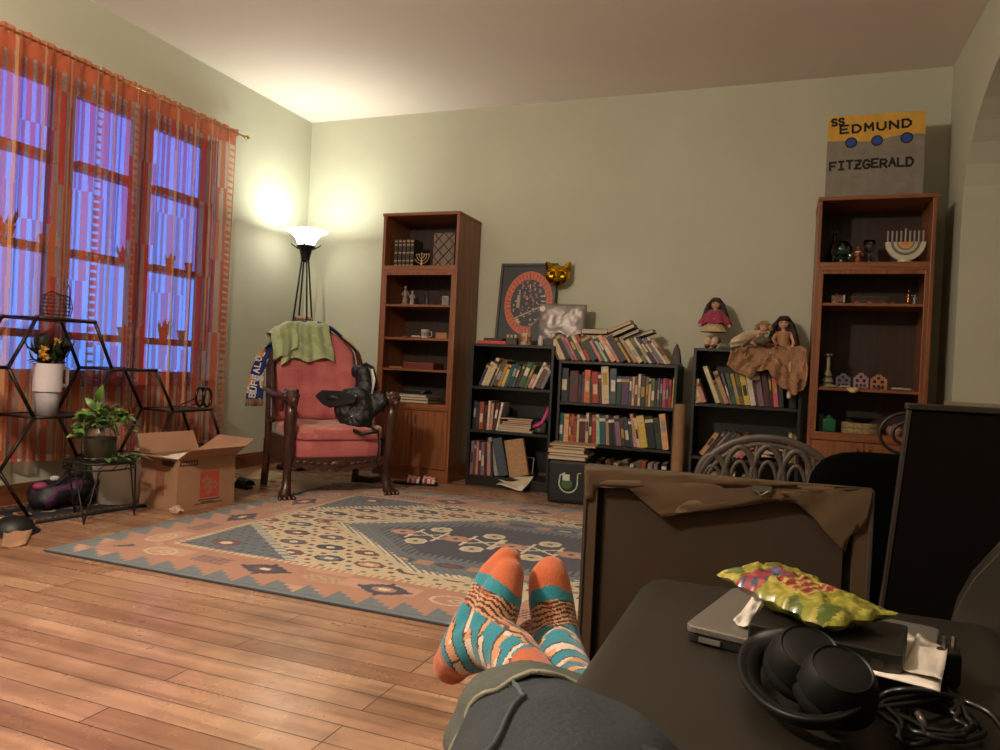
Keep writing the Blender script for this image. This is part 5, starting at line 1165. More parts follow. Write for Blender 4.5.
# lower bay: candlestick, three little house fronts, shells
z3 = .7735; y4 = -.35
def X5(u): return px(u, 388, 'y', y4).x
t = thing('candle_holder', 'tiered silver and cream candle holder at the left of the wide shelf, right cabinet', 'candle holder', (X5(827.5), -.31, z3)); obj('tiers', MB().lathe([(.04, 0), (.042, .008), (.018, .025), (.034, .03), (.030, .045), (.014, .06), (.024, .066), (.02, .08), (.010, .10), (.012, .17)], (0, 0, 0), 24), mat('8a8266', rough=.45, var=.3), t, smooth=40); obj('dish', MB().lathe([(.012, .17), (.026, .178), (.028, .190), (.024, .190), (0, .182)], (0, 0, 0), 20), mat('b0b0b0', rough=.2, metal=.9), t, smooth=40)
def house(u0, u1, h, c, label):
    x0, x1 = X5(u0), X5(u1); w = x1-x0; t = thing('toy_house', label, 'toy house', (x0, -.31, z3), 0, 'little house fronts on the right cabinet shelf'); hw = w/2
    st = [(0, 0), (w, 0), (w, h*.72), (w*.86, h*.74), (w*.86, h*.84), (w*.70, h*.86), (w*.64, h), (w*.36, h), (w*.30, h*.86), (w*.14, h*.84), (w*.14, h*.74), (0, h*.72)]
    obj('facade', MB().prism(st, 0, .03), mat(c, rough=.6), t, bevel=.0015); dk = mat('18120f', rough=.7)
    for (a, b_, c_, d) in ((.14, .34, .42, .62), (.60, .80, .42, .62), (.38, .56, .66, .84), (.14, .30, .12, .30), (.66, .82, .12, .30), (.40, .60, .0, .30)): obj('window', MB().box(a*w, b_*w, -.0015, .001, c_*h, d*h), dk, t)
house(836, 851, .082, '5c5870', 'bluish purple toy house, leftmost of the three on the right cabinet shelf')
house(854, 869, .088, '9a7684', 'pink toy house, middle of the three on the right cabinet shelf')
house(871, 888, .084, 'a46c48', 'orange-tan toy house, rightmost of the three on the right cabinet shelf')
cc = mat('b09a74', rough=.5, var=.2)
for u, s, l, m_ in ((831, .028, 'flat pale seashell below the candle holder, right cabinet', cc), (845, .03, 'tan seashell in front of the purple toy house', cc), (862, .026, 'grey-tan seashell in front of the pink toy house', mat('8a7a68', rough=.5)), (878, .03, 'dark mottled seashell in front of the orange-tan toy house', mat('4a3c34', rough=.4)), (898, .036, 'large cream spiral shell at the right of the right cabinet wide shelf', cc), (906, .028, 'whitish shell at the far right of the wide shelf, right cabinet', mat('b8ac98', rough=.5))):
    shell(X5(u), y4, z3+.001, s, l, m_)
mb = MB(); mb.ell((0, -.005, -.003), (.034, .022, .012), 16, 10).ell((.0, -.018, -.010), (.022, .018, .013), 12, 8); tag(obj('seashell', mb, mat('c8a878', rough=.4, var=.1), smooth=True, loc=(X5(852), -.405, z3-.002)), 'round yellowish clam shell hanging over the shelf edge of the right cabinet', 'shell')
# bottom bay
z5 = .5225; y6 = -.35
def X6(u): return px(u, 430, 'y', y6).x
GN = mat('0e5a38', rough=.35, var=.1)
t = thing('tea_tin', 'bright green tin at the left of the lowest open bay, right cabinet', 'tin', (X6(829), y6+.05, z5)); obj('tin_body', MB().cushion(-.035, .035, -.035, .035, 0, .075, .25), GN, t, smooth=True); obj('tin_lid', MB().lathe([(.022, .074), (.022, .084), (.008, .086), (.008, .092), (0, .092)], (0, 0, 0), 20), mat('2a6a4a', rough=.3), t, smooth=40)
simple_box('green_box', X6(818), X6(823.5), -.33, -.22, z5, z5+.10, mat('1c3a2a', rough=.5), 'tall dark green box behind the green tin, right cabinet', 'box')
def basket(u0, u1, y, z, h, label):
    x0, x1 = X6(u0), X6(u1); r = (x1-x0)/2; t = thing('woven_basket', label, 'basket', ((x0+x1)/2, y, z), 0, 'round woven trays in the right cabinet')
    mb = MB(); n = 64
    for k in range(6):
        zz = h*(k+.5)/6; mb.tube([((r+.0025*math.cos(j*PI+k*PI))*math.cos(2*PI*j/n), (r*.75+.0025*math.cos(j*PI+k*PI))*math.sin(2*PI*j/n), zz) for j in range(n)], h/11, 6, closed=True)
    obj('weave', mb, mat('a08c64', rough=.8, var=.5, scale=70, bump=.3), t, smooth=True)
    obj('inner_bottom', MB().lathe([(r*.72, .002), (r*.72, .004), (0, .004)], (0, 0, 0), 24), mat('4a3c28', rough=.8), t); return t
basket(843, 882, -.26, z5, .028, 'lower of two round woven trays stacked in the right cabinet bottom bay'); basket(843, 882, -.26, z5+.031, .028, 'upper of two round woven trays stacked in the right cabinet bottom bay')
t = thing('dark_bowl', 'dark bowl with a pale rim highlight on top of the woven trays, right cabinet', 'bowl', ((X6(843)+X6(882))/2, -.26, z5+.062)); obj('bowl', MB().lathe([(.04, 0), (.075, .016), (.085, .024), (.082, .024), (.07, .016), (0, .006)], (0, 0, 0), 32), mat('20262c', rough=.2), t, smooth=40)
t = thing('seashell_pile_dish', 'pinkish lidded dish at the right of the lowest open bay, right cabinet', 'dish', (X6(896), y6+.06, z5)); obj('dish', MB().lathe([(.03, 0), (.042, .02), (.044, .03)], (0, 0, 0), 24), mat('8a6a60', rough=.4, var=.3), t, smooth=40); obj('lid', MB().lathe([(.044, .031), (.03, .05), (.008, .056), (.008, .064), (0, .066)], (0, 0, 0), 24), mat('9a7a70', rough=.4, var=.3), t, smooth=40)
# ------------------------------------------------------------------ hexagonal plant stand by the window
HX = mat('1e120e', rough=.45, metal=.4, var=.2)
FXp = .37; BXp = .14
def hn(u, v, lvl=None):
    p = px(u, v, 'x', FXp); return (p.y, p.z if lvl is None else lvl)
T1, T2 = hn(37, 319, .922), hn(95, 322, .922)
A, B_, C_ = hn(8, 367, .690), hn(112, 372, .690), hn(156, 373, .690)
D, E_, F, G = hn(34, 416, .462), hn(90, 417, .462), hn(173, 413, .462), hn(211, 413, .462)
A2 = (2*A[0]-B_[0]+.42, .69)
sl = .125
L3a, L3b, L3c, L3d = (A[0]-.02, .232), (E_[0]+sl, .232), (F[0]-sl*1.1, .232), (G[0]+sl*.9, .232)
f1, f2, f3, f4 = (D[0]+.0, .0), (E_[0]-.02, .0), (F[0]+.02, 0), (G[0]-.02, 0)
LL = (A[0]-.28, .69)
edges = [(T1, T2), (T1, A), (T2, B_), (A, D), (D, E_), (B_, E_), (B_, C_), (C_, F), (F, G), (A, LL), (D, L3a), (E_, L3b), (F, L3c), (G, L3d), (L3a, f1), (L3b, f2), (L3b, L3c), (L3c, f3), (L3d, f4), (L3a, (L3a[0]-.26, .232))]
hs = thing('plant_stand', 'dark metal honeycomb plant stand of stepped hexagons standing before the curtains', 'plant stand', (0, 0, 0))
for nm, xx in (('front_frame', FXp), ('back_frame', BXp)):
    mb = MB()
    for a, b_ in edges: mb.tube([(xx, a[0], a[1]), (xx, b_[0], b_[1])], .0085, 8)
    nodes = {tuple(q) for e_ in edges for q in e_}
    for q in nodes: mb.ell((xx, q[0], max(q[1], .009)), .0105, 8, 6)
    obj(nm, mb, HX, hs, smooth=True)
mb = MB()
for q in {tuple(q) for e_ in edges for q in e_}: pass
for q in (T1, T2, A, B_, C_, D, E_, F, G, L3b, L3c, L3d): obj('cross_bar', MB().tube([(BXp, q[0], q[1]), (FXp, q[0], q[1])], .006, 8), HX, hs, smooth=True)
SHM = wood('2a1a14', '4a3024', 'y', name='dark_stand_shelf')
for a, b_ in ((T1, T2), (D, E_), (B_, C_), (F, G), (LL, A)): obj('shelf', MB().box(BXp+.01, FXp-.01, a[0]+.006, b_[0]-.006, a[1]-.006, a[1]+.003), SHM, hs, bevel=.001)
def sy(u, x, v=400): return px(u, v, 'x', x).y
# wire cloche on the top shelf
WIRE = mat('2c1c16', rough=.4, metal=.6); ytop = sy(56, .26, 318)
t = thing('wire_basket', 'small dark wire basket with an arched handle on the top of the honeycomb stand', 'wire basket', (.26, ytop, .9255))
mb = MB()
for k in range(7):
    z = .004+.018*k; r = .075-.012*abs(k-3)/3; mb.tube([(r*.8*math.cos(a), r*math.sin(a), z) for a in [2*PI*i/24 for i in range(24)]], .0016, 5, closed=True)
for j in range(16):
    a = 2*PI*j/16; mb.tube([((.075-.012*abs(k-3)/3)*.8*math.cos(a), (.075-.012*abs(k-3)/3)*math.sin(a), .004+.018*k) for k in range(7)], .0015, 5)
obj('wire_cage', mb, WIRE, t); obj('handle', MB().tube([(0, -.066, .112), (0, -.03, .130), (0, .03, .118), (0, .066, .112)], .003, 6), WIRE, t, smooth=True)
obj('tall_arch', MB().tube([(0, .045, .06), (0, .042, .15), (0, .056, .175), (0, .07, .15), (0, .068, .06)], .0035, 6).tube([(0, .035, .06), (0, .034, .14), (0, .056, .165)], .002, 6), mat('5a3424', rough=.5), t, smooth=True)
# cup with plant in the first cell
yc = sy(46, .27, 416); pc = px(47, 416, 'x', .27)
WHT = mat('c4bcc0', rough=.35, var=.03); t = thing('tumbler', 'large white handled tumbler used as a flower pot in the honeycomb stand', 'tumbler', (.27, yc, .4655), PI*.5)
obj('body', MB().lathe([(.044, 0), (.047, .005), (.050, .105), (.062, .112), (.064, .245), (.060, .245), (.058, .20), (0, .20)], (0, 0, 0), 36), WHT, t, smooth=35)
obj('handle', MB().tube([(.060, 0, .225), (.098, 0, .225), (.103, 0, .218), (.103, 0, .145), (.098, 0, .138), (.060, 0, .138)], [(.009, .006)]*6, 10), WHT, t, smooth=True)
obj('base_band', MB().lathe([(.0475, .004), (.0485, .004), (.0515, .104), (.0505, .106)], (0, 0, 0), 36, cap=False), mat('a8a0a6', rough=.4), t, smooth=True)
q = random.Random(5); pl_ = thing('flowering_plant', 'dark leafy plant with yellow-orange flowers growing from the white tumbler', 'plant', (.27, yc, .69))
DKG = mat('1c2c1c', rough=.5, var=.3); mb = MB()
for i in range(46):
    a = q.uniform(0, 2*PI); r0 = q.uniform(.01, .05); h = q.uniform(.03, .15); r1 = r0+q.uniform(.03, .07)
    mb.leaf((r0*math.cos(a)*.6, r0*math.sin(a)*.6, h*.5), (r1*math.cos(a), r1*math.sin(a), h+q.uniform(-.02, .03)), q.uniform(.03, .05), (math.cos(a), math.sin(a), .6))
obj('foliage', mb, DKG, pl_, smooth=True)
mb = MB()
for i in range(8): a = i*.8; mb.tube([(0, 0, -.02), (.02*math.cos(a), .02*math.sin(a), .06), (.04*math.cos(a), .045*math.sin(a), .12)], .003, 5)
obj('stem', mb, mat('2c3a20', rough=.6), pl_, smooth=True)
for (dy, dz) in ((-.075, .065), (-.065, .09), (0.0, .125), (-.055, .05)):
    mb = MB()
    for k in range(8): a = k*PI/4; mb.leaf((.05, dy, dz), (.05+.012*math.cos(a*2), dy+.022*math.cos(a), dz+.022*math.sin(a)), .013, (1, 0, 0))
    obj('flower', mb, mat('b8862c', rough=.5), pl_, smooth=True)
for (dy, dz, r) in ((-.06, .13, .032), (.055, .115, .03)): obj('seed_head', MB().ell((.03, dy, dz), (r, r, r*.95), 12, 8), mat('202820', rough=.7, var=.5, bump=.8), pl_, smooth=True)
# dark scissors-like ring ornament on the end shelf
yg = sy(203, .25, 412); t = thing('sunglasses', 'black folded glasses frame standing upright on the lowest shelf end of the honeycomb stand', 'glasses', (.25, yg, .4655))
mb = MB()
for k in (-1, 1): mb.tube([(k*.028, .034*math.cos(a), .062+.056*math.sin(a)) for a in [2*PI*i/24 for i in range(24)]], .0085, 8, closed=True)
obj('rim', mb, mat('0e0e10', rough=.25), t, smooth=True)
obj('temple', MB().tube([(-.03, -.02, .06), (-.03, -.09, .035), (-.03, -.15, .02)], .004, 6).tube([(.03, -.02, .06), (.03, -.09, .03), (.03, -.14, .012)], .004, 6), mat('0e0e10', rough=.25), t, smooth=True)
obj('bridge', MB().tube([(-.028, 0, .118), (.028, 0, .118)], .006, 6), mat('0e0e10', rough=.25), t, smooth=True)
# ------------------------------------------------------------------ wire stand, glass jar of pothos
ps = Vector((.60, -2.33, 0)); WS = mat('1c1410', rough=.45, metal=.5)
t = thing('wire_table', 'small black wire plant table with hairpin legs, left of the cardboard box', 'plant table', tuple(ps))
mb = MB(); RR = .150; zt2 = .272
mb.tube([(RR*math.cos(a), RR*math.sin(a), zt2) for a in [2*PI*i/32 for i in range(32)]], .005, 6, closed=True).tube([(RR*math.cos(a), RR*math.sin(a), zt2-.028) for a in [2*PI*i/32 for i in range(32)]], .004, 6, closed=True)
for k in range(9): x = -RR+RR*2*(k+.5)/9; yy = (RR*RR-x*x)**.5; mb.tube([(x, -yy, zt2), (x, yy, zt2)], .0025, 5)
for k in range(16): a = 2*PI*k/16; mb.tube([(RR*math.cos(a), RR*math.sin(a), zt2-.028), (RR*math.cos(a+.2), RR*math.sin(a+.2), zt2)], .002, 5)
obj('wire_top', mb, WS, t, smooth=True)
for k in range(3):
    a = -PI/2+.5+k*2*PI/3; c_, s_ = math.cos(a), math.sin(a); mb = MB(); e_ = (.150*c_, .150*s_)
    for q_ in (-.35, .35): mb.tube([(RR*math.cos(a+q_), RR*math.sin(a+q_), zt2-.028), (.155*c_, .155*s_, .012), (.157*c_, .157*s_, .004)], .004, 6)
    obj('hairpin_leg', mb, WS, t, smooth=True)
jar = thing('glass_jar', 'large clear glass jar of brown water and roots on the small wire table', 'jar', (ps.x-.015, ps.y+.01, zt2+.0055))
obj('glass', MB().lathe([(.055, 0), (.07, .006), (.078, .04), (.078, .115), (.066, .145), (.060, .15), (.062, .165), (.058, .165), (.056, .15), (.062, .142), (.073, .112), (.073, .04), (.06, .010), (0, .008)], (0, 0, 0), 36), GL, jar, smooth=50)
obj('water', MB().lathe([(.058, .0115), (.071, .04), (.071, .10), (0, .10)], (0, 0, 0), 32), mat('2a1e12', rough=.6, var=.2, scale=20), jar, smooth=50)
q = random.Random(8); po = thing('pothos', 'trailing green pothos with heart-shaped leaves growing out of the glass jar', 'plant', (jar.location.x, jar.location.y, zt2+.12))
PG = mat('4c7030', rough=.4, var=.35, scale=12); PG2 = mat('7c8a3a', rough=.4, var=.3); mb = MB(); mb2 = MB(); ms = MB()
vines = []
for i in range(11):
    a = q.uniform(PI*.55, PI*1.9) if i > 3 else q.uniform(0, 2*PI); L_ = q.uniform(.08, .17); pts = [(0, 0, 0)]
    for k in range(1, 7): r = L_*k/6; pts.append((r*math.cos(a+.15*k), r*math.sin(a+.15*k), .10*math.sin(k/6*PI*.8)*q.uniform(.6, 1.1)-(.05*(k/6)**2 if i % 2 else -.02)))
    ms.tube(pts, .0025, 5); vines.append((pts, a))
for pts, a in vines:
    for k in range(1, 7):
        for s in (0, 1):
            an = a+q.uniform(-1.4, 1.4); b_ = Vector(pts[k]); Lf = q.uniform(.035, .065)
            (mb if q.random() < .75 else mb2).leaf(b_, b_+Vector((Lf*math.cos(an), Lf*math.sin(an), q.uniform(-.02, .03))), Lf*.75, (q.uniform(-.3, .3), -.3, 1))
pp = [(.0, .0, .0), (-.01, -.02, .10), (.005, -.03, .17)]; ms.tube(pp, .003, 5); mb.leaf((.005, -.03, .16), (.045, -.04, .235), .045, (1, -1, .2)); mb.leaf((-.01, -.02, .12), (-.05, -.05, .17), .04, (1, -1, .2))
for k in range(7): an = -.3+k*.12; mb.leaf((.07+.008*k, -.03+.01*k, -.115), (.15+.012*k, .03*k-.08, -.112+.01*(k % 3)), .045, (0, 0, 1))
obj('leaves', mb, PG, po, smooth=True); obj('pale_leaves', mb2, PG2, po, smooth=True); obj('vines', ms, mat('5a6a34', rough=.5), po, smooth=True)
# white bucket, bag, mat, stray things on the floor
p_ = px(108, 497, 'z', 0); bx, by = .38, -2.02
t = thing('bucket', 'tapered white plastic pot on the floor behind the small wire table', 'bucket', (bx, by, .0095)); obj('wall', MB().lathe([(.10, 0), (.104, .004), (.128, .205), (.134, .21), (.134, .222), (.124, .222), (.098, .01), (0, .01)], (0, 0, 0), 36), mat('b8b0a8', rough=.5, var=.05), t, smooth=40); obj('soil', MB().lathe([(.12, .19), (0, .195)], (0, 0, 0), 32, cap=False), mat('2a2018', rough=.95, bump=.8), t)
MC = vcol('woven_mat', rough=.95, scale=250, bump=.5)
def matc(c):
    k = (c.y/.11) % 1-.5; e = .20-abs(c.x); o = max(abs(k)*.11/.035, abs(c.x)/.05, (abs(k)*.11/.035+abs(c.x)/.05)*.75)
    if e < .02: return lin('14161a')
    if e < .035: return lin('8a6a4a') if (c.y/.03 % 1) < .5 else lin('4a2a20')
    if e < .075: return lin('1c2228') if (c.y/.06 % 1) < .5 else lin('5a3024')
    if o < 1: return lin('9a8464') if o > .6 else lin('6a2a22')
    return lin('181a20')
mb = MB(); mb.grid(lambda a, b_: (.42*a-.20, 1.0*b_-.5, .0085), 60, 150); t = thing('floor_mat', 'narrow dark patterned mat along the window wall under the bag and white pot', 'mat', (.30, -2.30, 0), -.12)
o = obj('woven_top', mb, MC, t); paint(o, matc); obj('underside', MB().box(-.2, .22, -.5, .5, .0005, .008), mat('16161a', rough=.95), t)
pb = px(50, 508, 'z', .0); t = thing('duffel_bag', 'dark purple and black soft bag slumped on the mat below the window', 'bag', (.26, -2.24, .01))
PB = vcol('nylon_dark', rough=.55, scale=60, bump=.3)
mb = MB(); 
for (x, y, z, r) in ((0, -.08, .07, (.10, .09, .068)), (.01, .03, .075, (.10, .10, .072)), (0, .13, .06, (.09, .08, .058)), (.02, -.13, .05, (.07, .05, .048))): mb.ell((x, y, z), r, 14, 10)
o = remeshed('body', mb, PB, .010, t, 5); paint(o, lambda c: lin('4a2444') if noise.noise(c*13) > .22 else lin('14141e'))
obj('pink_patch', MB().ell((.02, -.14, .115), (.03, .035, .02), 12, 8), mat('8a3458', rough=.6), t, smooth=True); obj('white_puff', MB().ell((.03, -.075, .145), (.02, .022, .014), 12, 8), mat('a8b0ac', rough=.7), t, smooth=True)
obj('strap', MB().tube([(.06, -.12, .10), (.08, -.04, .16), (.08, .06, .16), (.06, .14, .09)], [(.012, .003)]*4, 8), mat('101014', rough=.6), t, smooth=True)
q = random.Random(12); gp = thing('spiky_plant', 'small spiky green plant in a dark pot behind the purple bag', 'plant', (.14, -2.02, .009)); obj('pot', MB().lathe([(.045, 0), (.06, .09), (.054, .09), (0, .075)], (0, 0, 0), 20), mat('1e1c1c', rough=.5), gp, smooth=40)
mb = MB()
for i in range(22):
    a = q.uniform(0, 2*PI); r = q.uniform(.03, .10); mb.tube([(0, 0, .08), (r*.4*math.cos(a), r*.4*math.sin(a), .16), (r*math.cos(a), r*math.sin(a), q.uniform(.15, .24))], [(.004, .0015), (.005, .0015), (.001, .001)], 5)
obj('leaves', mb, mat('5a6a44', rough=.5, var=.3), gp, smooth=True)
# cardboard box with the orange logo
BOXM = mat('9a7358', rough=.85, var=.08, scale=9, bump=.12); BIN = mat('a88468', rough=.9, var=.06)
b0, b1 = Vector((.787, -2.044, 0)), Vector((.844, -1.700, 0))
ex = (b1-b0).normalized(); bl = (b1-b0).length; ey = Vector((-ex.y, ex.x, 0)); bw_ = .30; bh = .262
ang = math.atan2(ex.y, ex.x)
t = thing('cardboard_box', 'open brown moving box with an orange square logo, on the floor by the rug corner', 'box', tuple(b0+Vector((0, 0, .001))), ang)
th = .004; mb = MB()
mb.box(0, bl, 0, th, 0, bh).box(0, bl, bw_-th, bw_, 0, bh).box(0, th, th, bw_-th, 0, bh).box(bl-th, bl, th, bw_-th, 0, bh).box(th, bl-th, th, bw_-th, 0, th)
obj('box_wall', mb, BOXM, t)
def flap(name, hinge0, hinge1, out):
    a, b_ = Vector(hinge0), Vector(hinge1); o_ = Vector(out); d = (b_-a).normalized()*.006; n_ = (b_-a).cross(o_).normalized()*th/2
    vs = [a+n_, b_+n_, b_+o_-d+n_, a+o_+d+n_, a-n_, b_-n_, b_+o_-d-n_, a+o_+d-n_]
    return obj(name, MB().add(vs, [(0, 1, 2, 3), (7, 6, 5, 4), (0, 4, 5, 1), (1, 5, 6, 2), (2, 6, 7, 3), (3, 7, 4, 0)]), BOXM, t)
flap('flap', (0, .002, bh), (bl, .002, bh), (.0, -.085, .055))
flap('flap', (0, bw_-.002, bh), (bl, bw_-.002, bh), (0, .05, .10))
flap('flap', (bl-.002, 0, bh), (bl-.002, bw_, bh), (.13, 0, .075))
flap('flap', (.002, 0, bh), (.002, bw_, bh), (-.10, 0, .02))
# sides facing us: long side is y=0 (local), it carries the logo
ORG = mat('a8442c', rough=.8, var=.08); L0 = Matrix.Translation((0, -.0006, 0))
lg = obj('orange_logo', MB().box(bl*.38, bl*.38+.115, -.0012, .0004, .055, .190), ORG, t)
mb = MB(); cxl, czl = bl*.38+.0575, .1225
for txt, off, h_ in (('THE', .033, .019), ('HOME', .003, .024), ('DEPOT', -.031, .024)):
    wd = len(txt)*.0168; M_ = Matrix.Translation((cxl, -.0013, czl)) @ Matrix.Rotation(-math.radians(42), 4, 'Y') @ Matrix.Translation((-wd/2, 0, off-h_*.4)); letters(mb, txt, M_, h_, .0115, .0053, .0046, .0006)
obj('logo_lettering', mb, BOXM, lg)
PR = mat('4a3426', rough=.85)
mb = MB().box(.012, .115, -.001, .0004, .225, .252); obj('printed_label', mb, PR, t); mb = MB()
for k in range(6): mb.box(.02+.015*k, .03+.015*k, -.0016, -.0004, .232, .245)
obj('label_marks', mb, BOXM, t)
mb = MB().box(bl*.36, bl*.36+.13, -.001, .0004, .042, .047).box(bl*.40, bl*.40+.08, -.001, .0004, .031, .036).box(bl*.30, bl*.30+.17, -.001, .0004, .024, .028); obj('small_print', mb, PR, t)
obj('printed_label', MB().box(-.001, .0004, .03, .12, .222, .25), PR, t); obj('carrier_panel', MB().box(-.0012, .0004, .10, .17, .07, .20), ORG if False else mat('8a5844', rough=.8), t)
mb = MB()
for i, (x, y) in enumerate(((.06, .10), (.16, .16), (.27, .12))): pass
quadsheet('sheet', (Vector((.03, .03, .262)), Vector((.20, .03, .268)), Vector((.19, .2, .262)), Vector((.03, .22, .255))), WHP, t, th=.001, seed=5)
mb = MB(); q = random.Random(2); p_ = px(178, 513, 'z', 0)
mb.ell((0, 0, .016), (.034, .026, .018), 18, 12); mb.v = [(x*(1+q.uniform(-.25, .25)), y*(1+q.uniform(-.25, .25)), max(.0, z*(1+q.uniform(-.3, .4)))) for x, y, z in mb.v]
tag(obj('crumpled_tissue', mb, mat('b89a84', rough=.9), smooth=30, loc=(p_.x+.01, p_.y-.02, .0)), 'crumpled pale tissue on the floor in front of the cardboard box corner', 'tissue')
# sandals
def sandal(x, y, rz, L_, sole, strapm, label, group, name='sandal'):
    t = thing(name, label, name, (x, y, .001), rz, group); mb = MB(); P = []
    for i in range(28): a = 2*PI*i/28; P.append((L_/2*math.cos(a), (L_*.17+.02*L_*math.cos(a)+.012*L_*math.cos(2*a))*math.sin(a)))
    vs = [Vector((px_, py_, z)) for z in (0, .018) for px_, py_ in P]; k = 28; mb.add(vs, [tuple(range(k-1, -1, -1)), tuple(range(k, 2*k))]+[(i, (i+1) % k, (i+1) % k+k, i+k) for i in range(k)])
    obj('sole', mb, sole, t, bevel=.003); w = L_*.18
    mb = MB(); mb.grid(lambda a, b_: ((.02+.10*(a-.5))*L_/.25*1.0+.03, w*math.cos(PI*b_), .016+.045*math.sin(PI*b_)*(1-.25*a)), 8, 14); obj('upper', mb, strapm, t, smooth=True, solid=.003); return t
p_ = px(240, 487, 'z', 0); sandal(p_.x, p_.y, -.25, .22, mat('0e0e12', rough=.6), mat('14141a', rough=.6), 'black slide sandal on the floor between the cardboard box and the armchair', None)
RW = vcol('patterned_felt', rough=.9, scale=200, bump=.3)
p_ = px(411, 485, 'z', 0)
for k, (dx, dy, l) in enumerate(((-.03, .01, 'red and white patterned slipper beneath the left oak cabinet front, nearer the armchair'), (.065, .045, 'red and white patterned slipper nearest the oak cabinet plinth'))):
    t = sandal(p_.x+dx, p_.y+dy, .2, .20, mat('101014', rough=.8), RW, l, None, 'slipper'); up = [c for c in t.children if c.name.startswith('upper')][0]; up.data = up.data.copy(); paint(up, lambda c: lin('9a3a3a') if (int(c.x/.017)+int(c.y/.012)) % 2 else lin('c4b0a8'))
q0 = px(250, 482, 'z', 0); q1 = px(268, 470, 'z', 0); quad = [px(246, 478, 'z', .004), px(284, 482, 'z', .004), px(290, 474, 'z', .004), px(262, 468, 'z', .004)]
o = quadsheet('plank', quad, mat('a08a68', rough=.7), th=.006, wav=0); tag(o, 'thin pale board lying on the floor between the window wall and the armchair', 'board')
simple_box('shoe_box', .93, 1.08, -.66, -.54, .001, .045, mat('3c2c20', rough=.7, var=.3), 'low dark box on the floor seen under the armchair by the oak cabinet', 'box', mat('8a7a62', rough=.7))
# odds and ends at the left edge
p_ = px(6, 534, 'z', 0); t = thing('helmet', 'rounded black helmet-like hat on the floor at the left edge, by the mat', 'hat', (p_.x+.0, p_.y+.03, .001)); obj('dome', MB().lathe([(.085, 0), (.082, .02), (.068, .048), (.036, .066), (0, .072)], (0, 0, 0), 28), mat('0c0d10', rough=.5), t, smooth=True); obj('brim', MB().lathe([(.10, .002), (.10, .006), (.08, .010)], (0, 0, 0), 28), mat('0c0d10', rough=.5), t, smooth=True)
c4_ = [px(2, 548, 'z', .004), px(26, 545, 'z', .004), px(36, 520, 'z', .03), px(4, 523, 'z', .03)]
o = quadsheet('cardboard_scrap', c4_, BOXM, th=.003, seed=3); tag(o, 'bent piece of brown cardboard on the floor at the left edge, before the mat', 'cardboard')
c4_ = [px(0, 516, 'z', .055), px(17, 522, 'z', .03), px(14, 527, 'z', .03), px(-6, 522, 'z', .05)]
o = quadsheet('paper_strip', c4_, WHP, th=.002, seed=4); tag(o, 'white paper strip leaning over the black hat at the left edge', 'paper')
# ------------------------------------------------------------------ picture frame seen from behind, metal screen, dark furniture
yp = -3.30
def fp(u, v): p = px(u, v, 'y', yp); return p.x-3.155, p.z
FWd, FHt = .574, .585
t = thing('framed_picture', 'large picture frame turned away, torn brown paper backing, standing beyond the couch seat', 'picture frame', (3.155, yp, .0005))
DK = mat('39332c', rough=.5, var=.1); BKP = mat('44301c', rough=.9, var=.10, scale=10, bump=.1); BK3 = mat('302010', rough=.85, var=.10, scale=7)
b_ = .030; d_ = .034
mb = MB().box(0, FWd, 0, d_, FHt-.012, FHt).box(0, FWd, 0, d_, 0, .012).box(0, .008, 0, d_, .012, FHt-.012).box(FWd-.008, FWd, 0, d_, .012, FHt-.012)
mb = MB().add([(x, y, z) for y in (0, d_) for x, z in ((0, 0), (FWd, 0), (FWd, FHt), (0, FHt))]+[(x, y, z) for y in (0, d_) for x, z in ((.008, .012), (FWd-.008, .012), (FWd-.008, FHt-.012), (.008, FHt-.012))],
    [(0, 1, 9, 8), (1, 2, 10, 9), (2, 3, 11, 10), (3, 0, 8, 11), (4, 12, 13, 5), (5, 13, 14, 6), (6, 14, 15, 7), (7, 15, 12, 4), (0, 4, 5, 1), (1, 5, 6, 2), (2, 6, 7, 3), (3, 7, 4, 0), (8, 9, 13, 12), (9, 10, 14, 13), (10, 11, 15, 14), (11, 8, 12, 15)])
obj('frame_moulding', mb, DK, t, bevel=.002)
mb = MB().add([(x, y, z) for y in (.003, .012) for x, z in ((.008, .012), (FWd-.008, .012), (FWd-.008, FHt-.012), (.008, FHt-.012))]+[(x, y, z) for y in (.003, .012) for x, z in ((.030, .04), (FWd-.034, .04), (FWd-.034, FHt-.04), (.030, FHt-.04))],
    [(0, 1, 9, 8), (1, 2, 10, 9), (2, 3, 11, 10), (3, 0, 8, 11), (4, 12, 13, 5), (5, 13, 14, 6), (6, 14, 15, 7), (7, 15, 12, 4), (8, 9, 13, 12), (9, 10, 14, 13), (10, 11, 15, 14), (11, 8, 12, 15)])
obj('paper_border', mb, BKP, t)
obj('backing_board', MB().box(.042, FWd-.050, .016, .020, .02, FHt-.03), BK3, t)
obj('gap', MB().box(.010, FWd-.010, .024, .028, .012, FHt-.012), mat('0c0906', rough=.9), t)  # near-black sheet: the shade inside the gap, put in as colour
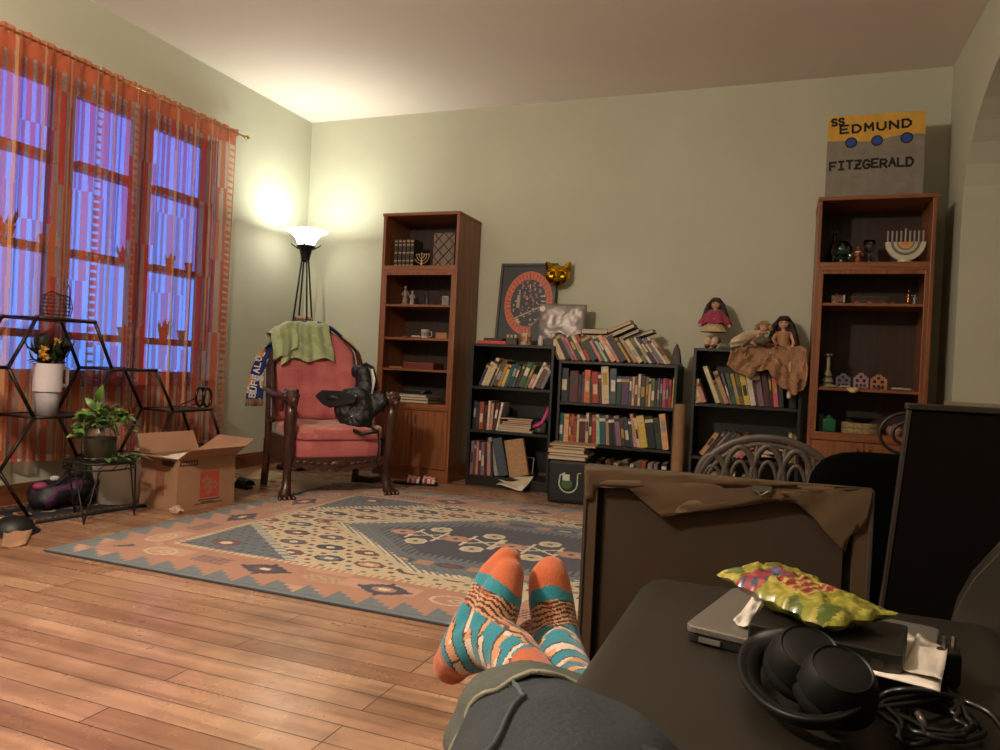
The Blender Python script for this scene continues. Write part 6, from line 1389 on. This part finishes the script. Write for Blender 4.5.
# torn sheet: outline read off the photograph
tear = [(585, 466), (872, 488), (872, 496), (867, 519), (864, 528), (856, 528), (850, 536), (845, 552), (835, 542), (824, 530), (816, 520), (806, 511), (797, 503), (790, 501), (781, 499), (773, 495), (765, 494), (755, 492), (746, 493), (737, 494), (730, 497), (720, 503), (704, 501), (696, 500), (688, 501), (678, 507), (674, 513), (670, 517), (662, 517), (651, 508), (640, 498), (630, 489), (621, 482), (614, 480), (608, 480), (601, 483), (595, 488), (593, 500), (585, 500)]
TP = [fp(u, v) for u, v in tear]
vs = [Vector((x, 0, z)) for x, z in TP]
import mathutils
tri = mathutils.geometry.tessellate_polygon([vs])
def curl(x, z, y): return (x, y-.004*(noise.noise(Vector((x*22, 0, z*22)))+.3), z)
bmt = bmesh.new(); bv = [bmt.verts.new((v.x, .001, v.z)) for v in vs]; bmt.faces.new(bv); bmesh.ops.triangulate(bmt, faces=bmt.faces); 
for _ in range(3): bmesh.ops.subdivide_edges(bmt, edges=[e for e in bmt.edges if e.calc_length() > .02], cuts=1, use_grid_fill=True)
bmesh.ops.triangulate(bmt, faces=bmt.faces)
mb = MB(); bmt.verts.ensure_lookup_table(); mb.v = [curl(v.co.x, v.co.z, -.001) for v in bmt.verts]; mb.f = [tuple(v.index for v in f.verts) for f in bmt.faces]; bmt.free()
obj('torn_paper', mb, mat('4c3820', rough=.85, var=.14, scale=12, bump=.3), t, smooth=True, solid=.0012)
hx, hz = fp(762, 489); obj('hanger', MB().box(hx-.018, hx+.018, -.006, -.003, hz-.006, hz+.006).tube([(hx-.012, -.006, hz-.004), (hx, -.009, hz-.012), (hx+.012, -.006, hz-.004)], .002, 5), mat('6a6458', rough=.4, metal=.6), t)
# openwork metal fan screen
ysn = -2.2
GM = mat('463e37', rough=.5, metal=.3, var=.15)
pL, pR, pT = px(697, 475, 'y', ysn), px(843, 470, 'y', ysn), px(768, 438, 'y', ysn)
cx_ = (pL.x+pR.x)/2; hw = (pR.x-pL.x)/2; zt_ = pT.z; zs = .40
t = thing('metal_screen', 'grey openwork metal screen with pointed arches in a fan, behind the turned picture frame', 'screen', (cx_, ysn, 0))
def arch(f_, k=1.): return [(f_*hw*math.cos(a), 0, zs+(zt_-zs)*f_*k*math.sin(a)) for a in [PI*i/24 for i in range(25)]]
mb = MB(); mb.tube([(-hw, 0, .01)]+list(reversed(arch(1.0)))+[(hw, 0, .01)], [(.006, .014)]*27, 8, up=(0, 1, 0)); obj('outer_arch', mb, GM, t, smooth=True)
mb = MB(); mb.tube(arch(.88), [(.004, .009)]*25, 6, up=(0, 1, 0)); obj('inner_arch', mb, GM, t, smooth=True)
for k in range(5):
    c0 = -hw*.78+hw*1.56*k/4; h0 = (zt_-zs)*(1-(c0/hw)**2*.75)**.5*.86; w0 = hw*.24
    P = [(c0-w0, 0, zs)]+[(c0+w0*math.copysign((1-abs(q))**1.0, q) if False else c0+w0*(-1+q)*(1) if False else c0-w0*math.cos(PI/2*q), 0, zs+h0*math.sin(PI/2*q)) for q in [i/8 for i in range(9)]]
    P2 = [(2*c0-x, y, z) for x, y, z in reversed(P)]
    obj('pointed_arch', MB().tube(P+P2, [(.006, .013)]*(len(P)*2), 6, up=(0, 1, 0)), GM, t, smooth=True)
    obj('pointed_arch_inner', MB().tube([(c0+(x-c0)*.6, y, zs+(z-zs)*.68) for x, y, z in P+P2], [(.004, .008)]*(len(P)*2), 6, up=(0, 1, 0)), GM, t, smooth=True)
for k in range(4): c0 = -hw*.585+hw*1.17*k/3; obj('leaf_bar', MB().tube([(c0-.03, 0, zs), (c0, 0, zs+.10), (c0+.01, 0, zs+(zt_-zs)*.9*(1-(c0/hw)**2)**.5)], [(.004, .009)]*3, 6, up=(0, 1, 0)), GM, t, smooth=True)
obj('cross_rail', MB().box(-hw, hw, -.005, .005, zs-.012, zs+.012), GM, t, bevel=.003); obj('bottom_rail', MB().box(-hw, hw, -.005, .005, .05, .07), GM, t, bevel=.003)
for s in (-1, 1): obj('foot', MB().box(s*hw-.012, s*hw+.012, -.10, .10, 0, .014), GM, t, bevel=.003)
# scrolled iron piece
ysp = -2.45; ps_ = px(908, 436, 'y', ysp)
t = thing('iron_scroll_stand', 'black scrolled iron stand with double curl, left of the dark wooden board', 'stand', (ps_.x, ysp, 0)); zc = ps_.z
mb = MB(); sp = []
for i in range(60): a = PI*.35+i/59*PI*3.2; r = .085-.055*i/59; sp.append((r*math.cos(a), 0, zc+r*math.sin(a)*.82))
mb.tube(sp, .005, 6); obj('scroll', mb, mat('241c16', rough=.45, metal=.4), t, smooth=True)
obj('stem', MB().tube([sp[0], (.06, 0, zc+.10), (.085, 0, zc), (.07, 0, .3), (.05, 0, .02)], .005, 6), mat('241c16', rough=.45, metal=.4), t, smooth=True)
obj('base', MB().lathe([(.07, 0), (.07, .008), (.01, .02)], (.05, 0, 0), 20), mat('241c16', rough=.45, metal=.4), t, smooth=40)
# black rounded chair back between frame and board
yc2 = -2.9; q = [px(u, v, 'y', yc2) for u, v in ((815, 492), (832, 470), (850, 461), (880, 458), (900, 459))]
t = thing('office_chair', 'black upholstered chair with rounded back, between the turned frame and the dark board', 'chair', (q[3].x+.03, yc2, 0)); x0_ = q[3].x+.03
BF = mat('020203', rough=1, var=.1, spec=.05)
obj('backrest', MB().ell((0, .03, q[3].z-.16), (.19, .045, .17), 28, 16, None, .55), BF, t, smooth=True)
obj('seat', MB().cushion(-.17, .17, .08, .46, .27, .35, .35), BF, t, smooth=True)
obj('post', MB().tube([(0, .27, .06), (0, .27, .28)], .025, 12), BF, t, smooth=True)
for k in range(5): a = 2*PI*k/5+.3; obj('leg', MB().tube([(0, .27, .07), (.2*math.cos(a), .27+.18*math.sin(a), .03)], [.02, .012], 8).ell((.2*math.cos(a), .27+.18*math.sin(a), .022), (.02, .02, .022), 10, 6), BF, t, smooth=True)
# dark wooden board piece at the right (side of a headboard leaning by the arch)
yb3 = -3.0; a0_, a1_ = px(908, 403, 'y', yb3), px(893, 560, 'y', yb3)
DWB = mat('0b0604', rough=.8, var=.2, scale=9, spec=.08)
t = thing('headboard', 'tall near-black wooden headboard panel standing at the right, beside the couch back', 'headboard', (a0_.x, yb3, 0)); wB = .52; zB = a0_.z
obj('panel', MB().prism([(-.055, 0), (wB, 0), (wB, zB-.015), (.008, zB-.015), (-.022, .35)], 0, .03), DWB, t, bevel=.004)
obj('cap', MB().box(-.002, wB+.01, -.006, .036, zB-.015, zB), wood('140c09', '1e130d', 'x', name='dark_cap_wood'), t, bevel=.003)
obj('lit_edge_strip', MB().prism([(-.061, 0), (-.055, 0), (-.022, .35), (.008, zB-.015), (.002, zB-.015), (-.028, .35)], -.002, .032), mat('2a2018', rough=.6), t)  # paler strip paints the light caught along the panel's edge
t = thing('shelf_top', 'pale thin tabletop seen edge-on above the dark headboard at the right', 'table', (4.20, -2.45, 0)); obj('tabletop', MB().box(-.16, .16, -.30, .30, .738, .752), mat('6a5c48', rough=.5), t, bevel=.003)
for sx in (-.14, .14):
    for sy_ in (-.27, .27): obj('leg', MB().box(sx-.012, sx+.012, sy_-.012, sy_+.012, 0, .738), mat('2a2018', rough=.6), t)

# ------------------------------------------------------------------ couch
LEA = mat('221e17', rough=.42, var=.12, scale=6, bump=.25)
SZ = .452
t = thing('couch', 'dark olive-brown leather couch with a smooth seat and rounded back, in the right foreground', 'couch', (3.75, -4.5, 0))
def local(x, y, z): return (x-3.75, y+4.5, z)
def rbox(name, x0, x1, y0, y1, z0, z1, m, bev, parent, puff=0):
    nx, ny = 12, 24; mb = MB().box(x0-3.75, x1-3.75, y0+4.5, y1+4.5, z0, z1); o = obj(name, mb, m, parent); 
    b = o.modifiers.new('edge', 'BEVEL'); b.width = bev; b.segments = 8; b.limit_method = 'NONE'
    for p in o.data.polygons: p.use_smooth = True
    return o
rbox('seat_cushion', 3.338, 3.88, -5.42, -3.60, .27, SZ, LEA, .05, t)
rbox('base', 3.37, 4.22, -5.45, -3.58, .07, .275, LEA, .02, t)
BO = [(-5.5, .26), (-3.37, .26), (-3.33, .32), (-3.345, .385), (-3.39, .445), (-3.48, .51), (-3.64, .595), (-3.85, .68), (-4.1, .76), (-4.4, .81), (-4.8, .83), (-5.5, .83)]
ROT = Matrix(((0, 1, 0), (1, 0, 0), (0, 0, 1))).to_4x4()
mb = MB().prism([(y+4.5, z) for y, z in BO], 3.85-3.75, 4.24-3.75, ROT); o = obj('back_cushion', mb, LEA, t)
b = o.modifiers.new('edge', 'BEVEL'); b.width = .035; b.segments = 6; b.limit_method = 'ANGLE'; b.angle_limit = math.radians(50)
for p in o.data.polygons: p.use_smooth = True
P = [Vector((3.85-3.75+.004, y+4.5-.045, z-.02)) for y, z in BO[2:11]]
obj('piping', MB().tube(P, .0045, 6), mat('4a4232', rough=.5), t, smooth=True)
for x in (3.42, 4.15):
    for y in (-5.38, -3.68): obj('foot', MB().box(x-.03-3.75, x+.03-3.75, y-.03+4.5, y+.03+4.5, 0, .07), mat('2a1a10', rough=.5), t, bevel=.004)
# footstool hidden below the feet
WS2 = wood('4a2414', '6a3820', 'x', name='footstool_wood')
p0, p1 = px(582, 608, 'y', -3.5), px(540, 608, 'y', -3.5)
t = thing('footstool', 'low reddish-brown wooden footstool showing between the right sock and the picture frame', 'footstool', (p0.x-.075, -3.60, 0)); zS = .235
obj('top', MB().box(-.075, .075, -.12, .12, zS-.02, zS), WS2, t, bevel=.003); obj('apron', MB().box(-.065, .065, -.11, .11, zS-.06, zS-.02), WS2, t)
for sx in (-.055, .055):
    for sy_ in (-.10, .10): obj('leg', MB().box(sx-.012, sx+.012, sy_-.012, sy_+.012, 0, zS-.06), WS2, t)

# ------------------------------------------------------------------ the person on the couch: crossed feet, jeans
per = thing('person', 'person reclining on the couch in cuffed blue jeans and teal animal-print socks, ankles crossed', 'person', (3.5, -4.7, SZ))
O = Vector(per.location)
def L(u, v, y): return px(u, v, 'y', y)-O
def sph(mb, u, v, y, r): p = L(u, v, y); r = r if isinstance(r, (tuple, list)) else (r, r, r); mb.ell(p, r, 16, 12); return p
def chain(mb, items):
    P = [L(u, v, y) for u, v, y, r in items]; R_ = [it[3] for it in items]
    for i in range(len(P)-1):
        n = 6
        for k in range(n+(i == len(P)-2)):
            f_ = k/n; mb.ell(P[i].lerp(P[i+1], f_), R_[i]*(1-f_)+R_[i+1]*f_, 14, 10)
    return P
# skin body inside the clothes: legs, pelvis
mb = MB()
hipL, hipR = Vector((3.46, -4.98, .49))-O, Vector((3.60, -4.98, .48))-O
legA = [(500, 648, -3.90, .030), (530, 705, -4.00, .036), (562, 768, -4.18, .045)]
PA = [L(u, v, y) for u, v, y, r in legA]+[Vector((3.44, -4.55, .475))-O, hipL]
PBk = [L(556, 655, -3.84), L(572, 728, -3.99), L(592, 775, -4.15), Vector((3.58, -4.55, .46))-O, hipR]
mb.tube(PA, [.030, .036, .045, .06, .075], 14); mb.tube(PBk, [.030, .036, .045, .06, .075], 14)
mb.ell(Vector((3.53, -5.04, .50))-O, (.16, .10, .08), 16, 10); mb.ell(Vector((3.53, -5.16, .54))-O, (.15, .12, .10), 16, 10)
remeshed('body', mb, mat('b98a70', rough=.6), .012, per, 4)
SOCK = vcol('knit_cotton', rough=.9, scale=380, bump=.5, sheen=.3)
TEAL, ORA, TAN_, BRN, WHT_ = lin('14788a'), lin('b4582e'), lin('c08860'), lin('3a2018'), lin('c8b8a8')
def sock(mbx, label, toe, heel, ankle, cuffp, seed):
    o = remeshed('sock', mbx, SOCK, .0032, per, 14)
    ax = (toe-heel).normalized(); L_ = (toe-heel).length; ld = (cuffp-heel).normalized()
    def col(c):
        c = Vector(c); s = (c-heel).dot(ax)/L_; q = (c-heel).dot(ld); n = noise.noise(c*30); side = c.x
        if s > .80+.05*n or (c-toe).length < .036: return ORA
        if seed < 3 and (c-heel).length < .047 and s < .32: return ORA
        if (c-cuffp).length < .040: return ORA
        if s > .70: return TEAL
        if s > .50:      # striped cat face on the instep
            st = math.sin((s*L_+.35*abs(n)*.02)*900+8*noise.noise(c*24+Vector((seed, 0, 0)))); return BRN if st > .1 else (ORA if n > .15 else TAN_)
        w = (q*1.0+.020*noise.noise(c*16+Vector((seed, seed, 0)))+.25*s*L_)/.040 % 1
        if s > .36 and w > .3: return TEAL
        if w < .07 or .48 < w < .55: return BRN
        if w < .48: return WHT_ if noise.noise(c*45) > .12 else BRN if noise.noise(c*60) > .25 else TAN_
        return TEAL
    paint(o, col); return o
mb = MB()
P1 = chain(mb, [(452, 664, -3.86, .030), (466, 640, -3.86, .034), (483, 610, -3.83, .035), (497, 580, -3.80, .033), (507, 562, -3.79, .024)])
P2 = chain(mb, [(462, 652, -3.87, .036), (490, 640, -3.88, .038), (512, 655, -3.92, .038), (533, 690, -3.99, .040), (548, 720, -4.06, .043)])
P3 = chain(mb, [(490, 630, -3.87, .036), (500, 600, -3.84, .034), (508, 575, -3.81, .026)])
sock(mb, '', P1[-1], P1[0], P2[2], L(540, 668, -3.99), 1.3)
mb = MB()
Q1 = chain(mb, [(562, 660, -3.82, .036), (556, 630, -3.78, .036), (551, 600, -3.76, .037), (549, 582, -3.75, .034), (551, 572, -3.74, .026)])
Q2 = chain(mb, [(560, 655, -3.83, .038), (572, 690, -3.92, .040), (590, 715, -4.02, .043)])
Q3 = chain(mb, [(535, 640, -3.76, .034), (562, 660, -3.82, .036)])
sock(mb, '', Q1[-1], Q1[0]-(Q1[-1]-Q1[0])*.35, Q2[1], Q2[-1]+Vector((.05, -.2, 0)), 5.1)
# jeans: two tapering trouser legs that join at the seat
JN = mat('282f34', rough=.85, var=.16, scale=160, bump=.5); JNC = mat('4c5049', rough=.9, var=.14, scale=160, bump=.5)
cuffA = px(532, 704, 'y', -4.03)
def legtube(P, R_, n=40):
    mb = MB(); pts = []; rs = []
    m_ = 10
    for i in range(len(P)-1):
        for k in range(m_ if i < len(P)-2 else m_+1):
            f_ = k/m_; pts.append(P[i].lerp(P[i+1], f_)); rs.append(tuple(R_[i][j]*(1-f_)+R_[i+1][j]*f_ for j in (0, 1)))
    return mb, pts, rs
PJ = [L(529, 726, -3.985), L(547, 758, -4.10), L(572, 806, -4.28), Vector((3.44, -4.55, .475))-O, Vector((3.46, -4.98, .49))-O]
RJ = [(.090, .070), (.102, .078), (.108, .084), (.10, .085), (.105, .085)]
PK = [L(572, 728, -3.99), L(592, 775, -4.15), L(606, 820, -4.3), Vector((3.58, -4.55, .46))-O, Vector((3.60, -4.98, .48))-O]
RK = [(.052, .050), (.058, .055), (.070, .065), (.085, .08), (.095, .085)]
def wrinkled(P, R_, seed, a0=0):
    mb, pts, rs = legtube(P, R_); n = 56; vs = []; fs = []
    prev = None
    for i, p in enumerate(pts):
        d = (pts[min(i+1, len(pts)-1)]-pts[max(0, i-1)]).normalized(); x = Vector((1, 0, 0)) if prev is None else prev; x = (x-d*x.dot(d)).normalized(); prev = x; y = d.cross(x)
        for j in range(n):
            a = 2*PI*j/n; dirv = x*math.cos(a)+y*math.sin(a); w = .006*noise.noise(Vector((math.cos(a)*2.2+seed, math.sin(a)*2.2, i*.16)))+.003*math.sin(i*.9+3*a+seed)
            vs.append(p+x*math.cos(a)*(rs[i][0]+w)+y*math.sin(a)*(rs[i][1]+w))
    for i in range(len(pts)-1):
        for j in range(n): fs.append((i*n+j, i*n+(j+1) % n, (i+1)*n+(j+1) % n, (i+1)*n+j))
    return MB().add(vs, fs), vs, n
mbA, va, n_ = wrinkled(PJ, RJ, 1); mbB, vb, n_ = wrinkled(PK, RK, 4)
jeans = MB().add(mbA.v, mbA.f).add(mbB.v, mbB.f); 
o = obj('jeans', jeans, JN, per, smooth=True, solid=.004)
# seam along the leg
def cuff(vs, n, rows, name):
    ax = (Vector(vs[n*rows])-Vector(vs[0])); c0 = sum((Vector(v) for v in vs[:n]), Vector())/n; mb = MB(); V = []; F_ = []; R3 = 7
    for i in range(R3+1):
        for j in range(n):
            q = i/R3*rows; i0 = min(rows-1, int(q)); f_ = q-i0; p = Vector(vs[i0*n+j]).lerp(Vector(vs[(i0+1)*n+j]), f_); c = sum((Vector(vs[i0*n+k]) for k in range(0, n, 8)), Vector())/(n/8)
            out = (p-c).normalized(); fr = .003*math.sin(j*2.3)+.003*math.sin(j*5.1) if i == R3 else 0; V.append(p+out*(.005+.004*math.sin(PI*i/R3)+.002*math.sin(j*.9))+ax.normalized()*fr)
    for i in range(R3):
        for j in range(n): F_.append((i*n+j, i*n+(j+1) % n, (i+1)*n+(j+1) % n, (i+1)*n+j))
    o = obj(name, MB().add(V, F_), JNC, per, smooth=True, solid=.004)
    mb = MB(); edge = [V[R3*n+j] for j in range(n)]; mb.tube([e+(e-c0).normalized()*.002 for e in edge], .0035, 6, closed=True)
    q = random.Random(3)
    for j in range(n):
        for s in range(2): e = Vector(edge[j]).lerp(Vector(edge[(j+1) % n]), s*.5); mb.tube([e, e+ax.normalized()*q.uniform(.004, .010)+Vector((q.uniform(-.003, .003), 0, q.uniform(-.002, .004)))], [.0011, .0006], 4)
    obj('frayed_edge', mb, mat('8a8878', rough=.95), o, smooth=True)
cuff(va, n_, 9, 'rolled_cuff'); cuff(vb, n_, 6, 'rolled_cuff')
def prj(P): d = Vector(P)+O-CP; z = d.dot(CF); return (500+FPX*d.dot(CR)/z, 375-FPX*d.dot(CU)/z)
row_ = [(abs(prj(va[12*n_+j])[0]-520)+(0 if prj(va[12*n_+j])[1] < 745 else 400), j) for j in range(n_)]; jj = min(row_)[1]
cen = [sum((Vector(va[i*n_+j]) for j in range(n_)), Vector())/n_ for i in range(41)]
obj('side_seam', MB().tube([Vector(va[i*n_+jj])+(Vector(va[i*n_+jj])-cen[i]).normalized()*.0035 for i in range(9, 40)], [(.0045, .002)]*31, 6), mat('4a5458', rough=.9), per, smooth=True)

# ------------------------------------------------------------------ things lying on the seat
z0 = SZ+.001
SIL = mat('9a9690', rough=.32, metal=.75, var=.04); KB = mat('141414', rough=.5)
FLp = px(685, 640, 'z', z0); BLp = px(722, 592, 'z', z0+.02); FRp = px(925, 700, 'z', z0)
dx = (FRp-FLp); dx.z = 0; wL = dx.length; ang = math.atan2(dx.y, dx.x); dL = .215
lt = thing('laptop', 'closed silver laptop lying on the couch seat under the black drive and snack bag', 'laptop', tuple(FLp), ang)
wL = .268
def slabr(x0, x1, y0, y1, z0_, z1_, r=.012):
    P = []; 
    for cx2, cy2, a0 in ((x1-r, y0+r, -PI/2), (x1-r, y1-r, 0), (x0+r, y1-r, PI/2), (x0+r, y0+r, PI)):
        for k in range(6): a = a0+PI/2*k/5; P.append((cx2+r*math.cos(a), cy2+r*math.sin(a)))
    k = len(P); vs = [(x, y, z) for z in (z0_, z1_) for x, y in P]
    return MB().add(vs, [tuple(range(k-1, -1, -1)), tuple(range(k, 2*k))]+[(i, (i+1) % k, (i+1) % k+k, i+k) for i in range(k)])
obj('base', slabr(0, wL, 0, dL, 0, .011), KB, lt, bevel=.0015); obj('lid', slabr(-.001, wL+.001, -.002, dL, .012, .021), SIL, lt, bevel=.002)
obj('port_strip', MB().box(.018, .045, -.0025, 0, .003, .009), mat('b0aca4', rough=.3, metal=.8), lt); obj('hinge', MB().tube([(.02, dL, .008), (wL-.02, dL, .008)], .006, 8), KB, lt, smooth=True)
zl = z0+.0225
a_ = px(748, 622, 'z', zl+.028); b2_ = px(903, 655, 'z', zl+.028); c2_ = px(906, 627, 'z', zl+.028); dx = b2_-a_; ang2 = math.atan2(dx.y, dx.x)
dr = thing('disc_drive', 'flat black disc drive box lying on the silver laptop, below the snack bag', 'disc drive', (a_.x, a_.y, zl+.0), ang2); wd = dx.length; dd = max(.12, (c2_-b2_).length)
obj('casing', slabr(0, wd, 0, dd, 0, .027, .004), mat('15130f', rough=.45), dr, bevel=.002); obj('label_plate', MB().box(.035, .060, -.0012, .001, .006, .016), mat('8a8070', rough=.4), dr); obj('port', MB().box(.012, .024, -.001, .001, .006, .018), mat('3a2418', rough=.5), dr)
for k in range(3): obj('port', MB().box(wd*.70+.018*k, wd*.70+.012+.018*k, -.001, .001, .008, .017), mat('2a2018', rough=.5), dr)
qd = [px(733, 622, 'z', zl+.002), px(748, 628, 'z', zl+.002), px(762, 602, 'z', zl+.006), px(752, 597, 'z', zl+.004)]
o = quadsheet('paper_scrap', qd, WHP, th=.001, wav=.002, seed=8); tag(o, 'folded white paper scrap on the laptop at the left of the black drive', 'paper')
qd = [px(868, 672, 'z', zl+.004), px(940, 692, 'z', zl+.008), px(946, 652, 'z', zl+.010), px(905, 632, 'z', zl+.006)]
o = quadsheet('paper_sheet', qd, WHP, th=.0012, wav=.0006, seed=9); tag(o, 'loose white paper sheet on the couch seat right of the black drive', 'paper')
qd = [px(900, 668, 'z', zl+.012), px(942, 680, 'z', zl+.014), px(948, 650, 'z', zl+.016), px(918, 634, 'z', zl+.012)]
o = quadsheet('receipt', qd, mat('b8b0a4', rough=.85), th=.0012, wav=.0012, seed=11); tag(o, 'crinkled receipt on top of the white paper sheet beside the couch back', 'receipt')
# snack bag
zb_ = zl+.034
A_, B4 = px(752, 579, 'z', zb_+.01), px(860, 630, 'z', zb_); C5, D5 = px(808, 583, 'z', zb_+.01), px(812, 640, 'z', zb_)
axv = (B4-A_); axv.z = 0; Lb = axv.length; ax_ = axv.normalized(); angb = math.atan2(axv.y, axv.x)
Wb = .115
sb = thing('snack_bag', 'crinkled yellow-green snack bag with dark red lettering lying across the black drive', 'snack bag', tuple((A_+B4)/2-Vector((0, 0, .008))), angb)
mb = MB()
def bagf(sgn):
    def f_(a, b4):
        u = a*2-1; v = b4*2-1; e = max(0, 1-abs(u)**5)**.6*max(0, 1-abs(v)**3)**.7; z = sgn*.017*e
        cr = .0045*noise.noise(Vector((u*5, v*3.2, sgn)))+.002*noise.noise(Vector((u*13, v*9, sgn*2))); edge = .5*(1-e)
        x = u*Lb/2+.004*math.sin(v*9); y = v*Wb/2*(1-.10*(1-abs(u))*.6)+.003*math.sin(u*15)
        return (x, y, z+cr*(.4+e)+.007*u*u*v*edge+.014+(.012*u if u < 0 else 0)*-1)
    return f_
mb.grid(bagf(1), 70, 40); mb.grid(bagf(-1), 70, 40)
o = obj('wrapper', mb, vcol('printed_foil', rough=.3, scale=60, bump=.15, coat=.4), sb, smooth=True)
def bagc(c):
    u, v = c.x/(Lb/2), c.y/(Wb/2); n = noise.noise(Vector((u*3, v*2, 1))); n2 = noise.noise(Vector((u*9, v*5, 4)))
    if abs(u) > .93: return lin('8a8a2c') if int(u*120) % 2 else lin('a8a040')
    if -.30 < u < .42 and abs(v-.05) < .62+.15*n:
        if ((u+v*.12)/.155 % 1) < .62 and abs(v-.05) < .45: return lin('7c2428') if n2 > -.25 else lin('a04844')
        return lin('a8964a')
    if -.62 < u < -.28 and v < .2+.4*n: return lin('8c3038') if n2 > 0 else lin('2c4058')
    if n > .18: return lin('4c5c1c')
    return lin('7e7c26') if n2 > -.1 else lin('988c3a')
paint(o, bagc)
# headphones
HPB = mat('060606', rough=.5, bump=.05, spec=.3); PADM = mat('080706', rough=.8, spec=.2)
hp = thing('headphones', 'black over-ear headphones lying on the couch seat in front of the laptop', 'headphones', tuple(px(800, 690, 'z', z0)), 0)
O2 = Vector(hp.location)
def S(u, v, h): return px(u, v, 'z', SZ+h)-O2
for i, (u, v, h, yaw, tilt) in enumerate(((806, 660, .052, .25, .55), (838, 682, .046, .3, .5))):
    c = S(u, v, h); M_ = Matrix.Rotation(yaw, 3, 'Z') @ Matrix.Rotation(tilt, 3, 'X')
    cupo = obj('ear_cup', MB().lathe([(0, .022), (.018, .0215), (.026, .0185), (.0275, .020), (.031, .015), (.036, .004), (.038, -.004), (.034, -.010), (0, -.010)], c, 32, M_), HPB, hp, smooth=40)
    mb = MB(); pp_ = [c+M_ @ Vector((.029*math.cos(a), .029*math.sin(a), -.016)) for a in [2*PI*k/28 for k in range(28)]]; mb.tube(pp_, .011, 10, closed=True); obj('ear_pad', mb, PADM, hp, smooth=True)
hb = [(822, 648, .06), (790, 640, .05), (762, 645, .035), (749, 662, .022), (752, 685, .016), (772, 708, .016), (802, 722, .018), (835, 722, .022), (858, 708, .03), (866, 692, .04)]
def cr_(P, m_=6):
    out = []
    for i in range(len(P)-1):
        p0, p1, p2, p3 = P[max(0, i-1)], P[i], P[i+1], P[min(len(P)-1, i+2)]
        for k in range(m_): t_ = k/m_; out.append(.5*((2*p1)+(p2-p0)*t_+(2*p0-5*p1+4*p2-p3)*t_*t_+(3*p1-p0-3*p2+p3)*t_**3))
    return out+[P[-1]]
HB = cr_([S(*q) for q in hb]); obj('headband', MB().tube(HB, [(.014, .005)]*len(HB), 10, up=(0, 0, 1)), HPB, hp, smooth=True); HB2 = [p-Vector((0, 0, 0)) for p in HB[8:-8]]
obj('band_cushion', MB().tube([p+(Vector((0, 0, 0))-p).normalized()*.004 for p in HB2], [(.011, .006)]*len(HB2), 10, up=(0, 0, 1)), PADM, hp, smooth=True)
for u, v, h, u2, v2, h2 in ((806, 645, .06, 822, 648, .06), (862, 680, .045, 866, 692, .04)): obj('yoke', MB().tube([S(u, v, h), S(u2, v2, h2)], [(.010, .005)]*2, 8), HPB, hp, smooth=True)
# cables and plug
CAB = mat('0c0b0a', rough=.35); q = random.Random(21)
cb = thing('charging_cable', 'tangled black charging cable coiled on the couch seat beside the couch back', 'cable', tuple(px(930, 715, 'z', z0)), 0); O3 = Vector(cb.location)
def S3(u, v, h): return px(u, v, 'z', SZ+h)-O3
P = []
for i in range(74):
    a = i*.46; k = i/74; ru = 42+16*math.sin(i*.9)+5*math.sin(i*2.1); rv = 22+7*math.sin(i*.7+1); P.append(S3(930+ru*math.cos(a)+8*math.sin(i*.23), 716+rv*math.sin(a)+4*math.cos(i*.31), .006+.016*abs(math.sin(i*.35))))
P = cr_(P, 3); obj('cord', MB().tube(P, .0028, 6), CAB, cb, smooth=True)
P = cr_([S3(870, 706, .01), S3(885, 694, .02), S3(905, 690, .03), S3(928, 692, .03), S3(960, 700, .02), S3(988, 712, .02), S3(1004, 730, .01)], 8); obj('cord', MB().tube(P, .0035, 6), CAB, cb, smooth=True)
obj('connector', MB().tube([S3(917, 713, .03), S3(926, 728, .022)], [(.0045, .003)]*2, 8), mat('5a5048', rough=.3, metal=.6), cb, smooth=True)
pg = thing('power_adapter', 'small black power adapter plug standing against the couch back by the papers', 'power adapter', tuple(px(947, 684, 'z', SZ+.001)), .3)
obj('adapter_body', MB().cushion(-.010, .010, -.012, .012, 0, .040, .3), mat('0c0c0c', rough=.4), pg, smooth=True)
for s in (-1, 1): obj('prong', MB().box(-.001+.005*s, .001+.005*s, -.003, .003, .040, .054), mat('a89c88', rough=.25, metal=.9), pg)
# ------------------------------------------------------------------ ceiling light added out of view to brighten the room
cl = thing('added_ceiling_light', 'added round frosted glass ceiling light, lit, unseen behind the couch to fill the room', 'ceiling light', (FIX.x, FIX.y, H))
obj('canopy', MB().lathe([(.07, -.001), (.07, -.02), (.012, -.03), (.008, -.36), (.05, -.37), (.05, -.39)], (0, 0, 0), 32), BRASS, cl, smooth=40)
fm, nt, b = _new('lit_frosted_glass'); b.inputs['Base Color'].default_value = (.9, .85, .75, 1); b.inputs['Emission Color'].default_value = (1, .8, .55, 1); b.inputs['Emission Strength'].default_value = 1.5
obj('glass_dish', MB().lathe([(.05, -.39), (.075, -.40), (.085, -.412), (.085, -.417), (.06, -.420)], (0, 0, 0), 36, cap=False), fm, cl, smooth=True)
